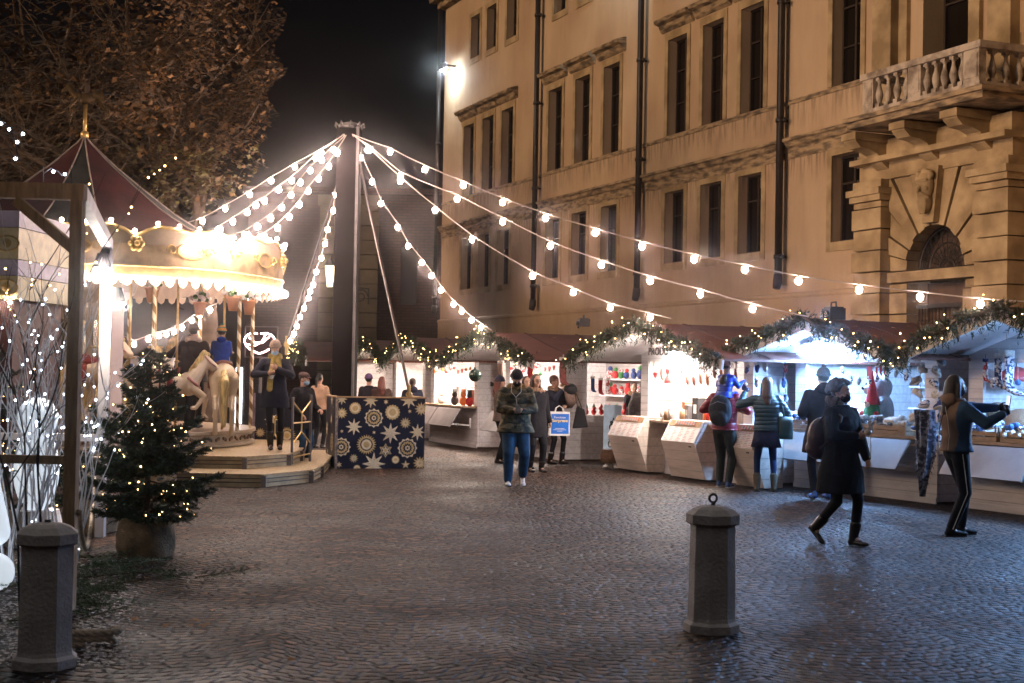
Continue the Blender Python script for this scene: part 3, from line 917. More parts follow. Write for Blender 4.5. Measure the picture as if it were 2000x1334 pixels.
def needles(m, p, d, L, n, rg, nl=0.05, nw=0.009, droop=0.0):
    """a twig from p along d with n blades"""
    d = d.normalized()
    a = d.cross(Vector((0, 0, 1)))
    if a.length < 0.1: a = d.cross(Vector((1, 0, 0)))
    a.normalize(); b = d.cross(a)
    for k in range(n):
        t = (k + rg.random()) / n
        q = p + d * L * t - Vector((0, 0, droop * t * t * L))
        an = rg.uniform(0, 6.283)
        s = a * math.cos(an) + b * math.sin(an)
        e = (d * 0.75 + s * 0.75).normalized() * nl * rg.uniform(0.7, 1.2)
        w_ = d.cross(s).normalized() * nw
        m.add([q - w_ * 0.5, q + w_ * 0.5, q + e + w_ * 0.3, q + e - w_ * 0.3], [(0, 1, 2, 3)])
def garland(f, span, ze, zr, over, label, seed, group='fir garlands along the hut gables', dens=1.0, thick=0.18):
    rg = random.Random(seed)
    t = thing('fir_garland', label, 'garland', f.w(0, -over - 0.08, 0), f.rz, group)
    path = []
    N = 40
    for k in range(N + 1):
        x = -span * 0.98 + 2 * span * 0.98 * k / N
        z = zr - (zr - ze) * (abs(x) / span) - 0.02 + 0.05 * math.sin(k * 0.9 + seed) * 0.6 + 0.06
        if abs(x) > span * 0.85: z -= 0.07 * (abs(x) / span - 0.85) / 0.15
        path.append(Vector((x, 0.02 * math.sin(k * 1.7), z)))
    m = MB(); m.mat(1).tube(path, 0.03, 6)
    nt_ = int(span * 2 * 120 * dens)
    for k in range(nt_):
        q = rg.random() * N; i = min(int(q), N - 1)
        p = path[i].lerp(path[i + 1], q - i)
        an = rg.uniform(0, 6.283)
        d = Vector((rg.uniform(-0.8, 0.8), math.cos(an) * 0.8, math.sin(an) * 0.95 - 0.12))
        L = thick * rg.uniform(0.55, 1.25)
        m.mat(0); needles(m, p, d, L, 16, rg, 0.055, 0.013, 0.5)
        m.mat(1); dd = d.normalized(); m.tube([p, p + dd * L * .9], [0.006, 0.003], 3, False)
    m.build('greenery', FIR, t, fix=False)
    L_ = []
    for k in range(int(span * 2 * 7)):
        q = rg.random() * N; i = min(int(q), N - 1)
        L_.append(path[i].lerp(path[i + 1], q - i) + Vector((0, -rg.uniform(0.10, 0.20), rg.uniform(-0.19, 0.15))))
    light_parts(t, L_, [rg.uniform(0.007, 0.012) for _ in L_], FAIRY)
    return t
hut('A', -13.9, 13.40, 5, 3.1, 'blue lit hut selling patterned socks by the person holding up a phone', COOL, 2000, span=2.0, zr=2.62, ze=2.0, lampx=0.9)
hut('B', -17.55, 13.08, 5, 3.1, 'blue lit hut with a white teddy bear and a red hatted gnome', COOL, 2000, span=2.15, zr=2.56, ze=2.0, lampx=-0.75)
hut('C', -21.15, 12.28, 2.5, 3.5, 'food hut with slanted price boards and black letters on its gable', NEUT, 1150, span=2.55, zr=2.56, ze=1.96, flaps=False, lampx=-0.2)
hut('D', -26.95, 11.85, 0, 3.0, 'hut hung with red stockings behind the woman holding a blue bag', NEUT, 1150, span=2.55, zr=2.5, ze=1.93, side_open=True, lampx=0.2)
hut('E', -31.4, 11.75, 0, 3.2, 'hut with two tilted grey flaps and a dark glass ball on its garland', WARM, 1100, span=2.1, zr=2.46, ze=1.93, side_open=True)
hut('F', -35.4, 12.0, -4, 3.2, 'hut seen just beside the right edge of the starry box', WARM, 1000, span=2.1, zr=2.46, ze=1.93, lampx=0.2)
hut('H', -39.2, 11.2, -10, 3.2, 'distant hut between the dark pole and the man in the cap', WARM, 1000, span=2.1, zr=2.46, ze=1.93, lampx=0.2)
garland(HUT['A'], 2.0, 2.0, 2.62, 1.1, 'fir garland over the blue lit hut with socks', 1)
garland(HUT['B'], 2.15, 2.0, 2.56, 1.1, 'fir garland on the gable above the teddy bear hut', 2)
garland(HUT['C'], 2.55, 1.96, 2.56, 1.1, 'fir garland crossing the black letters of the food hut', 3)
garland(HUT['D'], 2.55, 1.93, 2.5, 1.1, 'fir garland above the man in the camouflage coat', 4)
garland(HUT['E'], 2.1, 1.93, 2.46, 1.1, 'fir garland carrying the dark glass ball', 5)
garland(HUT['F'], 2.1, 1.93, 2.46, 1.1, 'fir garland over the hut beside the starry box', 6)
garland(HUT['H'], 2.1, 1.93, 2.46, 1.1, 'fir garland on the hut left of the dark pole', 8)

# ------------------------------------------------ goods helpers
RED = mat('red_wool', (0.42, 0.025, 0.025), 0.9, 0.3, 30, bump=0.3)
NAVY = mat('navy_wool', (0.02, 0.04, 0.14), 0.9, 0.3, 30, bump=0.3)
BLUEW = mat('blue_wool', (0.05, 0.13, 0.34), 0.9, 0.3, 30, bump=0.3)
CREAM = mat('cream_wool', (0.70, 0.66, 0.60), 0.95, 0.2, 40, bump=0.5)
GREYW = mat('grey_wool', (0.22, 0.24, 0.28), 0.95, 0.3, 40, bump=0.5)
KNIT = mat('nordic_knit', (0.72, 0.72, 0.75), 0.95, 0, 26, col2=(0.025, 0.05, 0.13), contrast=(0.47, 0.52))
KNITR = mat('nordic_red_knit', (0.72, 0.70, 0.68), 0.95, 0, 26, col2=(0.33, 0.02, 0.03), contrast=(0.47, 0.52))
GREENM = mat('green_felt', (0.04, 0.16, 0.05), 0.95, 0.3, 40, bump=0.5)
ORANGE = mat('orange_plastic', (0.75, 0.2, 0.04), 0.4, 0.1, 5)
TERRA = mat('terracotta', (0.52, 0.22, 0.10), 0.75, 0.15, 6)
BLACKM = mat('black_felt', (0.015, 0.014, 0.016), 0.8, 0.3, 30)
KRAFT = mat('kraft_board', (0.42, 0.27, 0.14), 0.8, 0.12, 6)
PAPER = mat('white_paper', (0.78, 0.74, 0.70), 0.7, 0.05, 5)
def wpos(key, px, py, y):
    f = HUT[key]; x, z = f.px(px, py, y); return f.w(x, y, z), f.rz
def crate(key, x, y, z, w_, d_, label, heap, hl, mats, seed, tilt=0.0, drop=None):
    f = HUT[key]
    t = thing('wooden_crate', label, 'crate', f.w(x, y, z), f.rz, 'crates of knitwear on the hut counters')
    m = MB()
    for zz in (0.03, 0.10):
        for s_ in (-1, 1):
            m.box(-w_ / 2, w_ / 2, s_ * d_ / 2 - 0.006, s_ * d_ / 2 + 0.006, zz - 0.028, zz + 0.028)
            m.box(s_ * w_ / 2 - 0.006, s_ * w_ / 2 + 0.006, -d_ / 2 + 0.007, d_ / 2 - 0.007, zz - 0.028, zz + 0.028)
    m.box(-w_ / 2 + .008, w_ / 2 - .008, -d_ / 2 + 0.008, d_ / 2 - 0.008, 0.004, 0.012)
    m.build('slats', CRATEM, t)
    m = MB()
    for sx in (-1, 1):
        for sy in (-1, 1):
            m.box(sx * (w_ / 2 - 0.03) - 0.016, sx * (w_ / 2 - 0.03) + 0.016, sy * (d_ / 2 - 0.022) - 0.014, sy * (d_ / 2 - 0.022) + 0.014, 0.013, 0.19)
    m.build('corner_blocks', CRATEM, t)
    rg = random.Random(seed)
    h = MB()
    for k in range(int(46 * w_)):
        a = rg.uniform(0, 3.14); p = Vector((rg.uniform(-w_ / 2 + .07, w_ / 2 - .07), rg.uniform(-d_ / 2 + .05, d_ / 2 - .05), 0.10 + rg.uniform(0, 0.13)))
        d = Vector((math.cos(a) * 0.07, math.sin(a) * 0.07, rg.uniform(-.02, .03)))
        h.mat(rg.randrange(len(mats))); h.cap(p - d, p + d, rg.uniform(0.028, 0.045), rg.uniform(0.02, 0.035), 7)
    o = h.build('knitwear_heap', mats, None, True); o.location = t.location; o.rotation_euler = t.rotation_euler
    tag(o, hl, 'knitwear', 'heaps of knitwear in the crates')
BW = [KNIT, BLUEW, CREAM, NAVY, KNIT, CREAM]
zc = 0.942
crate('A', -1.10, -0.10, zc, 0.70, 0.42, 'low crate below the outstretched phone arm', 0, 'blue and white mittens heaped below the outstretched arm', BW, 11)
crate('A', -0.34, -0.10, zc, 0.70, 0.42, 'low crate right of the outstretched phone', 0, 'blue striped gloves heaped right of the phone', BW, 12)
crate('A', 0.42, -0.10, zc, 0.70, 0.42, 'crate farthest from the teddy bear hut', 0, 'navy socks heaped in the last crate of the sock hut', [NAVY, BLUEW, KNIT], 13)
crate('B', -1.12, -0.10, zc, 0.60, 0.42, 'low crate behind the woman in the skirt and green jacket', 0, 'blue knitwear heaped beside the green shoulder bag', BW, 14)
crate('B', -0.45, -0.10, zc, 0.60, 0.42, 'low crate behind the hooded man in black', 0, 'grey and blue mittens heaped behind the hooded man', [GREYW, KNIT, BLUEW, CREAM], 15)
crate('B', 0.22, -0.10, zc, 0.62, 0.42, 'low crate below the red hatted gnome', 0, 'white woolly slippers heaped below the gnome', [CREAM, CREAM, KNIT, GREYW], 16)
crate('B', 0.92, -0.10, zc, 0.66, 0.42, 'low crate in front of the white teddy bear', 0, 'white and grey slippers heaped before the teddy bear', [CREAM, CREAM, GREYW], 17)

def mitten(m, p, L, a, mats=None):
    """hanging mitten, cuff up at p"""
    ca, sa = math.cos(a), math.sin(a)
    d = Vector((sa, 0, -ca)); s_ = Vector((ca, 0, sa))
    p = Vector(p)
    M = Matrix((s_, Vector((0, 1, 0)), d)).transposed()
    m.mat(1).ball(p + d * L * 0.15, (L * .22, L * .14, L * .18), 10, 6, M)
    m.mat(0).ball(p + d * L * 0.55, (L * .27, L * .13, L * .42), 12, 8, M)
    m.ball(p + d * L * 0.42 + s_ * L * .27, (L * .10, L * .09, L * .2), 8, 6, M)
def hang_mitten(key, px, py, y, L, a, label, m0, m1, group):
    p, rz = wpos(key, px, py, y)
    m = MB(); mitten(m, (0, 0, 0), L, a); m.mat(1).tube([(0, 0, -0.02), (0, 0, 0.1)], 0.005, 4)
    o = m.build('mitten', [m0, m1], None, True); o.location = p; o.rotation_euler = (0, 0, rz)
    tag(o, label, 'mitten', group)
def sock(key, px, py, y, L, label, m0, m1, group, flip=1):
    p, rz = wpos(key, px, py, y)
    m = MB()
    m.mat(1).tube([(0, 0, 0), (0, 0, -L * 0.14)], [L * 0.15, L * 0.145], 12, True, 0.4)
    m.mat(0).tube([(0, 0, -L * 0.13), (0, 0, -L * 0.55), (0, 0, -L * .7), (L * .06 * flip, 0, -L * 0.84), (L * .2 * flip, 0, -L * .9), (L * .36 * flip, 0, -L * .92), (L * .42 * flip, 0, -L * .92)], [L * 0.13, L * 0.12, L * .13, L * .13, L * .11, L * .09, L * .03], 12, True, 0.5)
    m.mat(1).tube([(0, 0, 0), (0, 0, 0.06)], 0.005, 4)
    o = m.build('sock', [m0, m1], None, True); o.location = p; o.rotation_euler = (0, 0, rz)
    tag(o, label, 'sock', group)
sock('A', 1925, 700, -0.12, 0.34, 'small dark sock with red toe hanging at the window post', KNITR, NAVY, 'socks hung in the blue hut')
sock('A', 1950, 690, -0.12, 0.50, 'long navy sock with white flowers and fluffy cuff', KNIT, CREAM, 'socks hung in the blue hut')
sock('A', 1972, 684, -0.12, 0.62, 'longest teal sock with snow pattern and fluffy cuff', KNIT, CREAM, 'socks hung in the blue hut')
for k, (px, py, L, a) in enumerate([(1462, 712, .17, -.5), (1478, 708, .17, .1), (1490, 706, .19, .5), (1458, 748, .16, -.8), (1476, 738, .16, .2), (1498, 742, .15, .6)]):
    hang_mitten('C' if False else 'B', px, py, -0.75, L, a, ['dark grey mitten at the left end of the hanging bunch', 'dark green mitten at the top centre of the hanging bunch', 'pale knitted mitten at the top of the bunch', 'dark mitten low in the bunch near the raised hand', 'white cuffed mitten in the middle of the bunch', 'pale fluffy mitten low in the bunch'][k], [GREYW, NAVY, CREAM, NAVY, KNIT, CREAM][k], CREAM, 'mittens hung in a bunch above the green jacket')
for k, (px, py) in enumerate([(1533, 708), (1530, 738), (1534, 770), (1532, 800)]):
    hang_mitten('B', px, py, -0.1, 0.17, 0.1, ['red and grey mitten hanging at the hut corner', 'blue mitten second down on the hut corner', 'blue striped mitten third down on the hut corner', 'pale blue mitten lowest on the hut corner'][k], [KNITR, BLUEW, KNIT, BLUEW][k], NAVY, 'mittens hung down the corner of the teddy bear hut')
# two columns of slippers hung on cords between the two blue huts
rg = random.Random(21)
def slipper(p, rz, L, mm, label, flip):
    m = MB()
    m.mat(0).ball((0, 0, 0), (L * .5, L * .2, L * .16), 12, 7); m.ball((-L * .2 * flip, 0, L * .12), (L * .28, L * .2, L * .18), 10, 6)
    m.mat(1).ball((0, 0, -L * .13), (L * .52, L * .21, L * .05), 12, 5); m.ball((L * .1 * flip, -L * .05, L * .2), L * .13, 8, 6)
    o = m.build('slipper', [mm, CREAM], None, True); o.location = p; o.rotation_euler = (rg.uniform(-.4, .4), rg.uniform(-.5, .5), rz + rg.uniform(-.5, .5))
    tag(o, label, 'slipper', 'slippers strung on cords between the blue huts')
SL = ['white fluffy', 'cream', 'grey tweed', 'pale blue', 'navy dotted', 'white ribbed', 'dark fleece', 'navy striped', 'grey fluffy']
for col, (x0, y0, y1) in enumerate(((1797, 700, 905), (1832, 705, 880))):
    n = 10 - col
    for k in range(n):
        py = y0 + (y1 - y0) * k / (n - 1)
        p, rz = wpos('B', x0 + rg.uniform(-9, 9), py, -0.45)
        slipper(p, rz, rg.uniform(0.19, 0.25), [CREAM, CREAM, GREYW, CREAM, KNIT, CREAM, NAVY, NAVY, GREYW, KNIT][(k + col * 2) % 10],
                '%s slipper, number %d from the top of the %s cord' % (SL[(k + col * 2) % 9], k + 1, 'fuller' if col == 0 else 'shorter'), 1 if k % 2 else -1)
    a, _ = wpos('B', x0, 662, -0.45); b, _ = wpos('B', x0, y1, -0.45)
    m = MB(); m.tube([(0, 0, 0), b - a], 0.006, 5)
    o = m.build('hanging_string', CREAM, None); o.location = a; tag(o, 'cord of the %s column of slippers' % ('fuller' if col == 0 else 'shorter'), 'cord')
# scarf with fringed pointed end below the slippers
p, rz = wpos('B', 1808, 800, -0.55)
m = MB()
rows = 16
vs = []
for j in range(rows + 1):
    t_ = j / rows; w_ = 0.17 * (1 - max(0, t_ - 0.55) / 0.45 * 0.85)
    for i in range(9):
        s_ = i / 8 * 2 - 1
        vs.append((s_ * w_ + 0.02 * math.sin(t_ * 5), -0.03 + 0.035 * math.sin(s_ * 7 + t_ * 3), -t_ * 1.18))
fs = [(j * 9 + i, j * 9 + i + 1, (j + 1) * 9 + i + 1, (j + 1) * 9 + i) for j in range(rows) for i in range(8)]
m.add(vs, fs)
m.add([(x, y + 0.012, z) for x, y, z in vs], fs)
for k in range(70):
    v = Vector(vs[rg.randrange(5, rows) * 9 + rg.choice((0, 8))]); s_ = 1 if v.x > 0 else -1
    m.add([v, v + Vector((0, 0, -0.02)), v + Vector((s_ * rg.uniform(.02, .05), 0, -rg.uniform(.04, .08)))], [(0, 1, 2)])
o = m.build('scarf', mat('dark_pattern_wool', (0.16, 0.18, 0.24), 0.95, 0, 18, col2=(0.012, 0.016, 0.035), contrast=(0.46, 0.56)), None); o.location = p; o.rotation_euler = (0, 0, rz); tag(o, 'dark patterned scarf with a fringed pointed end hung between the blue huts', 'scarf')

# teddy bear, gnome
p, rz = wpos('B', 1722, 826, 0.42); p.z = 0.945
t = thing('teddy_bear', 'big white teddy bear sitting behind the counter crates', 'teddy bear', p, rz - 0.35)
m = MB()
m.ball((0, 0, 0.30), (0.21, 0.18, 0.28), 16, 12); m.ball((0, -0.04, 0.66), (0.21, 0.19, 0.19), 16, 12)
m.ball((0, -0.21, 0.62), (0.09, 0.09, 0.075), 12, 8)
for s_ in (-1, 1):
    m.ball((s_ * 0.18, -0.02, 0.82), (0.075, 0.04, 0.075), 12, 8)
    m.cap((s_ * 0.18, -0.05, 0.46), (s_ * 0.26, -0.22, 0.26), 0.085, 0.07); m.cap((s_ * 0.13, -0.1, 0.10), (s_ * 0.22, -0.36, 0.09), 0.10, 0.10)
blob(m, 'body', mat('white_plush', (0.74, 0.73, 0.74), 1.0, 0.15, 60, bump=0.8, bscale=120), t, 0.016, 3)
m = MB(); m.ball((0, -0.305, 0.645), (0.035, 0.02, 0.025)); m.build('nose', BLACKM, t, True)
for s_ in (-1, 1):
    m = MB(); m.ball((s_ * 0.075, -0.215, 0.71), 0.02); m.build('eye', BLACKM, t, True)
p, rz = wpos('B', 1703, 822, 0.1); p.z = 1.05
t = thing('gnome', 'felt gnome in a tall red pointed hat and green body', 'gnome', p, rz)
m = MB(); m.ball((0, 0, 0.16), (0.13, 0.12, 0.19), 16, 10); blob(m, 'body', GREENM, t, 0.014, 2)
m = MB(); m.lathe([(0.115, 0.30), (0.11, 0.33), (0.07, 0.48), (0.035, 0.64), (0.008, 0.80)], 16); m.build('hat', RED, t, True)
m = MB(); m.ball((0, -0.10, 0.30), (0.06, 0.03, 0.04)); m.build('beard', CREAM, t, True)
m = MB(); m.ball((0, -0.13, 0.33), 0.022); m.build('nose', TERRA, t, True)
m = MB(); m.ball((0.15, -0.05, 0.16), 0.045); m.ball((-0.15, -0.05, 0.16), 0.045); m.build('mitts', RED, t, True)
# soft toys in the sock hut
p, rz = wpos('A', 1975, 815, 0.5); p.z = 0.95
t = thing('toy_dog', 'beige plush dog lying on the counter of the sock hut', 'soft toy', p, rz)
m = MB(); m.ball((0.1, 0.1, 0.22), (0.32, 0.2, 0.2), 16, 10); m.ball((-0.2, -0.05, 0.36), (0.17, 0.15, 0.14), 14, 10); m.ball((-0.33, -0.1, 0.32), (0.09, 0.08, 0.07))
for s_ in (-1, 1): m.ball((-0.15, -0.05 + s_ * .14, 0.36), (0.06, 0.03, 0.11)); m.cap((-0.1, s_ * .13, .1), (-.35, s_ * .13 - .05, .06), .07, .06)
blob(m, 'body', mat('beige_plush', (0.50, 0.36, 0.24), 1, .15, 60, bump=.8, bscale=120), t, 0.016, 3)
p, rz = wpos('A', 1985, 732, 0.3)
t = thing('red_lamp_shade', 'shallow red shade hanging in the sock hut window', 'lamp shade', p, rz)
m = MB(); m.lathe([(0.30, -0.09), (0.26, 0.0), (0.12, 0.08), (0.03, 0.11)], 20); m.build('shade', mat('red_shade', (0.4, 0.06, 0.06), 0.5), t, True); m = MB(); m.tube([(0, 0, .1), (0, 0, .4)], .008, 5); m.build('cord', BLACKM, t)
# lit globes on a small rack
p, rz = wpos('B', 1573, 832, 0.75); p.z = 0.94
t = thing('display_rack', 'narrow pale rack of glowing orange globes in the blue hut', 'rack', p, rz)
m = MB()
for s_ in (-1, 1): m.box(s_ * .17 - .015, s_ * .17 + .015, -.1, .1, 0, 1.02)
m.build('uprights', WHITEP, t)
for k in range(5):
    m = MB(); m.box(-.155, .155, -.1, .1, .06 + k * .19, .08 + k * .19); m.build('shelf', GREYW, t)
    q = thing('glowing_globe', 'glowing orange globe on shelf %d up from the rack bottom' % (k + 1), 'lamp', p + Vector((0, 0, .082 + k * .19)), rz, 'glowing globes on the display rack')
    m = MB(); m.lathe([(.05, 0), (.055, .015), (.04, .02)], 12); m.build('base', GREYW, q); m = MB(); m.ball((0, 0, .07), (.055, .055, .052), 12, 8); m.build('globe', emit('globe_glow', (1, .62, .38), 5.0), q, True)
# red tag sign and little socks
p, rz = wpos('B', 1698, 738, -0.05)
o = MB().box(-.055, .055, -.004, .004, -.02, .17).build('price_sign', RED); o.location = p; o.rotation_euler = (0, 0, rz); tag(o, 'small red sign hanging above the gnome hat', 'sign')
for k, (px, py) in enumerate([(1712, 716), (1720, 714), (1728, 716)]):
    p, rz = wpos('B', px, py, -0.05); m = MB(); m.tube([(0, 0, 0), (0, 0, -.1), (.03, 0, -.15)], [.018, .016, .008], 7); m.mat(1).tube([(0, 0, .02), (0, 0, -.01)], .02, 7)
    o = m.build('elf_sock', [RED, CREAM], None, True); o.location = p; o.rotation_euler = (0, 0, rz); tag(o, ['tiny red elf sock next to the red sign', 'tiny red elf sock in the middle of three', 'tiny red elf sock nearest the teddy bear'][k], 'sock', 'tiny elf socks')
# projector lamps on the roofs
def projector(key, px, py, label, s=1.0):
    f = HUT[key]; x, z = f.px(px, py, -0.6)
    zz = 2.50
    t = thing('roof_projector', label, 'projector', f.w(x, -0.6, zz + 0.07), f.rz - 0.3, 'black projectors on the hut roofs')
    m = MB(); m.box(-.16 * s, .16 * s, -.12 * s, .12 * s, .02, .19 * s); m.box(-.13 * s, .13 * s, -.1 * s, .1 * s, .19 * s, .21 * s); m.build('body', IRON, t)
    m = MB(); m.tube([(-.1 * s, 0, .2 * s), (-.08 * s, 0, .28 * s), (.08 * s, 0, .28 * s), (.1 * s, 0, .2 * s)], .014 * s, 6); m.build('handle', IRON, t)
    for q in (-1, 1):
        m = MB(); m.tube([(q * .07 * s, -.11 * s, .1 * s), (q * .07 * s, -.16 * s, .1 * s)], .055 * s, 12); m.build('lens', mat('dark_lens', (.03, .03, .03), .2), t)
    m = MB(); m.tube([(-.15 * s, 0, .06), (-.25 * s, -.05, .10), (-.36 * s, -.05, .06), (-.42 * s, -.05, .0)], .016, 6); m.build('cable', IRON, t)
projector('B', 1628, 615, 'big black twin lens projector on the roof of the teddy bear hut', 1.0)
projector('D', 1140, 637, 'small black projector on the roof behind the food hut garland', .8)

# ------------------------------------------------ the food hut
f = HUT['C']
def menu_cabinet(px0, label, y=-0.02, w_=1.05, cool=False):
    x0, _ = f.px(px0, 900, -0.35)
    t = thing('menu_cabinet', label, 'display cabinet', f.w(x0 + w_ / 2, y, 0), f.rz, 'slanted price board cabinets on the food hut')
    h = w_ / 2
    prof = [(0.0, 0.03), (-0.34, 0.03), (-0.56, 0.62), (-0.36, 0.98), (0.0, 0.98)]
    m = MB(); m.prism(prof, lambda a, b, q: (q, a, b), -h, h); m.build('body', boards('cabinet_boards', (0.66, 0.56, 0.48), 0.16), t)
    a, b = Vector((0, -0.56, 0.62)), Vector((0, -0.36, 0.98)); d = (b - a); n_ = Vector((0, -d.z, d.y)).normalized()
    m = MB(); m.obox((a + b) / 2 + n_ * 0.012, (h - 0.015, 0, 0), d / 2 * 0.97, n_ * 0.008)
    bd = m.build('price_board', PAPER, t)
    m = MB(); m.obox(a + d * 0.84 + n_ * 0.024, (h - 0.05, 0, 0), d * 0.13, n_ * 0.003); m.build('header', KRAFT, bd)
    m = MB()
    for k in range(8):
        x = -h + 0.26 + k * 0.078
        c = a + d * 0.84 + n_ * 0.03
        m.mat(0).obox(c + Vector((x, 0, 0)), (0.02, 0, 0), d * 0.075, n_ * 0.008); m.mat(1).obox(c + Vector((x + 0.03, 0, 0)) + d * .01, (0.013, 0, 0), d * 0.085, n_ * 0.006)
    m.build('printed_sausages', [mat('print_grey', (.35, .4, .4), .6), mat('print_red', (.6, .12, .05), .6)], bd)
    m = MB(); rg = random.Random(px0)
    for r_ in range(9):
        for c_ in range(5):
            x = -h + 0.08 + c_ * (w_ - .1) / 5; l_ = rg.uniform(.06, .13)
            m.mat(rg.choice((0, 0, 1))).obox(a + d * (0.07 + r_ * 0.07) + n_ * 0.021 + Vector((x + l_ / 2, 0, 0)), (l_ / 2, 0, 0), d * 0.011, n_ * 0.001)
    m.build('printed_lines', [mat('print_pink', (.62, .33, .32), .6), mat('print_dull', (.4, .33, .33), .6)], bd)
    m = MB(); m.tube([(h - .15, -.575, .57), (h - .08, -.585, .57)], .012, 6); m.build('latch', IRON, t)
    return t
menu_cabinet(1208, 'slanted price board cabinet beside the blue banner with penguins')
menu_cabinet(1313, 'slanted price board cabinet beside the man with a backpack')
menu_cabinet(1440, 'slanted cabinet with a small notice behind the woman in the skirt', w_=0.75)
# window posts, icicles
t = thing('paper_icicles', 'cut white paper icicles along the top of the food hut windows', 'decoration', f.w(0, -0.03, 0), f.rz)
m = MB(); rg = random.Random(4)
x = -1.5
while x < 1.35:
    w_ = rg.uniform(.05, .1); l_ = rg.uniform(.06, .2)
    m.prism([(x, 1.99), (x + w_, 1.99), (x + w_ * .6, 1.97 - l_), (x + w_ * .4, 1.97 - l_)], lambda a, b, q: (a, q, b), -.004, .0); x += w_ * 0.96
m.build('icicles', PAPER, t)
pt = thing('window_post', 'white painted post between the two food hut windows', 'post', f.w(0, 0, 0), f.rz)
xp, _ = f.px(1322, 800, -0.06)
m = MB(); m.box(xp - .06, xp + .06, -0.12, 0.0, 0.0, 2.02); m.box(xp - .035, xp + .035, -0.14, -0.122, 0.0, 2.02); m.build('timber', WHITEP, pt)
x, z = f.px(1286, 687, -0.012)
M_ = Matrix.Translation((x, -0.012, z)) @ Matrix.Rotation(R(90), 4, 'X')
sg = thing('gable_lettering', 'black capital letters on the white gable of the food hut', 'sign', f.o, f.rz)
text('letters', 'PRODO', 0.20, mat('letter_black', (.03, .025, .025), .5), sg, M_, .004)
# things on the food hut counter
def bottle(key, x, y, z, mm, label, cat='bottle', h=.26, r=.04, group=None):
    fr = HUT[key]; t_ = thing('bottle', label, cat, fr.w(x, y, z), 0, group)
    m = MB(); m.lathe([(r, 0), (r, h * .6), (r * .4, h * .78), (r * .35, h)], 12); m.build('glass', mm, t_, True)
    m = MB(); m.lathe([(r * .42, h), (r * .42, h * 1.06)], 10); m.build('cap', RED, t_)
for k in range(7):
    bottle('C', 0.3 + k * .1, 0.05, zc, [ORANGE, RED, ORANGE, TERRA, RED, ORANGE, CREAM][k], 'sauce bottle, number %d along from the white window post' % (k + 1), group='sauce bottles on the food counter')
def jar(key, x, y, z, r, h, mm, label, g=None):
    fr = HUT[key]; t_ = thing('jar', label, 'jar', fr.w(x, y, z), 0, g)
    m = MB(); m.lathe([(r, 0), (r, h * .8), (r * .8, h * .86)], 12); m.build('glass', mm, t_, True); m = MB(); m.lathe([(r * .85, h * .86), (r * .85, h)], 12); m.build('lid', CREAM, t_)
for k in range(6):
    jar('C', -1.0 + k * .13, 0.0, zc, .045, .14 + .03 * (k % 3), [CREAM, KRAFT, CREAM, TERRA, CREAM, KRAFT][k], 'pale jar, number %d from the corner of the food hut' % (k + 1), 'pale jars on the food counter')
for key, x, y, z, sx, sy, sz, mm, lb in [('C', -0.35, 0.9, 0.96, .26, .2, .3, KRAFT, 'brown cardboard box behind the food counter'), ('C', 0.95, 1.0, 0.96, .3, .2, .42, KRAFT, 'wooden cabinet with pots inside the food hut'), ('C', .9, .5, .96, .22, .15, .2, FLAPM, 'grey coffee machine on the food counter')]:
    fr = HUT[key]; t_ = thing('counter_box', lb, 'box', fr.w(x, y, 0.945), fr.rz)
    m = MB(); m.box(-sx, sx, -sy, sy, 0, sz); m.build('carton', mm, t_); m = MB(); m.box(-sx - .006, sx + .006, -sy - .006, sy + .006, sz, sz + .02); m.box(-.03, .03, -sy - .004, -sy, .05, sz - .05); m.build('lid', mm, t_)
# gnome ghost doll hanging, penguin banner, basket
x, z = f.px(1303, 760, -0.15)
t = thing('hanging_doll', 'white felt doll with a red cap on the white window post', 'doll', f.w(x, -.15, z), f.rz)
m = MB(); m.lathe([(.14, -.2), (.11, -.1), (.06, .02), (.05, .06)], 9); m.ball((0, 0, .09), .055, 10, 8); m.cap((-.05, 0, 0), (-.15, 0, -.09), .025, .02); m.cap((.05, 0, 0), (.15, 0, -.09), .025, .02)
blob(m, 'body', CREAM, t, .012, 2); m = MB(); m.lathe([(.058, .11), (.04, .17), (.008, .25)], 10); m.build('cap', RED, t, True)
x, z = f.px(1195, 900, -0.35)
fd = HUT['D']
x, z = fd.px(1195, 905, -0.2)
bx = G(1195, 908); bf = Frame(bx, -0.1)
t = thing('penguin_banner', 'pale blue banner with small grey penguins between two huts', 'banner', bf.o, bf.rz)
m = MB(); m.box(-.17, .17, .0, .03, .05, 1.14); m.build('panel', mat('pale_blue_board', (.42, .55, .68), .6), t)
m = MB(); m.mat(0); 
for (a, b, s_) in ((-.02, .72, 1), (.08, .66, .8), (-.04, .40, 1), (.06, .36, 1), (.02, .84, .5)):
    m.mat(0).ball((a, -.004, b), (.045 * s_, .012, .07 * s_), 10, 6); m.ball((a, -.006, b + .09 * s_), (.032 * s_, .012, .032 * s_), 8, 6); m.mat(1).ball((a, -.012, b - .01), (.025 * s_, .010, .045 * s_), 8, 6)
m.build('penguin_print', [BLACKM, CREAM], t)
bt = thing('wicker_basket', 'round wicker basket with fluffy grey filling at the foot of the banner', 'basket', G(1193, 915), 0)
m = MB()
for k in range(7): 
    z_ = .12 + k * .035; r_ = .15 + .04 * math.sin(k / 6 * 3.1)
    m.tube([(r_ * math.cos(a * .393), r_ * .7 * math.sin(a * .393), z_) for a in range(17)], .02, 6, False)
m.build('weave', mat('wicker', (.20, .11, .06), .8, .3, 20, bump=.6), bt)
m = MB(); m.ball((0, 0, .3), (.14, .10, .06), 12, 8); m.build('filling', GREYW, bt, True)
m = MB()
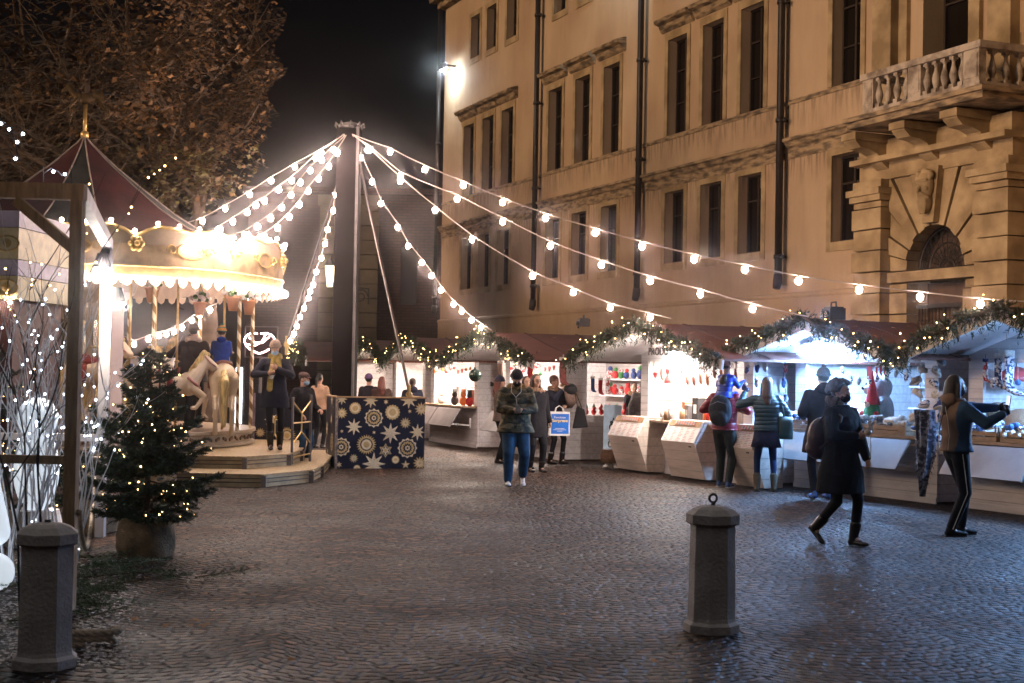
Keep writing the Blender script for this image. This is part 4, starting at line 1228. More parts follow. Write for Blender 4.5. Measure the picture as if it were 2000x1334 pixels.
for s_ in (-1, 1): m.ball((s_ * .1, -.08, .035), (.06, .09, .035), 10, 6); m.cap((s_ * .08, -.03, .05), (s_ * .06, 0, .14), .035, .04)
m.build('boots', CREAM, bt, True)

# ------------------------------------------------ hut D and E goods
def hang_stocking(key, px, py, y, L, mm, label, flip=1):
    sock(key, px, py, y, L, label, mm, CREAM, 'stockings and gloves hung in the stocking hut', flip)
hang_stocking('D', 1036, 706, -.5, .5, RED, 'bright red stocking with a white heart above the glasses wearer')
hang_stocking('D', 1100, 698, -.5, .55, mat('dull_red_felt', (.22, .06, .05), .9, .3, 20), 'dull red stocking hanging above the black cap')
hang_stocking('D', 1158, 735, .3, .32, BLUEW, 'blue stocking in the open side of the stocking hut')
hang_stocking('D', 1173, 738, .3, .34, RED, 'red stocking beside the blue one in the open side')
hang_stocking('D', 1188, 738, .3, .32, KNITR, 'patterned red stocking beside the plain red one')
hang_stocking('E', 978, 704, -.8, .46, mat('brown_cone', (.12, .07, .05), .9, .3, 20), 'brown pointed felt bag hanging from the twig garland', -1)
p, rz = wpos('D', 1114, 765, -.35)
t = thing('felt_hat', 'black felt cap with a brown hanging flap beside the woman with the roll', 'hat', p, rz)
m = MB(); m.ball((0, 0, .04), (.15, .13, .12), 14, 10); m.build('crown', BLACKM, t, True)
m = MB(); m.tube([(0.0, .02, .02), (.03, .02, -.16), (-.05, .02, -.3)], [.15, .13, .05], 14, True, .6); m.build('flap', mat('taupe_felt', (.22, .14, .11), .9, .2, 20), t, True)
rg = random.Random(9)
for k in range(16):
    x = -1.3 + k * .17; mm = rg.choice([RED, GREYW, ORANGE, KNITR, CREAM, RED])
    fr = HUT['D']; t_ = thing('felt_toy', 'small felt toy, number %d along the stocking hut counter' % (k + 1), 'toy', fr.w(x, -.1 + rg.uniform(-.05, .08), .942), rg.uniform(0, 6), 'felt toys along the stocking hut counter')
    m = MB(); m.ball((0, 0, .05), (.055, .05, .06), 10, 7); m.ball((0, -.02, .12), (.038, .038, .038), 9, 7); m.build('body', mm, t_, True); m = MB(); m.lathe([(.04, .14), (.006, .22)], 8); m.build('cap', rg.choice([RED, NAVY, GREENM]), t_, True)
for k in range(9):
    fr = HUT['D']; t_ = thing('felt_toy', 'small felt toy, number %d along the open side counter' % (k + 1), 'toy', fr.w(1.38, .55 + k * .17, .915), rg.uniform(0, 6), 'felt toys on the open side counter')
    m = MB(); m.ball((0, 0, .05), (.055, .05, .06), 10, 7); m.ball((0, -.02, .12), (.038, .038, .038), 9, 7); m.build('body', rg.choice([RED, RED, GREYW, NAVY]), t_, True); m = MB(); m.lathe([(.04, .14), (.006, .22)], 8); m.build('cap', rg.choice([RED, NAVY, GREENM]), t_, True)
def back_goods(key, seed, n, palette, what):
    """rows of goods on the back shelves"""
    rg = random.Random(seed); fr = HUT[key]
    for row, z in enumerate((1.278, 1.628)):
        for k in range(n):
            x = -1.1 + 2.2 * (k + rg.uniform(.2, .8)) / n; mm = rg.choice(palette); s_ = rg.uniform(.8, 1.25)
            t_ = thing(what[0], '%s, number %d along the %s back shelf of the %s' % (what[1], k + 1, 'lower' if row == 0 else 'upper', what[2]), what[3], fr.w(x, 2.25, z), rg.uniform(-.5, .5), what[4])
            m = MB()
            if what[0] == 'boxed_gift': m.box(-.07 * s_, .07 * s_, -.05, .05, 0, .13 * s_); m.mat(1).box(-.012, .012, -.052, .052, -.0, .132 * s_)
            else: m.ball((0, 0, .085 * s_), (.07 * s_, .06 * s_, .085 * s_), 10, 7); m.mat(1).ball((0, -.02, .19 * s_), (.045 * s_,) * 3, 9, 7)
            m.build('body', [mm, rg.choice(palette)], t_, what[0] != 'boxed_gift')
back_goods('A', 31, 7, [NAVY, BLUEW, KNIT, RED, CREAM], ('woolly_hat', 'bobble hat', 'sock hut', 'hat', 'bobble hats on back shelves'))
back_goods('B', 32, 7, [NAVY, KNIT, GREYW, CREAM], ('woolly_hat', 'knitted hat', 'teddy bear hut', 'hat', 'knitted hats on back shelves'))
back_goods('C', 33, 8, [KRAFT, RED, CREAM, ORANGE], ('boxed_gift', 'food packet', 'food hut', 'packet', 'food packets on back shelves'))
back_goods('D', 34, 8, [RED, KNITR, NAVY, GREENM], ('felt_animal', 'felt animal', 'stocking hut', 'toy', 'felt animals on back shelves'))
back_goods('E', 35, 6, [KRAFT, RED, CREAM], ('boxed_gift', 'wrapped box', 'hut with the tilted flaps', 'box', 'wrapped boxes on back shelves'))
# hut E counter
fr = HUT['E']
for k, (px, mm, nm, lb) in enumerate([(862, CREAM, 'toy_bear', 'pale soft toy on the counter beyond the flaps'), (888, BLACKM, 'toy_bear', 'dark soft toy on the counter with flaps'), (905, ORANGE, 'toy_bear', 'orange soft toy on the counter with flaps'), (917, RED, 'toy_bear', 'toy snowman in a red coat on the counter')]):
    x, z = fr.px(px, 780, -.1); t_ = thing(nm, lb, 'toy', fr.w(x, -.1, .945), 0, 'soft toys on the far hut counter')
    m = MB(); m.ball((0, 0, .1), (.09, .08, .11), 12, 8); m.build('body', mm, t_, True); m = MB(); m.ball((0, -.01, .24), .065, 10, 8); m.lathe([(.07, .29), (.05, .30), (.05, .37)], 10); m.build('head', BLACKM if mm is RED else mm, t_, True)
x, z = fr.px(912, 730, -.2); t_ = thing('toy_house', 'little wooden house with a dark roof on the far counter', 'ornament', fr.w(x, .3, 1.30), 0)
m = MB(); m.box(-.2, .2, -.15, .15, -.35, .1); m.build('walls', KRAFT, t_); m = MB(); m.prism([(-.28, .1), (.28, .1), (0, .25)], lambda a, b, q: (a, q, b), -.2, .2); m.build('roof', BLACKM, t_)
p, rz = wpos('E', 928, 733, -1.2)
t_ = thing('glass_ball', 'big dark glass ball hanging from the garland', 'bauble', p, 0)
m = MB(); m.ball((0, 0, 0), .13, 20, 14); m.build('ball', mat('dark_green_glass', (.01, .03, .02), .08, .1, 5, spec=.9), t_, True); m = MB(); m.lathe([(.03, .12), (.03, .16)], 10); m.tube([(0, 0, .16), (0, 0, .3)], .006, 5); m.build('cap', STEELM if False else IRON, t_)
# rows of small goods hung along the tops of the windows
def hung_row(key, x0, x1, n, seed, kinds, where, cat, grp):
    rg = random.Random(seed); fr = HUT[key]
    for k in range(n):
        x = x0 + (x1 - x0) * (k + .5) / n; kd, mm, nm = rg.choice(kinds); L = rg.uniform(.05, .22)
        t_ = thing('hanging_' + kd, '%s hanging %s along the window top of the %s' % (nm, ('first second third fourth fifth sixth seventh eighth ninth tenth eleventh twelfth thirteenth'.split())[k], where), cat, fr.w(x, -.04, 1.97), fr.rz, grp)
        m = MB(); m.tube([(0, 0, 0), (0, 0, -L)], .003, 4); m.build('cord', CREAM, t_)
        m = MB()
        if kd == 'bauble': m.ball((0, 0, -L - .04), rg.uniform(.035, .05), 12, 8); m.tube([(0, 0, -L), (0, 0, -L - .01)], .012, 8)
        elif kd == 'heart':
            m.prism([(0, -.06), (.05, 0), (.045, .03), (.02, .04), (0, .02), (-.02, .04), (-.045, .03), (-.05, 0)], lambda a, b, q: (a, q, b - L - .04), -.012, .012)
        elif kd == 'sausage': m.tube([(0, 0, -L), (.01, 0, -L - .08), (.03, 0, -L - .16), (.05, 0, -L - .2)], [.012, .026, .026, .01], 8)
        else: mitten(m, (0, 0, -L), .14, rg.uniform(-.3, .3))
        m.build('body', [mm, CREAM], t_, kd != 'heart')
SAUS = mat('cured_sausage', (.16, .045, .03), .5, .3, 14)
hung_row('A', -1.2, 1.2, 11, 51, [('mitten', NAVY, 'navy mitten'), ('mitten', KNIT, 'patterned mitten'), ('bauble', BLUEW, 'blue felt ball'), ('heart', RED, 'red felt heart')], 'sock hut', 'ornament', 'goods hung in the sock hut window')
hung_row('B', -.5, 1.25, 9, 52, [('mitten', GREYW, 'grey mitten'), ('mitten', KNIT, 'patterned mitten'), ('bauble', CREAM, 'white wool ball')], 'teddy bear hut', 'ornament', 'goods hung in the teddy bear hut window')
hung_row('C', -1.3, 1.4, 13, 53, [('sausage', SAUS, 'cured sausage'), ('sausage', TERRA, 'pale sausage'), ('heart', RED, 'red paper heart')], 'food hut', 'food', 'goods hung in the food hut window')
hung_row('D', -1.2, 1.2, 11, 54, [('heart', RED, 'red felt heart'), ('bauble', RED, 'red ball'), ('bauble', GREENM, 'green ball'), ('mitten', NAVY, 'navy mitten')], 'stocking hut', 'ornament', 'goods hung in the stocking hut window')
hung_row('E', -1.3, 1.3, 10, 55, [('bauble', ORANGE, 'orange ball'), ('bauble', RED, 'red ball'), ('heart', RED, 'red heart')], 'hut with the tilted flaps', 'ornament', 'goods hung in the window above the tilted flaps')
rg = random.Random(61)
for key, n, nm in (('C', 9, 'food hut'), ('E', 7, 'hut with the tilted flaps'), ('F', 6, 'hut beside the starry box'), ('B', 6, 'teddy bear hut'), ('A', 6, 'sock hut')):
    fr = HUT[key]
    for k in range(n):
        x = -1.25 + 2.5 * (k + rg.uniform(.3, .7)) / n; h_ = rg.uniform(.15, .42); w_ = rg.uniform(.08, .16); mm = rg.choice([KRAFT, SAUS, TERRA, FLAPM, GREYW, BLACKM, CRATEM])
        t_ = thing('stacked_box', 'box stacked in the %s, %s behind the counter' % (nm, ('first second third fourth fifth sixth seventh eighth ninth'.split())[k]), 'box', fr.w(x, rg.uniform(.45, .7), .95 if key in 'CE' else .95), fr.rz + rg.uniform(-.2, .2), 'stock behind the hut counters')
        m = MB(); m.box(-w_, w_, -.1, .1, 0, h_); m.build('carton', mm, t_); m = MB(); m.box(-w_ - .004, w_ + .004, -.104, .104, h_, h_ + .015); m.box(-w_ * .5, w_ * .5, -.104, -.1005, h_ * .3, h_ * .7); m.build('lid_and_label', PAPER, t_)
        m = MB(); m.box(-w_, w_, -.1, .1, -.93 + .015, -.002); m.build('pedestal', WHITEP, t_)
# fallen leaves on the roofs
LEAF = mat('fallen_leaf', (.34, .15, .05), .8, .4, 4)
rg = random.Random(77)
m = MB()
for key, fr in HUT.items():
    pass
def leaf(m, p, s, rg, flat=.3):
    a = rg.uniform(0, 6.28); u_ = Vector((math.cos(a), math.sin(a), rg.uniform(-flat, flat))) * s; v_ = Vector((-math.sin(a), math.cos(a), rg.uniform(-flat, flat))) * s * .8
    P = [p - u_, p - u_ * .3 - v_ * .5, p + u_ * .1 - v_, p + u_ * .35 - v_ * .45, p + u_, p + u_ * .35 + v_ * .45, p + u_ * .1 + v_, p - u_ * .3 + v_ * .5]
    m.add([x + Vector((0, 0, s * .15 * (i % 2))) for i, x in enumerate(P)], [tuple(range(8))])
for key, zr, ze, span in (('B', 2.56, 2.0, 2.15), ('C', 2.56, 1.96, 2.55), ('D', 2.5, 1.93, 2.55), ('E', 2.46, 1.93, 2.1), ('A', 2.62, 2.0, 2.0)):
    fr = HUT[key]
    for k in range(11):
        x = rg.uniform(.2, span - .1); y = rg.uniform(-.9, 2.2)
        m = MB(); leaf(m, Vector((0, 0, 0)), rg.uniform(.05, .09), rg)
        o = m.build('fallen_leaf', LEAF, None); o.location = fr.w(x, y, zr - (zr - ze) * x / span + .065)
        tag(o, 'dry brown leaf lying on a red brown hut roof', 'leaf', 'dry leaves on the hut roofs')
# ================================================================== PEOPLE
SKIN = mat('skin', (0.52, 0.30, 0.21), 0.5, 0.06, 12)
def cloth(name, col, rough=0.8, bump=0.5, scale=5.0, **k):
    return mat(name, col, max(rough, .8), 0.25, scale, bump=bump * 1.3, bscale=14, spec=0.15, **k)
def puffer(name, col, pitch=0.075, rough=0.4):
    if name in MATS: return MATS[name]
    m = mat(name, col, rough, 0.2, 6)
    nt = m.node_tree; b = nt.nodes['Principled BSDF']
    tc = nt.nodes.new('ShaderNodeTexCoord'); s = nt.nodes.new('ShaderNodeSeparateXYZ'); nt.links.new(tc.outputs['Object'], s.inputs[0])
    n = nt.nodes.new('ShaderNodeTexNoise'); n.inputs['Scale'].default_value = 7; nt.links.new(tc.outputs['Object'], n.inputs['Vector'])
    a = nt.nodes.new('ShaderNodeMath'); a.operation = 'MULTIPLY_ADD'; a.inputs[1].default_value = 0.03; nt.links.new(n.outputs['Fac'], a.inputs[0]); nt.links.new(s.outputs['Z'], a.inputs[2])
    q = nt.nodes.new('ShaderNodeMath'); q.operation = 'MULTIPLY'; q.inputs[1].default_value = math.pi / pitch; nt.links.new(a.outputs[0], q.inputs[0])
    r = nt.nodes.new('ShaderNodeMath'); r.operation = 'SINE'; nt.links.new(q.outputs[0], r.inputs[0])
    t = nt.nodes.new('ShaderNodeMath'); t.operation = 'ABSOLUTE'; nt.links.new(r.outputs[0], t.inputs[0])
    p = nt.nodes.new('ShaderNodeMath'); p.operation = 'POWER'; p.inputs[1].default_value = 0.5; nt.links.new(t.outputs[0], p.inputs[0])
    bp = nt.nodes.new('ShaderNodeBump'); bp.inputs['Distance'].default_value = 0.012; bp.inputs['Strength'].default_value = 0.7
    nt.links.new(p.outputs[0], bp.inputs['Height']); nt.links.new(bp.outputs[0], b.inputs['Normal'])
    return m
HAIRB = mat('brown_hair', (0.035, 0.020, 0.013), 0.55, 0.4, 40, bump=0.6, bscale=90, stretch=(1, 1, 0.15))
HAIRD = mat('black_hair', (0.010, 0.008, 0.008), 0.5, 0.4, 40, bump=0.6, bscale=90, stretch=(1, 1, 0.15))
HAIRR = mat('red_brown_hair', (0.12, 0.03, 0.018), 0.5, 0.4, 40, bump=0.6, bscale=90, stretch=(1, 1, 0.15))
FUR = mat('tan_fur', (0.28, 0.17, 0.10), 1.0, 0.5, 45, bump=1.0, bscale=130)
BLKC = cloth('black_coat_cloth', (0.014, 0.013, 0.017), 0.75)
NAVC = cloth('navy_coat_cloth', (0.016, 0.017, 0.030), 0.8)
JEAN = cloth('blue_denim', (0.022, 0.058, 0.105), 0.85, 0.4, 9)
BLKT = cloth('black_trousers', (0.012, 0.012, 0.015), 0.8)
LEATHER = mat('black_leather', (0.014, 0.011, 0.010), 0.3, 0.3, 9)
PHONE = mat('phone_case', (0.02, 0.02, 0.022), 0.25, 0.1, 5)
EYEW = mat('eye_white', (0.6, 0.58, 0.55), 0.3, 0.02, 5); EYED = mat('eye_dark', (0.02, 0.012, 0.01), 0.2, 0.02, 5)

def ik(a, b, l1, l2, hint):
    a, b, hint = Vector(a), Vector(b), Vector(hint)
    d = b - a; L = d.length
    if L > (l1 + l2) * 0.998:
        b = a + d.normalized() * (l1 + l2) * 0.998; d = b - a; L = d.length
    d.normalize()
    x = (l1 * l1 - l2 * l2 + L * L) / (2 * L)
    h = math.sqrt(max(0, l1 * l1 - x * x))
    p = hint - d * hint.dot(d)
    p = p.normalized() if p.length > 1e-5 else Vector((0, -1, 0))
    return a + d * x + p * h, b

def hand(m, w_, d, n, curl, side, s=1.0):
    """palm and five fingers; w_ wrist, d direction of the forearm, n direction the palm faces"""
    d = d.normalized(); n = (n - d * n.dot(d)); n = n.normalized() if n.length > 1e-4 else Vector((0, 0, -1)); t = d.cross(n) * side
    M = Matrix((d, t, n)).transposed()
    m.ball(w_ + d * 0.045 * s, (0.052 * s, 0.040 * s, 0.017 * s), 10, 7, M)
    m.cap(w_ - d * .03, w_ + d * .02, .026 * s, .024 * s, 8)
    for k in range(4):
        b = w_ + d * (0.082 - 0.006 * abs(k - 1)) * s + t * (0.029 - k * 0.0195) * s
        L = (0.036, 0.042, 0.038, 0.029)[k] * s
        c = curl + (0.12 if k > 1 else 0) + 0.05 * k
        d1 = d * math.cos(c * 0.8) + n * math.sin(c * 0.8); d2 = d * math.cos(c * 1.9) + n * math.sin(c * 1.9)
        p1 = b + d1 * L; p2 = p1 + d2 * L * 0.85
        m.cap(b, p1, 0.0095 * s, 0.0088 * s, 7); m.cap(p1, p2, 0.0088 * s, 0.0075 * s, 7)
    b = w_ + d * 0.025 * s + t * 0.034 * s
    d1 = (d * 0.7 + t * 0.6 + n * 0.35 * (0.4 + curl)).normalized(); d2 = (d * 0.85 + t * 0.05 + n * 0.55 * (0.4 + curl)).normalized()
    m.cap(b, b + d1 * .035 * s, 0.0125 * s, 0.0105 * s, 7); m.cap(b + d1 * .035 * s, b + d1 * .035 * s + d2 * .03 * s, 0.0105 * s, 0.0085 * s, 7)

def person(label, loc, rz, H=1.72, feet=((-0.10, 0, 0, 0), (0.10, 0, 0, 0)), hands=None, elbows=None, coat=BLKC, hem=0.85, hemr=(0.21, 0.15), bulk=1.0,
           trousers=BLKT, legr=1.0, shoes=LEATHER, boots=0.0, heel=0.0, hair=('short', HAIRD), hat=None, hatc=None, pom=False, mask=None, head=(0, 0), lean=0.0, collar=None,
           skirt=None, gloves=None, curl=0.7, eyes=False, sleeve=None, vox=0.010, group='people in the market', seat=None, headk=1.0, sole=None, female=False, hood=None, palms=None):
    s = H / 1.75
    hs = s * headk
    t = thing('person', label, 'person', loc, rz, group)
    V = lambda x, y, z: Vector((x * s, y * s, z * s))
    hipz = 0.93
    tors = lambda p: Vector((p.x, p.y - math.sin(lean) * max(0, p.z - hipz * s), p.z - (1 - math.cos(lean)) * max(0, p.z - hipz * s)))
    shw = 0.165 if female else 0.185
    hips = [V(-0.085, 0, 0.90), V(0.085, 0, 0.90)]
    # feet: (x, y, lift, pitch) in metres of a 1.75 m body
    ankles, knees = [], []
    for i in (0, 1):
        fx_, fy_, fl, fp = feet[i]
        a = V(fx_, fy_, 0.085 + fl)
        if seat is not None and seat != 'stand': a = V(*seat[i][1])
        k, a2 = ik(hips[i], a, 0.43 * s, 0.42 * s, (0.12 * (-1 if i == 0 else 1), -1, 0.0))
        if seat is not None and seat != 'stand': k = V(*seat[i][0]); a2 = a
        ankles.append(a2); knees.append(k)
    sh = [tors(V(-shw, 0.0, 1.42)), tors(V(shw, 0.0, 1.42))]
    hd = hands or ((-0.26, -0.06, 0.86), (0.26, -0.06, 0.86))
    el = elbows or ((-0.35, 0.5, -0.3), (0.35, 0.5, -0.3))
    wr, eb = [], []
    for i in (0, 1):
        e, w_ = ik(sh[i], V(*hd[i]), 0.29 * s, 0.26 * s, el[i])
        eb.append(e); wr.append(w_)
    neck = tors(V(0, 0.01, 1.47))
    Rh = Matrix.Rotation(head[0], 3, 'Z') @ Matrix.Rotation(head[1], 3, 'X')   # head: yaw, nod (positive = down)
    HP = lambda x, y, z: neck + Rh @ Vector((x * hs, y * hs, (z - 1.47) * hs))
    # ---- body
    m = MB()
    m.ball(HP(0, 0.005, 1.655), (0.074 * hs, 0.092 * hs, 0.095 * hs), 16, 12, Rh)
    m.ball(HP(0, -0.022, 1.595), (0.056 * hs, 0.064 * hs, 0.070 * hs), 14, 10, Rh)
    m.ball(HP(0, -0.065, 1.545), (0.026 * hs, 0.022 * hs, 0.020 * hs), 10, 7, Rh)
    m.cap(HP(0, -0.082, 1.655), HP(0, -0.104, 1.612), 0.010 * hs, 0.014 * hs, 8)
    m.ball(HP(0, -0.080, 1.672), (0.050 * hs, 0.018 * hs, 0.012 * hs), 10, 7, Rh)
    m.ball(HP(0, -0.083, 1.578), (0.024 * hs, 0.012 * hs, 0.008 * hs), 8, 6, Rh); m.ball(HP(0, -0.081, 1.566), (0.020 * hs, 0.012 * hs, 0.008 * hs), 8, 6, Rh)
    for q in (-1, 1):
        m.ball(HP(q * 0.076, 0.01, 1.625), (0.010 * hs, 0.020 * hs, 0.030 * hs), 8, 6, Rh)
        m.ball(HP(q * 0.040, -0.062, 1.605), (0.022 * hs, 0.020 * hs, 0.024 * hs), 8, 6, Rh)
    m.cap(neck - Vector((0, 0, 0.05 * hs)), HP(0, 0.01, 1.60), 0.052 * hs, 0.050 * hs, 12)
    m.loft([(0, 0, .86 * s, .13 * s, .09 * s), (0, 0, .95 * s, .14 * s, .10 * s), (tors(V(0, 0, 1.1)).x, tors(V(0, 0, 1.1)).y, tors(V(0, 0, 1.1)).z, .115 * s, .08 * s), (0, tors(V(0, 0, 1.32)).y, tors(V(0, 0, 1.32)).z, .15 * s, .10 * s), (0, tors(V(0, 0, 1.43)).y, tors(V(0, 0, 1.43)).z, .13 * s, .07 * s), (0, tors(V(0, 0, 1.47)).y, tors(V(0, 0, 1.47)).z, .06 * s, .05 * s)])
    for i in (0, 1):
        m.cap(hips[i], knees[i], 0.070 * s, 0.048 * s); m.cap(knees[i], ankles[i], 0.046 * s, 0.032 * s)
        m.cap(ankles[i], ankles[i] + Matrix.Rotation(feet[i][3], 3, "X") @ Vector((0, -0.07 * s, -0.045 * s)), 0.030 * s, 0.022 * s)
        m.cap(sh[i], eb[i], 0.045 * s, 0.036 * s); m.cap(eb[i], wr[i], 0.034 * s, 0.025 * s)
        d = (wr[i] - eb[i])
        pn = Vector(palms[i]) if palms else Vector((0, 0, -1)) if abs(d.normalized().z) < 0.8 else Vector((1 if i == 0 else -1, 0, 0))
        hand(m, wr[i] + d.normalized() * .01, d, pn, curl, 1 if i == 0 else -1, s)
    body = blob(m, 'body', SKIN, t, vox, 2)
    if gloves:
        zs = [wr[0] , wr[1]]
        remat(body, [SKIN, gloves], lambda c: 1 if min((c - (w_)).length for w_ in zs) < .17 * s else 0)
    if eyes:
        for q in (-1, 1):
            e = MB(); e.ball(HP(q * 0.031, -0.073, 1.637), (0.013 * hs, 0.010 * hs, 0.008 * hs), 8, 6, Rh); e.mat(1).ball(HP(q * 0.031, -0.081, 1.637), (0.006 * hs, 0.004 * hs, 0.006 * hs), 8, 6, Rh); e.build('eye', [EYEW, EYED], t, True)
            e = MB(); e.cap(HP(q * .014, -.093, 1.668), HP(q * .05, -.082, 1.668), .004 * hs, .003 * hs, 6); e.build('eyebrow', HAIRD, t, True)
    # ---- trousers
    m = MB()
    m.ball(V(0, 0, 0.93), (0.155 * s * legr ** .5, 0.115 * s * legr ** .5, 0.12 * s), 14, 9)
    for i in (0, 1):
        m.cap(hips[i], knees[i], 0.090 * s * legr, 0.064 * s * legr); m.cap(knees[i], ankles[i] + Vector((0, 0, 0.02)), 0.062 * s * legr, 0.048 * s * legr)
    blob(m, 'tights' if skirt else 'trousers', trousers, t, 0.014, 3)
    if skirt:
        m = MB(); m.loft([(0, 0, skirt[1] * s, .235 * s, .19 * s), (0, 0, (skirt[1] + .12) * s, .205 * s, .165 * s), (0, 0, 1.0 * s, .17 * s, .125 * s)], 24); m.build('skirt', skirt[0], t, True)
    # ---- shoes
    for i in (0, 1):
        a = ankles[i]; fp = feet[i][3]
        Rf = Matrix.Rotation(fp, 3, 'X')
        F = lambda x, y, z: a + Rf @ Vector((x * s, y * s, z * s))
        m = MB()
        m.cap(F(0, 0.045, -0.045), F(0, -0.09, -0.052), 0.036 * s, 0.034 * s, 10); m.ball(F(0, -0.135, -0.055), (0.043 * s, 0.060 * s, 0.028 * s), 12, 7, Rf); m.ball(F(0, 0.01, -0.01), (0.042 * s, 0.055 * s, 0.05 * s), 10, 7, Rf)
        if boots: m.cap(F(0, 0.01, -0.01), a + (knees[i] - a).normalized() * boots * s, 0.050 * s, 0.062 * s * max(1, legr * .9), 12)
        if heel: m.cap(F(0, 0.05, -0.05), F(0, 0.055, -0.075), 0.024 * s, 0.018 * s, 8)
        sh_ = blob(m, 'boot' if boots else 'shoe', shoes, t, 0.009, 2)
        if sole:
            m = MB(); m.obox(F(0, -0.04, -0.078), Rf @ Vector((.040 * s, 0, 0)), Rf @ Vector((0, .125 * s, 0)), Rf @ Vector((0, 0, .008 * s))); m.build('sole', sole, sh_)
    # ---- coat
    m = MB()
    B = bulk
    def ring(z, rx, ry):
        p = tors(V(0, 0, z)); return (p.x, p.y, p.z, rx * s * B, ry * s * B)
    rings = [ring(hem, hemr[0] / 1.0, hemr[1])]
    if hem < 0.80: rings.append(ring((hem + 0.98) / 2, hemr[0] * 0.93, hemr[1] * 0.95))
    rings += [ring(1.00, 0.175, 0.13), ring(1.12, 0.165 if female else 0.18, 0.125), ring(1.28, 0.19 if female else 0.20, 0.135), ring(1.38, 0.19 if female else 0.205, 0.12), ring(1.45, 0.125, 0.085), ring(1.50, 0.07, 0.068)]
    m.loft(rings, 24)
    for i in (0, 1):
        m.cap(sh[i] + Vector((0, 0, -.015)), eb[i], 0.072 * s * B, 0.060 * s * B); m.cap(eb[i], wr[i] - (wr[i] - eb[i]).normalized() * .015, 0.058 * s * B, 0.044 * s * B)
    ct = blob(m, 'coat', coat, t, 0.013, 3)
    if sleeve:
        remat(ct, [coat, sleeve], lambda c: 1 if abs(c.x) > .17 * s or (c - (sh[0] + wr[0]) / 2).length < 0 or min((c - (sh[i].lerp(eb[i], q / 3))).length for i in (0, 1) for q in range(1, 4)) < .085 * s or min((c - (eb[i].lerp(wr[i], q / 3))).length for i in (0, 1) for q in range(0, 4)) < .08 * s else 0)
    if collar:
        m = MB(); kind, cm = collar
        if kind == 'fur':
            for k in range(22):
                a = k / 22 * 2 * math.pi
                m.ball(neck + Vector((0.105 * s * math.sin(a), 0.02 + 0.095 * s * math.cos(a), (0.02 + 0.03 * math.cos(a)) * s)), 0.042 * s * (1 + .15 * math.sin(k * 3)), 8, 6)
            blob(m, 'fur_collar', cm, t, .012, 1)
        elif kind == 'hoodup':
            m.ball(HP(0, 0.03, 1.65), (0.108 * hs, 0.12 * hs, 0.135 * hs), 14, 10, Rh); m.cap(neck, HP(0, .03, 1.6), .09 * hs, .10 * hs); o_ = blob(m, 'hood', cm, t, .013, 2)
        elif kind == 'hood':
            m.ball(neck + V(0, 0.09, 0.02 / s), (0.13 * s, 0.075 * s, 0.085 * s), 12, 9); m.tube([neck + Vector((0.095 * s * math.sin(k / 12 * 6.283), .015 + 0.09 * s * math.cos(k / 12 * 6.283), .01)) for k in range(13)], .03 * s, 8, False)
            blob(m, 'hood', cm, t, .013, 2)
        elif kind == 'scarf':
            for k, r_ in ((0, .088), (1, .082)):
                m.tube([neck + Vector((r_ * s * math.sin(q / 14 * 6.283), .0 + r_ * s * math.cos(q / 14 * 6.283), (.01 + .045 * k + .015 * math.sin(q + k)) * s)) for q in range(15)], .036 * s, 8, False)
            m.cap(neck + V(-.03, -.09, 0), V(-.07, -.17, 1.25), .04, .045, 10); m.cap(V(-.07, -.17, 1.25), V(-.09, -.17, .98), .05, .05, 10)
            m.cap(neck + V(.05, -.09, 0), V(.06, -.17, 1.30), .04, .04, 10)
            blob(m, 'scarf', cm, t, .012, 2)
    # ---- hair, hat, mask
    hk, hm = hair
    m = MB()
    if hk != 'none':
        m.ball(HP(0, 0.022, 1.668), (0.084 * hs, 0.092 * hs, 0.096 * hs), 14, 10, Rh)
    if hk == 'long':
        m.cap(HP(0, .05, 1.66), HP(0, .08, 1.46), .08 * hs, .085 * hs); m.cap(HP(0, .08, 1.48), HP(0, .11, 1.36), .075 * hs, .05 * hs)
        for q in (-1, 1): m.cap(HP(q * .07, .0, 1.64), HP(q * .078, .01, 1.45), .028 * hs, .03 * hs)
    if hk == 'curly':
        rg = random.Random(5)
        for k in range(260):
            v = Vector((rg.gauss(0, 1), rg.gauss(0, 1) + .35, rg.gauss(0, 1))).normalized()
            if v.y < -.30 and v.z < .62: continue
            m.ball(HP(0, .02, 1.645) + Rh @ Vector((v.x * .128 * hs, v.y * .13 * hs, v.z * .135 * hs - (.06 if v.z < 0 else 0))), rg.uniform(.015, .032) * hs, 7, 5)
    if hk == 'bun':
        m.ball(HP(0, .12, 1.68), .055 * hs, 10, 8); m.cap(HP(0, .07, 1.66), HP(0, .1, 1.5), .07 * hs, .04 * hs)
    if hk == 'pony':
        m.cap(HP(0, .10, 1.69), HP(0, .17, 1.60), .04 * hs, .04 * hs); m.cap(HP(0, .17, 1.60), HP(0, .17, 1.44), .038 * hs, .02 * hs)
    if m.v: blob(m, 'hair', hm, t, .011, 1)
    if hat == 'beanie':
        m = MB(); m.ball(HP(0, 0.018, 1.690), (0.092 * hs, 0.102 * hs, 0.094 * hs), 16, 10, Rh)
        h_ = m.build('beanie', hatc, t, True)
        me = h_.data
        m = MB(); m.tube([HP(.088 * math.sin(k / 16 * 6.283), .018 + .100 * math.cos(k / 16 * 6.283), 1.672) for k in range(17)], .016 * hs, 7, False); m.build('brim', hatc, h_, True)
        if pom: m = MB(); m.ball(HP(0, .03, 1.795), .035 * hs, 10, 8); m.build('pompom', hatc, h_, True)
    if hat == 'cap':
        m = MB(); m.ball(HP(0, 0.012, 1.700), (0.090 * hs, 0.108 * hs, 0.066 * hs), 16, 9, Rh); m.ball(HP(0, -.09, 1.672), (.07 * hs, .06 * hs, .012 * hs), 12, 6, Rh); blob(m, 'flat_cap', hatc, t, .01, 1)
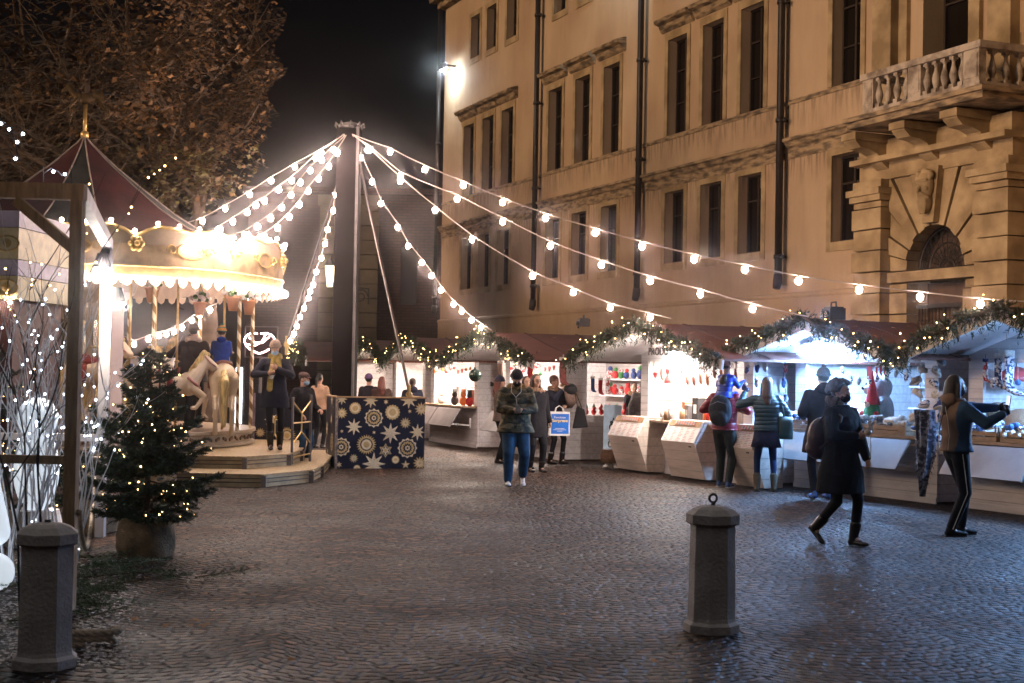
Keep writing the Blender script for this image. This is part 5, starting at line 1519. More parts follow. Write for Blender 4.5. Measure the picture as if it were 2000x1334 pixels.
    if hat == 'headband':
        m = MB(); m.ball(HP(0, 0.015, 1.688), (0.090 * hs, 0.100 * hs, 0.088 * hs), 14, 9, Rh); m.build('beret', hatc, t, True)
    if mask:
        m = MB(); m.ball(HP(0, -0.047, 1.580), (0.060 * hs, 0.066 * hs, 0.052 * hs), 14, 9, Rh); k_ = m.build('face_mask', mask, t, True)
    info = dict(V=V, HP=HP, wr=wr, eb=eb, sh=sh, neck=neck, s=s, Rh=Rh, ankles=ankles, knees=knees, hips=hips, tors=tors, rz=rz, loc=Vector(loc))
    return t, info
def held(t, info, name, label, cat, mb, m, p, rot=(0, 0, 0), smooth=False):
    """something carried: stays a thing of its own"""
    o = mb.build(name, m, None, smooth)
    Rz = Matrix.Rotation(info['rz'], 3, 'Z')
    o.location = info['loc'] + Rz @ Vector(p)
    o.rotation_euler = (rot[0], rot[1], rot[2] + info['rz'])
    return tag(o, label, cat)
def phone(t, i, p, rot, label):
    m = MB().box(-.037, .037, -.005, .005, -.075, .075); o = held(t, i, 'phone', label, 'phone', m, PHONE, p, rot)
    m = MB().box(-.033, .033, .005, .0065, -.07, .07); m.build('screen', emit('phone_screen', (.75, .85, 1), 1.2, False), o)
def strap_bag(t, i, a, b, c, size, m_, label, name='shoulder_bag', thick=.012):
    """bag with body at c (size half extents) on a strap from a over b"""
    V = i['V']
    Rz = Matrix.Rotation(i['rz'], 3, 'Z'); root = thing(name, label, 'bag', i['loc'] + Rz @ V(*c), i['rz'])
    m = MB(); m.loft([(0, 0, -size[2], size[0] * .95, size[1] * .9), (0, 0, -size[2] * .5, size[0], size[1]), (0, 0, size[2] * .5, size[0] * .95, size[1]), (0, 0, size[2], size[0] * .85, size[1] * .6)], 20); m.build('pouch', m_, root, True)
    m = MB(); cc = V(*c); pts = [V(*q) - cc for q in a]; m.tube(pts, thick, 6, True, .5); m.build('strap', m_, root, True)
    return root

# ---- man in camouflage coat
CAMO = bpy.data.materials.new('camouflage'); CAMO.use_nodes = True
_n = CAMO.node_tree; _b = _n.nodes['Principled BSDF']; _b.inputs['Roughness'].default_value = .85
_c = _n.nodes.new('ShaderNodeTexCoord'); _t = _n.nodes.new('ShaderNodeTexNoise'); _t.inputs['Scale'].default_value = 9; _t.inputs['Detail'].default_value = 1.5; _t.inputs['Distortion'].default_value = .6
_mp = _n.nodes.new('ShaderNodeMapping'); _mp.inputs['Scale'].default_value = (1, 1, 1.7)
_r = _n.nodes.new('ShaderNodeValToRGB'); _r.color_ramp.interpolation = 'CONSTANT'
_r.color_ramp.elements[0].color = (.012, .012, .010, 1); _r.color_ramp.elements[1].position = .58; _r.color_ramp.elements[1].color = (.16, .125, .065, 1)
for p_, c_ in ((.42, (.045, .05, .022, 1)), (.50, (.075, .052, .026, 1))):
    e_ = _r.color_ramp.elements.new(p_); e_.color = c_
_n.links.new(_c.outputs['Object'], _mp.inputs[0]); _n.links.new(_mp.outputs[0], _t.inputs['Vector']); _n.links.new(_t.outputs['Fac'], _r.inputs[0]); _n.links.new(_r.outputs[0], _b.inputs['Base Color'])
_w = _n.nodes.new('ShaderNodeTexNoise'); _w.inputs['Scale'].default_value = 11; _n.links.new(_c.outputs['Object'], _w.inputs['Vector'])
_bp = _n.nodes.new('ShaderNodeBump'); _bp.inputs['Distance'].default_value = .03; _bp.inputs['Strength'].default_value = .8; _n.links.new(_w.outputs['Fac'], _bp.inputs['Height']); _n.links.new(_bp.outputs[0], _b.inputs['Normal'])
WSHOE = mat('white_sneaker', (.62, .58, .56), .5, .15, 20)
BSOLE = mat('dark_rubber', (.02, .02, .02), .7)
t, i = person('man in a camouflage coat and jeans walking while looking at his phone', G(1005, 948), R(4), 1.77, feet=((-.11, -.10, .0, 0), (.13, .10, .06, R(38))), hands=((-.045, -.28, 1.14), (.055, -.28, 1.14)), elbows=((-1, .3, -.6), (1, .3, -.6)),
    coat=CAMO, hem=.80, hemr=(.235, .17), bulk=1.27, trousers=JEAN, legr=1.42, shoes=WSHOE, head=(R(0), R(26)), mask=cloth('black_mask', (.012, .012, .014)), collar=('fur', mat('mustard_fur', (.20, .12, .035), 1, .4, 40, bump=1, bscale=120)), palms=((.6, .5, .4), (-.6, .5, .4)), curl=.9, eyes=True, hat='beanie', hatc=mat('dark_grey_knit', (.03, .027, .03), .95, .3, 50, bump=.6), sole=BSOLE)
phone(t, i, (0.005, -.37, 1.185), (R(-50), 0, 0), 'dark phone held in both hands by the man in the camouflage coat')
m = MB(); m.tube([i['HP'](-.07, -.03, 1.60), i['V'](-.09, -.19, 1.42), i['V'](-.02, -.23, 1.34), i['V'](0, -.24, 1.22), i['V'](.0, -.33, 1.15)], .0035, 5); m.tube([i['HP'](.07, -.03, 1.60), i['V'](.06, -.19, 1.42), i['V'](-.02, -.23, 1.34)], .0035, 5)
held(t, i, 'earphones', 'white earphone cable hanging down the camouflage coat', 'earphones', m, PAPER, (0, 0, 0))

# ---- woman with the blue bag
t, i = person('woman in a navy coat with fur collar biting into a roll', G(1082, 906), R(42), 1.67, feet=((-.09, .02, 0, 0), (.10, -.12, 0, R(-4))), hands=((-.06, -.24, 1.47), (.05, -.26, 1.16)), elbows=((-1, .2, -.8), (1, .3, -.6)),
    coat=NAVC, hem=.62, hemr=(.215, .16), bulk=1.06, shoes=LEATHER, boots=.13, heel=.02, hair=('short', HAIRB), hat='headband', hatc=mat('taupe_knit', (.24, .13, .10), .95, .3, 50, bump=.6), collar=('fur', FUR), eyes=True, female=True, head=(R(15), R(-4)), curl=1.1, palms=((.8, 0, .5), (-.6, 0, -.5)), legr=.92)
m = MB(); m.cap((-.06, 0, 0), (.06, 0, 0.01), .034, .030, 10); m.mat(1).cap((-.05, -.01, .022), (.05, -.01, .03), .018, .018, 8)
held(t, i, 'bread_roll', 'filled bread roll held to the mouth of the woman with fur collar', 'bread roll', m, [mat('bread_crust', (.62, .42, .24), .7, .3, 20), CREAM], (0.0, -.235, 1.50), smooth=True)
# shopping bag
bagp = at(1092, 822, 26.2)
bg_ = thing('shopping_bag', 'white paper bag with a big blue printed panel held by the woman in navy', 'bag', Vector((bagp.x, bagp.y, 1.75 - (850 - 726) / FPX * 26.2)), R(10))
m = MB(); w_, h_ = .19, .44
m.prism([(-w_, 0), (w_, 0), (w_ * .99, h_), (-w_ * .99, h_)], lambda a, b, q: (a, q, b), -.06, .06); m.build('paper', PAPER, bg_)
m = MB(); m.box(-w_ + .03, w_ - .02, -.063, -.0605, .035, h_ - .04); m.build('blue_panel', mat('bag_blue', (.02, .16, .62), .35, .1, 4), bg_)
Mt = lambda x, z: Matrix.Translation((x, -.065, z)) @ Matrix.Rotation(R(90), 4, 'X')
text('print', 'Favolose', .062, PAPER, bg_, Mt(.0, .335), .001); text('print', 'Sorprese', .082, mat('bag_yellow', (.85, .62, .25), .5), bg_, Mt(.0, .275), .001, .002)
m = MB()
for z, a in ((.13, .09), (.105, .12), (.08, .05)): m.box(-a, a, -.0655, -.0636, z, z + .008)
m.build('small_print', PAPER, bg_)
for q in (-.035, .035):
    m = MB(); m.tube([(-.08, q, h_ - .02), (-.06, q, h_ + .07), (0, q * .4, h_ + .11), (.06, q, h_ + .07), (.08, q, h_ - .02)], .006, 6); m.build('handle', PAPER, bg_)
hb = at(1132, 822, 26.6)
hb_ = thing('handbag', 'soft black handbag hanging beside the blue printed bag', 'bag', Vector((hb.x, hb.y, .70)), R(20))
m = MB(); m.prism([(-.13, 0), (.16, .03), (.08, .36), (-.05, .42)], lambda a, b, q: (a, q, b), -.05, .05); blob(m, 'pouch', cloth('black_bag_cloth', (.015, .014, .016)), hb_, .014, 3)
m = MB(); m.tube([(-.04, 0, .38), (-.08, 0, .55), (-.10, 0, .66)], .008, 6); m.tube([(.05, 0, .36), (-.03, 0, .55), (-.09, 0, .67)], .008, 6); m.build('handle', LEATHER, hb_)

# ---- two women behind the camouflage coat and the one in a navy hat
t, i = person('woman in glasses and black parka with fur hood eating behind the camouflage coat', G(1044, 922), R(25), 1.70, hands=((-.05, -.24, 1.42), (.26, -.05, .9)), elbows=((-1, .2, -.8), (.3, 1, -.3)), hem=.62, hemr=(.22, .17), bulk=1.08,
    coat=BLKC, hair=('long', HAIRB), collar=('fur', FUR), eyes=True, female=True, head=(R(5), R(4)), curl=1.1, shoes=LEATHER, boots=.10, legr=1.15, feet=((-.1, 0, 0, 0), (.08, -.12, 0, 0)))
m = MB()
for q in (-1, 1): m.tube([i['HP'](q * .033 + .022 * math.cos(k), -.102, 1.637 + .018 * math.sin(k)) for k in range(7)], .003, 4, False)
m.tube([i['HP'](-.011, -.104, 1.64), i['HP'](.011, -.104, 1.64)], .003, 4)
held(t, i, 'glasses', 'thin dark glasses on the woman with the fur hood', 'glasses', m, BLACKM, (0, 0, 0))
tb = thing('tote_bag', 'cream tote bag hanging beside the black parka', 'bag', at(1033, 850, 24.9) * 1.0, R(25)); tb.location.z = .62
m = MB(); m.prism([(-.15, 0), (.15, 0), (.16, .40), (-.15, .42)], lambda a, b, q: (a, q, b), -.04, .04); m.build('pouch', mat('cream_canvas', (.58, .45, .30), .9, .12, 8, bump=.4), tb)
m = MB(); m.tube([(-.08, 0, .40), (-.04, 0, .72), (.0, 0, .78), (.06, 0, .40)], .011, 6); m.build('handle', mat('yellow_strap', (.55, .38, .08), .8), tb)
t, i = person('brown haired woman in a grey striped coat half hidden by the camouflage coat', G(1026, 916), R(20), 1.66, hair=('long', HAIRB), coat=puffer('striped_grey_puffer', (.16, .17, .20), .05), hem=.55, hemr=(.22, .17), bulk=1.1, female=True, eyes=True, trousers=cloth('grey_wool_cloth', (.3, .32, .36)), hands=((-.2, -.2, 1.2), (.24, -.12, 1.0)), vox=.012)
t, i = person('person in a navy knit hat eating at the far corner of the stocking hut', G(976, 905), R(70), 1.64, hat='beanie', hatc=mat('navy_knit', (.02, .02, .045), .95, .3, 50, bump=.6), coat=cloth('brown_jacket_cloth', (.10, .07, .055)), hands=((-.08, -.24, 1.40), (.1, -.26, 1.35)), eyes=True, female=True, hair=('long', HAIRR), vox=.012)

# ---- father with a child on his shoulders
REDP = puffer('dark_red_puffer', (.20, .012, .030), .085, .35)
BLUEP = puffer('bright_blue_puffer', (.012, .05, .42), .07, .3)
CARGO = cloth('dark_cargo_cloth', (.028, .034, .032), .8, .7)
t, i = person('man in a dark red padded jacket carrying a child on his shoulders', G(1413, 952), R(152), 1.74, feet=((-.09, .02, 0, 0), (.10, -.10, 0, 0)), hands=((-.17, -.20, 1.22), (.17, -.20, 1.22)), elbows=((-1, .3, -.6), (1, .3, -.6)), coat=REDP, hem=.90, hemr=(.19, .14), bulk=1.12, trousers=CARGO, legr=1.22,
    shoes=mat('blue_trainer', (.02, .07, .22), .5, .2, 20), sole=mat('pale_sole', (.5, .5, .48), .7), hair=('short', HAIRD), group='people in the market')
DAD = i
root = thing('backpack', 'round black backpack on the back of the man in dark red', 'backpack', i['loc'], i['rz'])
m = MB(); m.ball((0, .20, 1.20), (.19, .13, .25), 16, 12); m.ball((0, .26, 1.10), (.15, .10, .14), 14, 9); blob(m, 'pack', cloth('backpack_black', (.016, .018, .022), .65), root, .015, 2)
for q in (-1, 1):
    m = MB(); m.tube([(q * .11, .13, 1.36), (q * .12, .02, 1.49), (q * .13, -.14, 1.38), (q * .15, -.13, 1.2), (q * .17, .05, 1.05)], .022, 8, True, .5); m.build('strap', BLACKM, root, True)
m = MB(); m.tube([(-.15, .27, 1.30), (0, .335, 1.34), (.15, .27, 1.28)], .005, 5); m.build('zip', GREYW, root)
# child on the shoulders: seat-level coordinates of a small body
cs = 0.60 * 1.0
cp = i['loc'] + Vector((0, 0, 1.44 - .93 * .60 + .0)) + Matrix.Rotation(i['rz'], 3, 'Z') @ Vector((0, .05, 0))
t, i = person('small child in a shiny blue padded suit riding on a man\'s shoulders', cp, R(140), 1.75 * .60, seat=(((-.17, -.30, .95), (-.22, -.32, .58)), ((.17, -.30, .95), (.22, -.32, .58))), hands=((-.30, -.42, 1.28), (.30, -.48, 1.25)), elbows=((-.5, 0, -1), (.5, 0, -1)), coat=BLUEP, hem=.86, hemr=(.22, .18), bulk=1.18, headk=1.35,
    trousers=BLUEP, legr=1.35, shoes=LEATHER, hat='beanie', hatc=mat('red_dotted_knit', (.50, .01, .03), .9, 0, 30, col2=(.6, .35, .35), contrast=(.62, .66)), hair=('short', HAIRB), lean=R(14), head=(R(0), R(-5)), vox=.008, gloves=BLUEP)

# ---- woman in green jacket
TEAL = puffer('teal_puffer', (.010, .048, .072), .06, .45)
t, i = person('woman in a teal padded jacket and navy skirt touching the hanging mittens', G(1495, 960), R(176), 1.73, feet=((-.13, 0, 0, 0), (.13, 0, 0, 0)), hands=((-.24, -.16, .98), (.31, -.26, 1.50)), elbows=((-1, .3, -.5), (1, .1, -.9)), coat=TEAL, hem=.93, hemr=(.19, .145), bulk=1.1, female=True,
    skirt=(cloth('navy_skirt_cloth', (.012, .016, .045)), .68), trousers=cloth('navy_tights', (.008, .02, .07)), legr=.88, shoes=mat('olive_suede', (.085, .07, .045), .9, .2, 12), boots=.16, hair=('long', mat('light_brown_hair', (.055, .032, .022), .5, .4, 40, bump=.6, bscale=90, stretch=(1, 1, .15))), gloves=mat('navy_glove', (.012, .016, .05), .8), sole=BSOLE)
strap_bag(t, i, [(-.2, .0, 1.44), (-.23, .08, 1.3), (-.27, .08, 1.12)], None, (-.28, .05, .98), (.12, .07, .17), mat('teal_bag', (.008, .045, .05), .5, .2, 6), 'teal cloth bag on the shoulder of the woman in the skirt')
# ---- hooded man behind the curly woman
t, i = person('tall man in a black hooded coat with blue shoes facing the teddy bear hut', G(1604, 974), R(186), 1.86, coat=BLKC, hem=.62, hemr=(.24, .17), bulk=1.12, hat='beanie', hatc=mat('pale_blue_knit', (.07, .075, .10), .95, .3, 50, bump=.6), pom=True, collar=('hood', BLKC), hair=('short', HAIRD), hands=((-.2, -.2, 1.1), (.2, -.2, 1.1)), shoes=mat('blue_shoe', (.03, .10, .30), .5), trousers=BLKT)

# ---- curly woman walking
t, i = person('woman with curly dark hair in a long black coat walking past the bollard', G(1640, 1064), R(38), 1.70, feet=((-.10, .24, .085, R(42)), (.08, -.13, 0, 0)), hands=((-.06, -.25, 1.18), (.12, -.25, .93)), elbows=((-1, .2, -.6), (1, .3, -.3)), coat=cloth('long_black_coat', (.010, .010, .013), .85, .6), hem=.56, hemr=(.235, .20), bulk=1.14, female=True,
    trousers=BLKT, legr=.98, shoes=LEATHER, boots=.14, heel=.03, hair=('curly', HAIRB), mask=cloth('black_mask', (.012, .012, .014)), collar=('hood', cloth('black_snood', (.012, .012, .014))), eyes=True, head=(R(14), R(0)), curl=1.0, vox=.008, palms=((.9, 0, .2), (-1, .2, .1)))
m = MB(); m.ball((0, 0, 0), (.05, .035, .035), 12, 8); m.tube([(0, 0, 0), (-.03, -.03, .08), (.03, -.03, .11), (.04, -.02, .02), (-.02, -.03, .06)], .006, 6); m.tube([(0, -.02, 0), (.01, -.03, -.14), (.0, -.03, -.24)], .005, 5); m.ball((0, -.03, -.25), .012, 8, 6)
held(t, i, 'earphones', 'tangled white earphones in the hand of the curly haired woman', 'earphones', m, mat('off_white_plastic', (.52, .46, .42), .5), (-.03, -.37, 1.19), smooth=True)
root = thing('backpack', 'brown leather backpack worn by the curly haired woman', 'backpack', i['loc'], i['rz'])
m = MB(); m.ball((-.04, .24, 1.10), (.17, .12, .22), 16, 12); m.ball((-.04, .26, 1.0), (.16, .13, .13), 14, 9); blob(m, 'pack', mat('brown_leather', (.055, .022, .014), .4, .3, 6, bump=.2), root, .013, 2)
m = MB(); m.tube([(-.10, .20, 1.28), (-.13, .03, 1.44), (-.14, -.12, 1.34), (-.17, -.08, 1.15), (-.19, .12, 1.0)], .017, 8, True, .5); m.build('strap', mat('brown_leather', (.055, .022, .014)), root, True)

# ---- person holding up a phone
t, i = person('person in a brown and blue fleece holding a phone out at arm\'s length', G(1866, 1046), R(100), 1.79, feet=((-.10, .10, 0, 0), (.10, -.12, 0, 0)), hands=((-.20, -.44, 1.34), (.12, -.60, 1.40)), elbows=((-.5, .2, -1), (.6, .2, -1)), coat=cloth('brown_fleece', (.17, .115, .085), .95, .3), sleeve=cloth('blue_fleece', (.03, .07, .15), .9, .3), hem=.92, hemr=(.20, .155), bulk=1.10, female=True,
    trousers=BLKT, legr=1.12, shoes=mat('black_suede', (.012, .012, .014), .85), sole=BSOLE, hair=('long', HAIRD), mask=cloth('grey_mask', (.12, .10, .11)), collar=('hood', cloth('brown_fleece', (.17, .115, .085))), head=(R(-6), R(0)), gloves=mat('dark_glove', (.02, .02, .03), .9), vox=.008, curl=1.0, palms=((1, 0, 0), (-1, 0, 0)))
phone(t, i, (.13, -.70, 1.50), (R(8), 0, R(0)), 'phone held up high in a gloved hand before the sock hut')
for q, kk in ((-1, 0), (1, 1)):
    a, b, c = i['hips'][kk], i['knees'][kk], i['ankles'][kk]
    m = MB(); o_ = Vector((q * .098, .02, 0)); m.tube([a + o_, a.lerp(b, .5) + o_ * .93, b + o_ * .76, b.lerp(c, .5) + o_ * .66, c + o_ * .6], .005, 5); m.build('piping', PAPER, t)
m = MB()
for q in (-1, 1): m.tube([(q * .05, .165, 1.44), (q * .10, .16, 1.3), (q * .12, .15, 1.12), (q * .11, .16, .96)], .004, 5)
m.build('seam_piping', CREAM, t)
strap_bag(t, i, [(-.10, .14, 1.44), (.0, .17, 1.3), (.12, .15, 1.12), (.2, .04, 1.06), (.21, -.02, 1.03)], None, (.235, -.03, .96), (.085, .055, .10), LEATHER, 'small shiny black bag slung across the brown and blue fleece', thick=.007)

# ---- woman on the carousel step, man with cap
MUST = mat('mustard_scarf', (.34, .24, .06), .95, .3, 12, bump=.8, bscale=60)
BMASK = mat('blue_mask', (.32, .50, .68), .7, .05, 6)
WP = at(534, 879, 23.5); WP.z = .38
t, i = person('woman in a navy coat and mustard scarf standing on the carousel step', WP, R(12), 1.80, feet=((-.05, -.02, 0, 0), (.10, .06, 0, 0)), hands=((-.13, -.26, 1.22), (.03, -.24, 1.30)), elbows=((-1, .3, -.5), (1, .3, -.5)), coat=NAVC, hem=.68, hemr=(.225, .175), bulk=1.08, female=True,
    trousers=BLKT, legr=.85, shoes=LEATHER, boots=.2, hair=('long', HAIRB), hat='beanie', hatc=mat('beige_knit', (.34, .24, .18), .95, .3, 50, bump=.6), mask=BMASK, collar=('scarf', MUST), eyes=True, head=(R(-8), R(16)), vox=.009, curl=.9, palms=((.6, .3, .5), (-.6, .5, .2)))
phone(t, i, (-.06, -.36, 1.22), (R(-50), 0, R(-30)), 'phone held by the woman in the mustard scarf')
t, i = person('man in a flat cap and pale blue mask behind the step railing', (at(592, 800, 24.6).x, 24.6, 0), R(55), 1.66, coat=BLKC, hem=.72, hemr=(.22, .17), bulk=1.12, trousers=JEAN, hat='cap', hatc=mat('brown_felt', (.07, .035, .03), .9, .2, 20), mask=BMASK, eyes=True, hair=('short', HAIRD), hands=((-.2, -.15, 1.0), (.16, -.26, 1.08)), head=(R(15), R(8)))
person('dark haired woman in a beige top at the far hut window', (at(624, 800, 31).x, 31, 0), R(160), 1.62, coat=cloth('beige_top', (.42, .27, .18)), hem=.9, female=True, hair=('pony', HAIRD), vox=.013)
person('woman in a purple hat seen from behind above the starry box', (at(720, 800, 30.5).x, 30.5, 0), R(165), 1.62, hat='beanie', hatc=mat('purple_knit', (.09, .05, .12), .95, .3, 50, bump=.6), hair=('short', HAIRD), female=True, bulk=1.12, vox=.013)
person('red haired woman in a brown coat above the starry box', (at(745, 800, 30.4).x, 30.4, 0), R(190), 1.58, hair=('long', HAIRR), coat=cloth('dark_brown_coat', (.05, .028, .022)), female=True, bulk=1.08, vox=.013)
person('person with tied brown hair and dark hood beside the slanting guy bar', (at(805, 800, 30).x, 30, 0), R(185), 1.56, hair=('bun', HAIRB), collar=('hood', NAVC), coat=NAVC, bulk=1.2, female=True, vox=.013)
# ---- vendors
f_ = HUT['C']; x, _ = f_.px(1256, 800, 1.0)
person('seller in a grey padded jacket bending inside the food hut', f_.w(x, 1.0, .06), f_.rz + R(65), 1.62, coat=puffer('grey_puffer', (.20, .17, .165), .08), hair=('none', HAIRB), lean=R(26), bulk=1.15, collar=('hoodup', puffer('grey_puffer', (.2, .17, .165))), vox=.013, hem=.8)
f_ = HUT['E']; x, _ = f_.px(886, 780, .9)
person('seller in a dark red sweater inside the hut with tilted flaps', f_.w(x, .9, .06), f_.rz + R(20), 1.58, coat=cloth('dark_red_sweater', (.25, .03, .02)), hair=('short', HAIRD), vox=.013, female=True)
f_ = HUT['D']
person('seller with a beige fur hood leaning at the open side of the stocking hut', f_.w(1.05, 1.75, .06), f_.rz + R(80), 1.52, coat=BLKC, hair=('short', HAIRB), collar=('fur', FUR), hands=((-.1, -.4, 1.1), (.2, -.35, 1.05)), vox=.013, female=True, lean=R(15))
# ================================================================== TALL POLE, GUYS, STRING LIGHTS
BULB = emit('bulb_white', (1.0, 0.74, 0.64), 190)
CABLE = mat('pale_cable', (0.45, 0.38, 0.33), 0.6, 0.1, 5)
POLEM = mat('dark_pole_steel', (0.007, 0.005, 0.005), 0.8, 0.2, 3, spec=0.12)
STEEL = mat('dull_steel', (0.20, 0.18, 0.18), 0.45, 0.15, 6, metal=0.8)
def interp(px, i0, i1, d0, d1):
    t = (px - i0) / (i1 - i0) if i1 != i0 else 0
    return 1.0 / ((1 - t) / d0 + t / d1)
def string_lights(pts, d0, d1, label, bulbs=None, r=0.044, mat_=None, key=None, start=None):
    """pts: pixel waypoints of the cable; the bulbs hang at each point listed in bulbs (default all inner points)"""
    s = [0.0]
    for a, b in zip(pts, pts[1:]): s.append(s[-1] + math.hypot(b[0] - a[0], b[1] - a[1]))
    P = [at(p[0], p[1], interp(q, 0, s[-1], d0, d1)) for p, q in zip(pts, s)]
    t = thing('string_lights', label, 'string lights', P[0], group='strings of bulbs from the tall pole')
    o = P[0]
    cab = MB()
    path = []
    for a, b in zip(P, P[1:]):
        n = 6
        for k in range(n):
            q = k / n
            sag = -0.02 * (b - a).length * 4 * q * (1 - q) * 0.6
            path.append(a.lerp(b, q) - o + Vector((0, 0, sag)))
    path.append(P[-1] - o)
    cab.tube(path, 0.009, 5)
    cab.build('cable', CABLE, t)
    idx = bulbs if bulbs is not None else range(1, len(pts) - 1)
    for i in idx:
        p = P[i] - o
        if i == 0: continue
        b = MB(); b.ball(p - Vector((0, 0, 0.075)), (r, r, r * 1.2), 8, 6)
        bo = b.build('bulb', mat_ or BULB, t, True)
        so = MB(); so.tube([p, p - Vector((0, 0, 0.045))], 0.014, 6); so.build('socket', POLEM, bo)
    return t
TOP = (688, 262)
def sub(pts, step):
    """insert points so that bulbs sit every step pixels"""
    out = []
    s = [0.0]
    for a, b in zip(pts, pts[1:]): s.append(s[-1] + math.hypot(b[0] - a[0], b[1] - a[1]))
    n = max(1, int(s[-1] / step))
    for k in range(n + 1):
        q = s[-1] * k / n
        for i in range(len(s) - 1):
            if s[i] <= q <= s[i + 1] + 1e-6:
                f = (q - s[i]) / (s[i + 1] - s[i]); a, b = pts[i], pts[i + 1]
                out.append((a[0] + (b[0] - a[0]) * f, a[1] + (b[1] - a[1]) * f)); break
    return out
string_lights([TOP, (762, 288), (830, 322), (905, 353), (982, 386), (1066, 416), (1163, 445), (1254, 471), (1356, 496), (1455, 516), (1560, 538), (1678, 555), (1797, 569), (1915, 582), (2040, 590)], 25.6, 17.3, 'uppermost string of white bulbs crossing in front of the palace')
string_lights([TOP, (722, 284), (782, 335), (893, 380), (982, 424), (1075, 471), (1175, 508), (1270, 539), (1368, 564), (1470, 593), (1578, 618)], 25.6, 20.4, 'string of white bulbs ending at the blue lit hut peak')
string_lights([TOP, (718, 285), (782, 345), (850, 402), (922, 459), (1040, 530), (1120, 562), (1192, 592), (1270, 611), (1310, 622)], 25.6, 23.2, 'string of white bulbs ending on the roof of the food hut')
string_lights([TOP, (705, 300), (727, 347), (744, 390), (777, 436), (797, 473), (824, 505), (843, 531), (862, 559), (886, 587), (902, 601), (921, 618), (940, 632), (960, 645)], 25.6, 29.0, 'steep string of white bulbs dropping to the garland behind the pole')
string_lights([(672, 262), (655, 372), (651, 404), (640, 441), (635, 469), (628, 497), (618, 524), (612, 549), (606, 562), (603, 575), (594, 595), (586, 612), (580, 630), (574, 645), (566, 660), (556, 668)], 25.6, 31.0, 'string of white bulbs dropping steeply to the woman in the yellow scarf')
string_lights([(672, 262), (628, 290), (576, 318), (530, 345), (488, 372), (440, 400), (396, 424), (368, 434)], 25.6, 27.0, 'top string of the fan running towards the autumn tree')
string_lights([(672, 262), (617, 300), (570, 344), (545, 362), (517, 384), (500, 392), (483, 406), (455, 424), (430, 440), (400, 462)], 25.6, 23.6, 'second string of the fan running to the carousel canopy')
string_lights(sub([(674, 264), (600, 330), (540, 410), (470, 455), (360, 478)], 30), 25.6, 22.2, 'crowded bright string of bulbs meeting the carousel front')
string_lights(sub([(676, 264), (640, 320), (604, 362), (575, 405), (540, 438), (500, 465), (430, 490)], 30), 25.6, 22.8, 'lower crowded string of bulbs meeting the carousel corner')
string_lights([(240, 655), (262, 665), (290, 655), (310, 648), (325, 645), (340, 640), (356, 632), (375, 618), (390, 608), (410, 598), (440, 584)], 27.5, 26.5, 'low string of white bulbs behind the painted horses')

pole = thing('lighting_pole', 'tall dark square pole rising out of the starry box', 'pole', (at(671, 850, 25.75).x, 25.75, 0))
mb = MB()
mb.box(-0.205, 0.205, -0.2, 0.2, 0.0, 6.08)
mb.build('mast', POLEM, pole)
mb = MB(); mb.beam((0.175, -0.23, 0.0), (0.175, -0.23, 6.1), 0.045, 0.05); mb.build('rod', STEEL, pole)
mb = MB()
mb.lathe([(0.17, 6.08), (0.2, 6.12), (0.2, 6.18), (0.06, 6.22)], 12)
for k in range(9):
    a = k * 0.7
    mb.tube([(0.2 * math.cos(a), 0.2 * math.sin(a), 6.15), (0.26 * math.cos(a), 0.26 * math.sin(a), 6.2), (0.27 * math.cos(a), 0.27 * math.sin(a), 6.12)], 0.015, 5)
mb.build('cap_ring', STEEL, pole)
def guy(p0, d0, p1, d1, r, label):
    a, b = at(*p0, d0), at(*p1, d1)
    t = thing('guy_rod', label, 'guy rod', b)
    m_ = MB(); m_.beam(a - b, (0, 0, 0), r, r * 0.5); m_.build('rod', STEEL, t)
    m_ = MB(); m_.tube([(0, 0, 0.12), (0, 0, -0.25)], 0.03, 8); m_.tube([(0.05 * math.cos(k * .7), 0, -0.05 + 0.05 * math.sin(k * .7)) for k in range(10)], 0.012, 5)
    m_.build('turnbuckle', mat('brass', (0.5, 0.36, 0.15), 0.35, 0.1, 5, metal=0.9), t)
guy((696, 290), 25.9, (799, 765), 25.2, 0.055, 'flat steel guy bar slanting down to the right corner of the starry box')
guy((678, 300), 25.9, (560, 668), 27.5, 0.03, 'thin pale guy rod slanting down behind the carousel steps')
# ================================================================== STARRY BOX round the pole
GOLD = mat('printed_gold', (0.62, 0.45, 0.20), 0.45, 0.12, 8)
GOLDP = mat('printed_pale_gold', (0.80, 0.68, 0.46), 0.45, 0.1, 8)
NIGHTB = mat('printed_night_blue', (0.008, 0.010, 0.026), 0.4, 0.2, 5)
o0, o1 = Vector((-3.04, 24.83, 0)), Vector((-1.52, 25.23, 0))
bang = math.atan2(o1.y - o0.y, o1.x - o0.x)
BW_, BD_, BH_ = (o1 - o0).length, 1.34, 1.235
box = thing('starry_box', 'square dark blue box printed with golden stars round the foot of the pole', 'planter box', o0, bang)
m = MB(); m.box(0, BW_, 0, BD_, 0.0, BH_); m.build('panel', NIGHTB, box)
m = MB()
for z in (BH_ + .012,): m.box(-.02, BW_ + .02, -.02, .04, z - .012, z + .015); m.box(-.02, .04, .04, BD_ + .02, z - .012, z + .015); m.box(BW_ - .04, BW_ + .02, .04, BD_ + .02, z - .012, z + .015)
m.build('rim', KRAFT, box)
m = MB(); m.box(-.012, .03, -.012, .03, 0.0, BH_ - .001); m.build('corner_strip', mat('worn_edge', (.25, .2, .17), .6, .5, 20), box)
def star2d(n, r0, r1, rot=0.0):
    return [((r0 if k % 2 == 0 else r1) * math.sin(math.pi * k / n + rot), (r0 if k % 2 == 0 else r1) * math.cos(math.pi * k / n + rot)) for k in range(2 * n)]
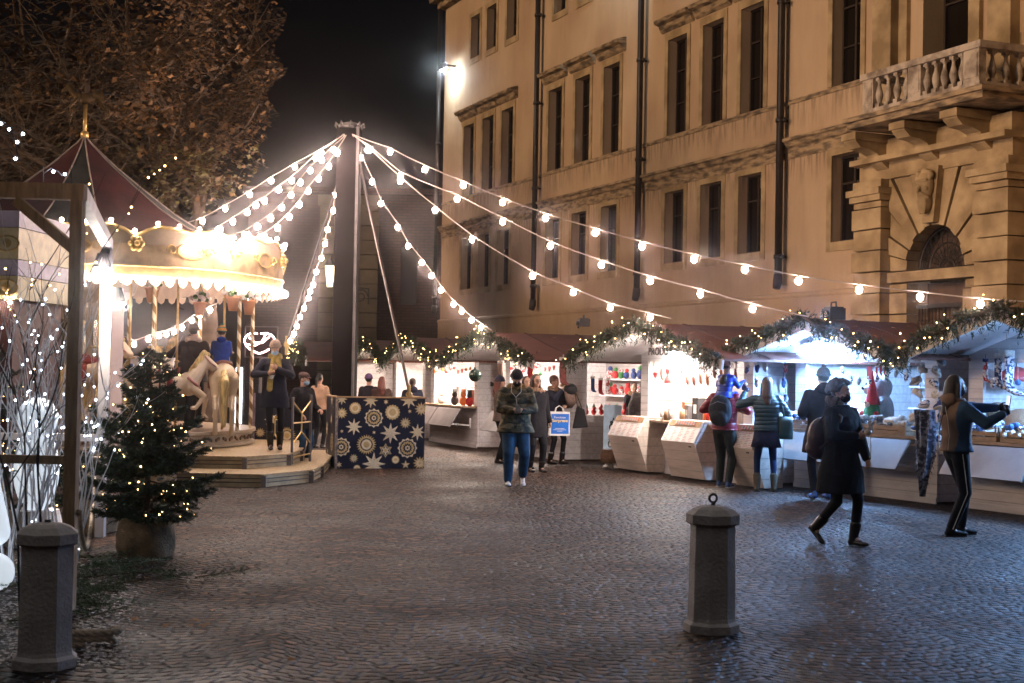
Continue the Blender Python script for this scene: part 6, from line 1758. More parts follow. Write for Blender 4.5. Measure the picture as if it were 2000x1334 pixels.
def put(mb, poly, c, fn, t, clip):
    P = [(min(max(c[0] + a, clip[0]), clip[1]), min(max(c[1] + b, clip[2]), clip[3])) for a, b in poly]
    n = len(P)
    for i in range(n):   # fan of thin facets round the centre keeps every outline simple
        j = (i + 1) % n
        cc = (min(max(c[0], clip[0]), clip[1]), min(max(c[1], clip[2]), clip[3]))
        mb.add([fn(*cc, t), fn(*P[i], t), fn(*P[j], t)], [(0, 1, 2)])
def star(mb, kind, cx, cz, r, fn, clip):
    def L(i, mi, poly): mb.mat(mi); put(mb, poly, (cx, cz), fn, 0.003 + 0.0015 * i, clip)
    if kind == 'sun':
        L(0, 0, star2d(24, r, r * .72)); L(1, 2, star2d(12, r * .62, r * .60)); L(2, 1, star2d(24, r * .56, r * .45)); L(3, 0, star2d(12, r * .3, r * .29))
    elif kind == 'ros':
        L(0, 1, star2d(12, r, r * .84)); L(1, 2, star2d(12, r * .80, r * .70)); L(2, 0, star2d(12, r * .68, r * .60)); L(3, 2, star2d(12, r * .50, r * .36)); L(4, 1, star2d(8, r * .3, r * .2)); L(5, 2, star2d(8, r * .1, r * .1))
        for k in range(12):
            a = math.pi * 2 * (k + .5) / 12; mb.mat(2); put(mb, star2d(3, r * .07, r * .05), (cx + r * .74 * math.sin(a), cz + r * .74 * math.cos(a)), fn, .0115, clip)
    elif kind == 'rnd':
        L(0, 0, star2d(16, r, r * .86)); L(1, 1, star2d(12, r * .72, r * .70)); L(2, 0, star2d(10, r * .45, r * .44))
    elif kind == 'b8':
        L(0, 1, star2d(8, r, r * .42)); L(1, 0, star2d(8, r * .98, r * .12, math.pi / 8 * .0 + .10)); L(2, 1, star2d(8, r * .4, r * .2))
    elif kind == 'b12':
        L(0, 0, star2d(12, r, r * .55)); L(1, 1, star2d(12, r * .7, r * .3)); L(2, 0, star2d(8, r * .25, r * .15))
    elif kind == 's6':
        L(0, 0, star2d(6, r, r * .58)); L(1, 2, star2d(6, r * .8, r * .45)); L(2, 1, star2d(6, r * .72, r * .3)); L(3, 0, star2d(6, r * .3, r * .2))
    else:
        L(0, 0, star2d(5 if r > .07 else 6, r, r * .42)); L(1, 1, star2d(5 if r > .07 else 6, r * .8, r * .2))
FS = [(915, 775, 36, 'rnd'), (1025, 832, 56, 'ros'), (1005, 728, 45, 'b8'), (1095, 735, 18, 's'), (1135, 797, 46, 'rnd'), (1230, 722, 52, 'b8'), (1237, 790, 13, 's'), (1305, 775, 42, 'b12'), (838, 805, 35, 'b12'), (836, 722, 34, 'b8'),
      (910, 885, 50, 'b8'), (1212, 860, 35, 'b12'), (1125, 922, 62, 'b8'), (1285, 915, 50, 'b8'), (1028, 918, 12, 's'), (840, 912, 12, 's'), (838, 1005, 56, 'ros'), (985, 990, 60, 'sun'), (1098, 1025, 42, 's6'), (1227, 1010, 60, 'ros'),
      (912, 1072, 28, 'b12'), (1030, 1105, 70, 'b8'), (1158, 1080, 24, 'rnd'), (1218, 1110, 28, 's'), (1302, 1100, 42, 'b12'), (932, 1132, 22, 'rnd'), (828, 1110, 20, 's')]
m = MB()
for cx, cy, r, k in FS:
    x = (400 + cx * .3224 - 660) / 168 * BW_; z = (915 - (550 + cy * .3224)) / 135 * BH_
    star(m, k, x, z, r * .3224 / 168 * BW_, lambda a, b, t: (a, -t, b), (.0, BW_ - .001, .002, BH_ - .003))
m.build('printed_stars', [GOLD, GOLDP, NIGHTB], box, fix=False)
LS = [(740, 730, 45, 'b8'), (760, 775, 12, 's'), (737, 845, 34, 'b12'), (672, 915, 55, 'b8'), (750, 985, 56, 'ros'), (688, 1060, 24, 'rnd'), (748, 1088, 26, 's'), (610, 1005, 50, 'ros'), (600, 840, 50, 'sun'), (650, 780, 40, 'b12')]
m = MB()
for cx, cy, r, k in LS:
    y = (660 - (400 + cx * .3224)) / 43 * BD_ * .9; z = (915 - (550 + cy * .3224)) / 135 * BH_
    star(m, k, y, z, r * .3224 / 168 * BW_, lambda a, b, t: (-t, a, b), (.02, BD_, .002, BH_ - .003))
m.build('printed_stars', [GOLD, GOLDP, NIGHTB], box, fix=False)
sp2 = thing('starry_board', 'narrow starry panel with a wood strip behind the woman in the mustard scarf', 'panel', (at(520, 800, 27).x, 27, 0), .2)
m = MB(); m.box(-.2, .8, 0, .05, 0, 1.25); m.build('panel', NIGHTB, sp2); m = MB(); m.box(-.32, -.202, -.01, .06, 0, 1.25); m.build('wood_strip', mat('purple_wood', (.22, .16, .2), .7, .5, 9, stretch=(6, 6, 1)), sp2)
m = MB()
for x, z, r, k in ((.05, .2, .16, 'ros'), (.1, .75, .14, 'b8'), (-.1, .5, .1, 'b12'), (.4, .45, .17, 'sun'), (.6, .95, .15, 'b8'), (.65, .2, .1, 's')): star(m, k, x, z, r, lambda a, b, t: (a, -t, b), (-.2, .8, 0, 1.25))
m.build('printed_stars', [GOLD, GOLDP, NIGHTB], sp2, fix=False)

# ================================================================== CAROUSEL
CX, CY = -7.6, 25.0
CANR = mat('dark_red_canvas', (0.055, 0.009, 0.010), 0.85, 0.3, 3, bump=.4, bscale=6)
CANG = mat('grey_canvas', (0.055, 0.054, 0.052), 0.85, 0.3, 3, bump=.4, bscale=6)
CRM = mat('cream_enamel', (0.46, 0.36, 0.25), 0.35, 0.12, 5)
GILT = mat('gilt', (0.62, 0.42, 0.16), 0.35, 0.2, 8, metal=0.6)
DKR = mat('dark_red_enamel', (0.20, 0.025, 0.02), 0.35, 0.1, 5)
TREAD = mat('checker_tread', (0.42, 0.31, 0.17), 0.4, 0.25, 30, bump=.9, bscale=70, metal=.3)
CB = emit('carousel_bulb', (1.0, 0.82, 0.70), 120)
car = thing('carousel', 'fairground carousel with dark red and grey canvas top and painted horses', 'carousel', (CX, CY, 0))
prof = [(0.03, 5.74), (0.12, 5.62), (0.55, 5.22), (1.05, 4.82), (1.6, 4.40), (2.1, 4.10), (2.7, 3.86), (3.42, 3.66)]
K = 5
for p in range(K):
    for (a0, w_, mm) in ((0.0, 48, CANR), (48, 24, CANG)):
        s0 = R(-90 + 24 + a0 + p * 72); s1 = s0 + R(w_)
        n = 6; vs = []; fs = []
        for i, (r, z) in enumerate(prof):
            for k in range(n + 1):
                t = k / n; a = s0 + (s1 - s0) * t
                sag = -0.06 * math.sin(math.pi * t) * (r / 3.4) * (w_ / 40)
                vs.append((r * math.cos(a), r * math.sin(a), z + sag))
        for i in range(len(prof) - 1):
            for k in range(n):
                fs.append((i * (n + 1) + k, i * (n + 1) + k + 1, (i + 1) * (n + 1) + k + 1, (i + 1) * (n + 1) + k))
        m = MB(); m.add(vs, fs); o = m.build('canopy_panel', mm, car, True, fix=False)
        sm = MB(); sm.tube([(r * math.cos(s0), r * math.sin(s0), z + .012) for r, z in prof], .014, 5); sm.build('seam_rope', mat('pale_seam', (.42, .34, .30), .8), o)
NB_ = 12
for p in range(NB_):
    s0 = R(-90 + 360 / NB_ * p); n = 10; s1 = s0 + R(360 / NB_)
    vs = []; RR = 3.5
    for k in range(n + 1):
        t = k / n; a = s0 + (s1 - s0) * t
        top = 3.74 + .17 * math.sin(math.pi * t) + .06 * math.sin(3 * math.pi * t); bot = 3.12 - .05 * abs(math.sin(2.5 * math.pi * t))
        for rr in (RR, RR - .04):
            vs += [(rr * math.cos(a), rr * math.sin(a), bot), (rr * math.cos(a), rr * math.sin(a), top)]
    fs = []
    for k in range(n):
        b = k * 4; c = b + 4
        fs += [(b, c, c + 1, b + 1), (b + 2, b + 3, c + 3, c + 2), (b + 1, c + 1, c + 3, b + 3), (b, b + 2, c + 2, c)]
    m = MB(); m.add(vs, fs); rb = m.build('rounding_board', CRM, car)
    m = MB(); m.tube([((RR + .01) * math.cos(s0 + (s1 - s0) * k / n), (RR + .01) * math.sin(s0 + (s1 - s0) * k / n), 3.74 + .17 * math.sin(math.pi * k / n) + .06 * math.sin(3 * math.pi * k / n)) for k in range(n + 1)], .03, 6)
    m.tube([((RR + .01) * math.cos(s0 + (s1 - s0) * k / n), (RR + .01) * math.sin(s0 + (s1 - s0) * k / n), 3.28) for k in range(n + 1)], .02, 6)
    am = (s0 + s1) / 2; c_ = Vector(((RR + .02) * math.cos(am), (RR + .02) * math.sin(am), 3.55)); tx = Vector((-math.sin(am), math.cos(am), 0)); nx = Vector((math.cos(am), math.sin(am), 0))
    Mx = Matrix((tx, Vector((0, 0, 1)), nx)).transposed()
    for q in range(9): m.tube([c_ + tx * (.26 * math.cos(q * .698)) + Vector((0, 0, .12 * math.sin(q * .698))), c_ + tx * (.26 * math.cos((q + 1) * .698)) + Vector((0, 0, .12 * math.sin((q + 1) * .698)))], .014, 5)
    for q in (-1, 1): m.tube([c_ + tx * q * (.34 + .10 * math.cos(j * .6) * (1 - j / 14)) + Vector((0, 0, .10 * math.sin(j * .6) * (1 - j / 14))) for j in range(12)], .014, 5)
    m.build('gilt_scroll', GILT, rb)
    m = MB()
    for k in range(n):
        a0_, a1_ = s0 + (s1 - s0) * k / n, s0 + (s1 - s0) * (k + 1) / n
        for z0_, z1_, mi_ in ((3.13, 3.26, 0), (3.31, 3.62, 1)):
            m.mat(mi_).quad(*[((RR + .006) * math.cos(a_), (RR + .006) * math.sin(a_), z_) for a_, z_ in ((a0_, z0_), (a1_, z0_), (a1_, z1_), (a0_, z1_))])
    m.build('painted_panel', [GILT, mat('cream_gold_paint', (.50, .36, .20), .4, .4, 3)], rb, fix=False)
    m = MB(); c_ = Vector((RR + .04) * Vector((math.cos(s0), math.sin(s0), 0))) + Vector((0, 0, 3.62))
    for q in range(6):
        a = q * 1.047; m.ball(c_ + Vector((-math.sin(s0), math.cos(s0), 0)) * .08 * math.cos(a) + Vector((0, 0, .08 * math.sin(a))), .055, 8, 6)
    m.ball(c_ + Vector((math.cos(s0), math.sin(s0), 0)) * .05, .05, 8, 6)
    m.build('rosette', GILT, rb, True)
    m = MB()
    for k in range(8):
        a = s0 + (s1 - s0) * (k + .5) / 8
        m.prism([(-.085, 0), (.085, 0), (.06, -.10), (0, -.14), (-.06, -.10)], lambda x, z, t: ((RR - .02 + t) * math.cos(a) - x * math.sin(a), (RR - .02 + t) * math.sin(a) + x * math.cos(a), 3.10 + z), 0, .012)
    m.build('valance', CRM, rb)
for k in range(56):
    a = R(-165 + 215 * k / 55)
    m = MB(); m.ball((3.56 * math.cos(a), 3.56 * math.sin(a), 3.06), .045, 8, 6); m.build('bulb', CB, car, True)
for k in range(36):
    a = R(-160 + 205 * k / 35); t = ((a - R(-90)) % R(30)) / R(30)
    m = MB(); m.ball((3.54 * math.cos(a), 3.54 * math.sin(a), 3.80 + .17 * math.sin(math.pi * t) + .06 * math.sin(3 * math.pi * t)), .032, 8, 6); m.build('bulb', CB, car, True)
m = MB(); m.lathe([(0.6, 3.50), (3.4, 3.50), (3.4, 3.58), (0.6, 3.66)], 48); m.build('ceiling_disc', DKR, car)
m = MB(); m.lathe([(0.85, .66), (0.85, .8), (.7, .85), (.7, 2.8), (.95, 3.0), (1.1, 3.5)], 12); cc = m.build('centre_column', CRM, car)
m = MB()
for k in range(12):
    a = R(15 + 30 * k); c_ = Vector((.71 * math.cos(a), .71 * math.sin(a), 1.9)); m.obox(c_, Vector((-math.sin(a), math.cos(a), 0)) * .13, (0, 0, .6), Vector((math.cos(a), math.sin(a), 0)) * .008)
m.build('mirror_panel', mat('old_mirror', (.7, .62, .5), .15, .1, 5, metal=.9), cc)
m = MB(); m.lathe([(3.0, .38), (3.06, .40), (3.06, .44), (3.02, .46), (3.02, .59), (3.08, .61), (3.08, .66), (0.2, .66)], 64); dk = m.build('deck', CRM, car)
m = MB()
for k in range(46):
    a = R(-120 + 170 * k / 45); c_ = Vector((3.03 * math.cos(a), 3.03 * math.sin(a), .525)); tx = Vector((-math.sin(a), math.cos(a), 0))
    for q in (-1, 0, 1): m.ball(c_ + tx * .035 * q + Vector((0, 0, .012 * q * (1 if k % 2 else -1))), (.022, .022, .03), 7, 5)
m.build('carved_trim', mat('dull_bronze', (.16, .10, .06), .5, .3, 10), dk, True)
# steps
def poly_step(pts, z0, z1, name='step'):
    m = MB(); m.prism(pts, lambda a, b, t: (a, b, t), z0, z1 - .022); st = m.build(name, mat('step_riser', (.40, .30, .17), .45, .25, 6, metal=.2), car)
    m = MB(); m.prism([(a * 1.006, b * 1.006) for a, b in pts], lambda a, b, t: (a, b, t), z1 - .02, z1); m.build('tread', TREAD, st)
    m = MB()
    for f_ in (.35, .65):
        z = z0 + (z1 - z0) * f_
        for (a, b), (c, d) in zip(pts, pts[1:]): m.beam((a * 1.003, b * 1.003, z), (c * 1.003, d * 1.003, z), .02, .016)
    m.build('riser_trim', mat('dark_trim', (.10, .07, .045), .5), st)
    for (a, b) in pts[1:6]: m = MB(); m.box(a * 1.003 - .035, a * 1.003 + .035, b * 1.003 - .035, b * 1.003 + .035, z0, z1 - .024); m.build('corner_bracket', STEEL, st)
poly_step([(-4.6, -4.3), (2.0, -4.3), (4.02, -4.3), (4.56, -3.2), (4.57, -2.1), (4.3, 2.0), (-4.6, 2.0)], 0.0, 0.19)
poly_step([(-4.0, -3.33), (1.6, -3.33), (3.56, -3.33), (4.08, -2.35), (4.1, -1.2), (3.8, 1.8), (-4.0, 1.8)], 0.19, 0.38)
# twisted poles
def twisted(x, y, z0, z1, r=.032):
    m = MB(); seg = 12; rows = int((z1 - z0) / .022); vs = []; fs = []; mi = []
    for j in range(rows + 1):
        for k in range(seg):
            a = 2 * math.pi * k / seg; vs.append((x + r * math.cos(a), y + r * math.sin(a), z0 + (z1 - z0) * j / rows))
    for j in range(rows):
        for k in range(seg):
            m.mat(0 if ((k + j) % seg) < seg / 2 else 1); o = len(m.v)
            m.f.append((j * seg + k, j * seg + (k + 1) % seg, (j + 1) * seg + (k + 1) % seg, (j + 1) * seg + k)); m.m.append(m.mi)
    m.v = vs
    return m.build('twisted_pole', [mat('pole_brass', (.30, .17, .06), .3, .2, 6, metal=.6), mat('pole_cream', (.78, .66, .46), .35, .1, 6)], car, True, fix=False)
for px, d in ((299, 22.5), (466, 23.9), (492, 25.2), (390, 26.9), (250, 26.5), (205, 22.3)):
    p = at(px, 700, d); twisted(p.x - CX, p.y - CY, .66, 3.5)
# finial
m = MB(); m.tube([(0, 0, 5.7), (0, 0, 6.32)], .035, 10); m.ball((0, 0, 5.78), .08, 12, 8); m.build('finial_rod', GILT, car, True)
def horse_blob(m, s=1.0, lift=(0, 0, 0, 0), head_up=0.0):
    B = lambda x, y, z: Vector((x * s, y * s, z * s))
    m.ball(B(.02, 0, .92), (.36 * s, .17 * s, .19 * s), 16, 12); m.ball(B(-.33, 0, .96), (.22 * s, .19 * s, .20 * s), 14, 10); m.ball(B(.34, 0, .93), (.20 * s, .17 * s, .21 * s), 14, 10)
    m.cap(B(.40, 0, 1.0), B(.62, 0, 1.32 + head_up), .15 * s, .09 * s); m.cap(B(.62, 0, 1.36 + head_up), B(.84, 0, 1.20 + head_up), .085 * s, .052 * s); m.cap(B(.70, 0, 1.28 + head_up), B(.74, 0, 1.22 + head_up), .075 * s, .06 * s)
    for q in (-1, 1):
        m.cap(B(.60, q * .05, 1.42 + head_up), B(.60, q * .06, 1.51 + head_up), .022 * s, .01 * s, 7)
        # front legs: one reaching, one folded
        if q > 0: m.cap(B(.42, q * .10, .86), B(.66, q * .10, .66), .075 * s, .05 * s); m.cap(B(.66, q * .10, .66), B(.62, q * .10, .40), .045 * s, .034 * s); m.cap(B(.62, q * .1, .40), B(.68, q * .1, .33), .036 * s, .042 * s)
        else: m.cap(B(.40, q * .10, .86), B(.60, q * .10, .72), .075 * s, .05 * s); m.cap(B(.60, q * .10, .72), B(.46, q * .10, .52), .045 * s, .034 * s); m.cap(B(.46, q * .1, .52), B(.40, q * .1, .52), .036 * s, .040 * s)
        x = -.10 if q > 0 else -.02
        m.cap(B(-.38, q * .11, .92), B(-.34 + x, q * .12, .68), .12 * s, .065 * s); m.cap(B(-.34 + x, q * .12, .68), B(-.52 + x, q * .12, .46), .055 * s, .04 * s); m.cap(B(-.52 + x, q * .12, .46), B(-.50 + x, q * .12, .20), .038 * s, .032 * s); m.cap(B(-.50 + x, q * .12, .20), B(-.45 + x, q * .12, .13), .036 * s, .044 * s)
HORSE_C = [mat('horse_cream', (.70, .55, .38), .3, .1, 6), mat('horse_ivory', (.74, .60, .46), .3, .1, 6), mat('horse_white', (.66, .62, .58), .3, .1, 6)]
HMANE = mat('horse_mane', (.62, .46, .20), .55, .4, 25, bump=.8, bscale=60, stretch=(1, 1, .2))
def carousel_horse(px, d, z, rz, cm, sadc, s=1.0):
    p = at(px, 700, d)
    r_ = bpy.data.objects.new('horse', None); C.objects.link(r_); r_.parent = car; r_.location = (p.x - CX, p.y - CY, z); r_.rotation_euler = (0, 0, rz)
    def sub_(m, name, mm, vox=None):
        # second level below the horse
        if vox: return blob(m, name, mm, r_, vox, 2)
        return m.build(name, mm, r_, True)
    m = MB(); horse_blob(m, s); sub_(m, 'body', cm, .014)
    m = MB()
    for k in range(9):
        t = k / 8; m.ball(((.40 + .20 * t) * s, .03 * math.sin(k * 2), (1.16 + .30 * t) * s), (.06 * s, .07 * s, .07 * s), 8, 6)
    m.ball((.66 * s, 0, 1.44 * s), (.05, .04, .05), 8, 6); sub_(m, 'mane', HMANE, .012)
    m = MB(); m.cap((-.52 * s, 0, 1.02 * s), (-.64 * s, 0, .88 * s), .05 * s, .07 * s); m.cap((-.64 * s, 0, .88 * s), (-.66 * s, 0, .25 * s), .075 * s, .04 * s); sub_(m, 'tail', HMANE, .012)
    m = MB(); m.ball((0, 0, 1.08 * s), (.20 * s, .15 * s, .07 * s), 14, 8); m.ball((-.17 * s, 0, 1.14 * s), (.06 * s, .14 * s, .07 * s), 10, 7); m.cap((.15 * s, 0, 1.12 * s), (.17 * s, 0, 1.2 * s), .04 * s, .03 * s)
    m.cap((0, .17 * s, 1.0 * s), (0, .19 * s, .80 * s), .05, .05); m.cap((0, -.17 * s, 1.0 * s), (0, -.19 * s, .80 * s), .05, .05); sub_(m, 'saddle', sadc, .014)
    m = MB(); m.tube([(.30 * s, .175 * s, 1.05 * s), (.45 * s, .16 * s, .92 * s), (.54 * s, 0, .86 * s), (.45 * s, -.16 * s, .92 * s), (.30 * s, -.175 * s, 1.05 * s)], .022, 6)
    m.tube([(.80 * s, .06 * s, 1.24 * s), (.7 * s, .09 * s, 1.30 * s), (.60 * s, .08 * s, 1.42 * s)], .012, 5); m.tube([(.80 * s, -.06 * s, 1.24 * s), (.7 * s, -.09 * s, 1.30 * s), (.60 * s, -.08 * s, 1.42 * s)], .012, 5)
    sub_(m, 'harness', mat('harness_pink', (.45, .20, .20), .4, .3, 10))
    m = MB(); m.tube([(.13 * s, 0, 1.1 * s), (.13 * s, 0, 3.5 - z)], .02, 8); m.tube([(.13 * s, 0, .76 * s), (.13 * s, 0, .66 - z + .01)], .02, 8); m.cap((.13 * s, -.16, 1.32 * s), (.13 * s, .16, 1.32 * s), .018, .018); sub_(m, 'rod', GILT)
    return r_
carousel_horse(437, 24.1, .50, R(103), HORSE_C[0], mat('saddle_brown', (.18, .06, .03), .4), 1.12)
carousel_horse(330, 23.3, .56, R(22), HORSE_C[1], DKR, .95)
carousel_horse(292, 25.0, .74, R(60), HORSE_C[2], DKR, 1.0)
carousel_horse(238, 23.0, .54, R(-12), HORSE_C[1], mat('saddle_blue', (.05, .10, .3), .4), 1.0)
carousel_horse(180, 22.9, .70, R(-30), HORSE_C[0], DKR, 1.0)
# the horse on the very top
r_ = bpy.data.objects.new('finial_horse', None); C.objects.link(r_); r_.parent = car; r_.location = (.12, 0, 5.98); r_.rotation_euler = (0, R(8), R(195)); r_.scale = (.50,) * 3
m = MB(); horse_blob(m, 1.0); o = blob(m, 'body', mat('gilt_paint', (.09, .055, .02), .45, .3, 5, metal=.4), r_, .02, 2)
m = MB(); m.cap((-.52, 0, 1.02), (-.95, 0, 1.0), .06, .05); m.cap((-.95, 0, 1.0), (-1.1, 0, .8), .05, .02); m.build('tail', BLACKM, r_, True)
m = MB(); m.cap((0, 0, 1.05), (.02, 0, 1.35), .10, .13); m.ball((.04, 0, 1.58), .09, 10, 8); m.cap((.0, .1, 1.4), (.25, .08, 1.25), .04, .03); m.build('rider_figure', mat('dark_figure', (.06, .035, .02), .6), r_, True)
# step railing
rl = thing('step_railing', 'bent steel railing with an openwork panel beside the man in the flat cap', 'railing', (at(583, 800, 22.9).x, 22.9, 0))
m = MB(); 
m.tube([(-.09, 0, .19), (-.09, 0, 1.27)], .022, 8); m.build('post', STEEL, rl); m = MB(); m.tube([(.09, .8, .0), (.09, .8, 1.30)], .022, 8); m.build('post', STEEL, rl)
m = MB()
def LP(t, z): return (-.09 + .18 * t, .8 * t, z)
for (a, b) in (((0, 1.2), (.5, 1.0)), ((.5, 1.0), (1, 1.2)), ((0, .85), (1, .85)), ((.5, 1.0), (.5, .85)), ((0, .5), (.5, .7)), ((.5, .7), (1, .5)), ((.5, .85), (.5, .7)), ((0, .3), (1, .32))): m.tube([LP(*a), LP(*b)], .013, 6)
m.build('openwork', GILT, rl)
rl2 = thing('step_railing', 'steel railing with a hexagon panel left of the man in the flat cap', 'railing', (at(548, 800, 23.7).x, 23.7, .38))
m = MB(); m.tube([(0, 0, 0), (0, 0, .72)], .022, 8); m.build('post', STEEL, rl2); m = MB(); m.tube([(-.22, .3, 0), (-.22, .3, .72)], .022, 8); m.build('post', STEEL, rl2)
m = MB(); m.tube([(0, 0, .6), (-.11, .15, .5), (-.22, .3, .6)], .013, 6); m.tube([(0, 0, .1), (-.11, .15, .25), (-.22, .3, .1)], .013, 6); m.tube([(-.11, .15, .25), (-.11, .15, .5)], .013, 6); m.build('openwork', GILT, rl2)
# flower pots hung under the canopy
rg = random.Random(14)
FLOW = mat('white_petals', (.75, .68, .62), .8, .15, 20); GRN = mat('pot_leaves', (.06, .12, .03), .7, .3, 20)
for (px, py, d), lb in zip(((390, 603, 25.6), (455, 592, 23.5), (486, 600, 24.6), (297, 575, 23.2)), ('terracotta pot of white flowers hanging above the man and child', 'terracotta pot hanging above the pair of twisted poles', 'terracotta pot hanging nearest the carousel corner', 'terracotta pot hanging beside the twisted pole near the tree top')):
    p = at(px, py, d); t = thing('flower_pot', lb, 'flower pot', p, 0, 'flower pots hung under the carousel canopy')
    m = MB(); m.lathe([(.07, -.13), (.11, .08), (.125, .085), (.125, .12), (.10, .12)], 16); m.build('pot', TERRA, t, True)
    m = MB(); 
    for k in range(26): v = Vector((rg.gauss(0, 1), rg.gauss(0, 1), abs(rg.gauss(0, .8)) + .1)).normalized(); m.mat(0 if k % 3 else 1).ball(v * .16 * rg.uniform(.6, 1.1) + Vector((0, 0, .14)), rg.uniform(.03, .055), 7, 5)
    m.build('flowers', [FLOW, GRN], t, True)
    m = MB(); 
    for q in range(3): a = q * 2.09; m.tube([(.12 * math.cos(a), .12 * math.sin(a), .12), (0, 0, .45)], .005, 4)
    m.tube([(0, 0, .45), (0, 0, 3.5 - p.z)], .005, 4); m.build('hanger', IRON, t)
# rider child and the man on the deck
P_ = at(378, 700, 24.9); P_.z = .66
t, i = person('man in a dark coat and knit hat standing on the carousel with his back turned', P_, R(172), 1.80, coat=cloth('charcoal_coat', (.035, .026, .026)), hem=.78, hemr=(.22, .16), bulk=1.12, hat='beanie', hatc=mat('brown_grey_knit', (.06, .04, .04), .95, .3, 50, bump=.6), collar=('fur', mat('cream_fleece', (.62, .50, .42), 1, .2, 40, bump=1, bscale=120)), hair=('short', HAIRD), hands=((-.2, -.2, 1.1), (.3, -.12, 1.25)))
m = MB(); m.tube([(.10, .13, 1.44), (0, .17, 1.3), (-.14, .16, 1.12)], .012, 5, True, .5); m.build('strap', LEATHER, t)
P_ = at(432, 700, 24.15); P_.z = 1.79 - .93 * .68 + .08
t, i = person('child in a blue anorak and striped knit hat riding a carousel horse', P_, R(190), 1.75 * .64, seat=(((-.24, -.20, .86), (-.30, -.12, .50)), ((.24, -.20, .86), (.30, -.12, .50))), hands=((-.10, -.30, 1.15), (.10, -.30, 1.15)), coat=cloth('royal_blue_anorak', (.016, .05, .30), .5, .7), hem=.88, hemr=(.20, .17), bulk=1.18, headk=1.32, trousers=NAVC, legr=1.2,
    hat='beanie', pom=True, hatc=None or mat('striped_knit', (.03, .20, .18), .95, 0, 9, col2=(.60, .26, .04), contrast=(.49, .51), stretch=(.01, .01, 2.4)), collar=('hood', MATS['royal_blue_anorak']), hair=('short', HAIRB), vox=.009)
# neon pretzel sign
p = at(507, 667, 29.5)
ns = thing('pretzel_sign', 'glowing pink pretzel sign in a thin frame beside the twisted poles', 'sign', p)
m = MB()
for a, b in (((-.30, -.33), (-.30, .31)), ((-.30, .31), (.37, .31)), ((.37, .31), (.37, -.33)), ((-.30, -.33), (.37, -.33))): m.tube([(a[0], 0, a[1]), (b[0], 0, b[1])], .012, 6)
m.tube([(.03, 0.02, -.33), (.03, 0.02, -1.95)], .03, 8); m.build('frame', STEEL, ns)
m = MB()
pts = []
for k in range(41):
    a = k / 40 * 2 * math.pi * .94 + .2
    pts.append((.31 * math.sin(a) * (1 - .12 * math.cos(a)), 0, .20 * math.cos(a) + .09 * abs(math.sin(a)) - .05))
m.tube(pts, .016, 6); m.tube([(-.22, 0, .08), (-.1, 0, -.02), (.05, 0, -.03), (.2, 0, .10)], .014, 6); m.tube([(-.28, 0, -.06), (-.1, 0, -.09), (.05, 0, .0), (.12, 0, .14), (.02, 0, .17)], .014, 6)
m.build('neon_tube', emit('neon_pink', (1.0, .62, .62), 16), ns, True)
p = at(436, 0, 30); 
lp = thing('light_panel', 'upright white light strip seen between the twisted poles', 'lamp', (at(468, 700, 30).x, 30, 0))
m = MB(); m.box(-.09, .09, 0, .06, 0.2, 1.75); m.build('case', IRON, lp); m = MB(); m.box(-.07, .07, -.012, -.001, .55, 1.72); m.build('strip', emit('strip_cool', (.85, .92, 1), 5), lp)
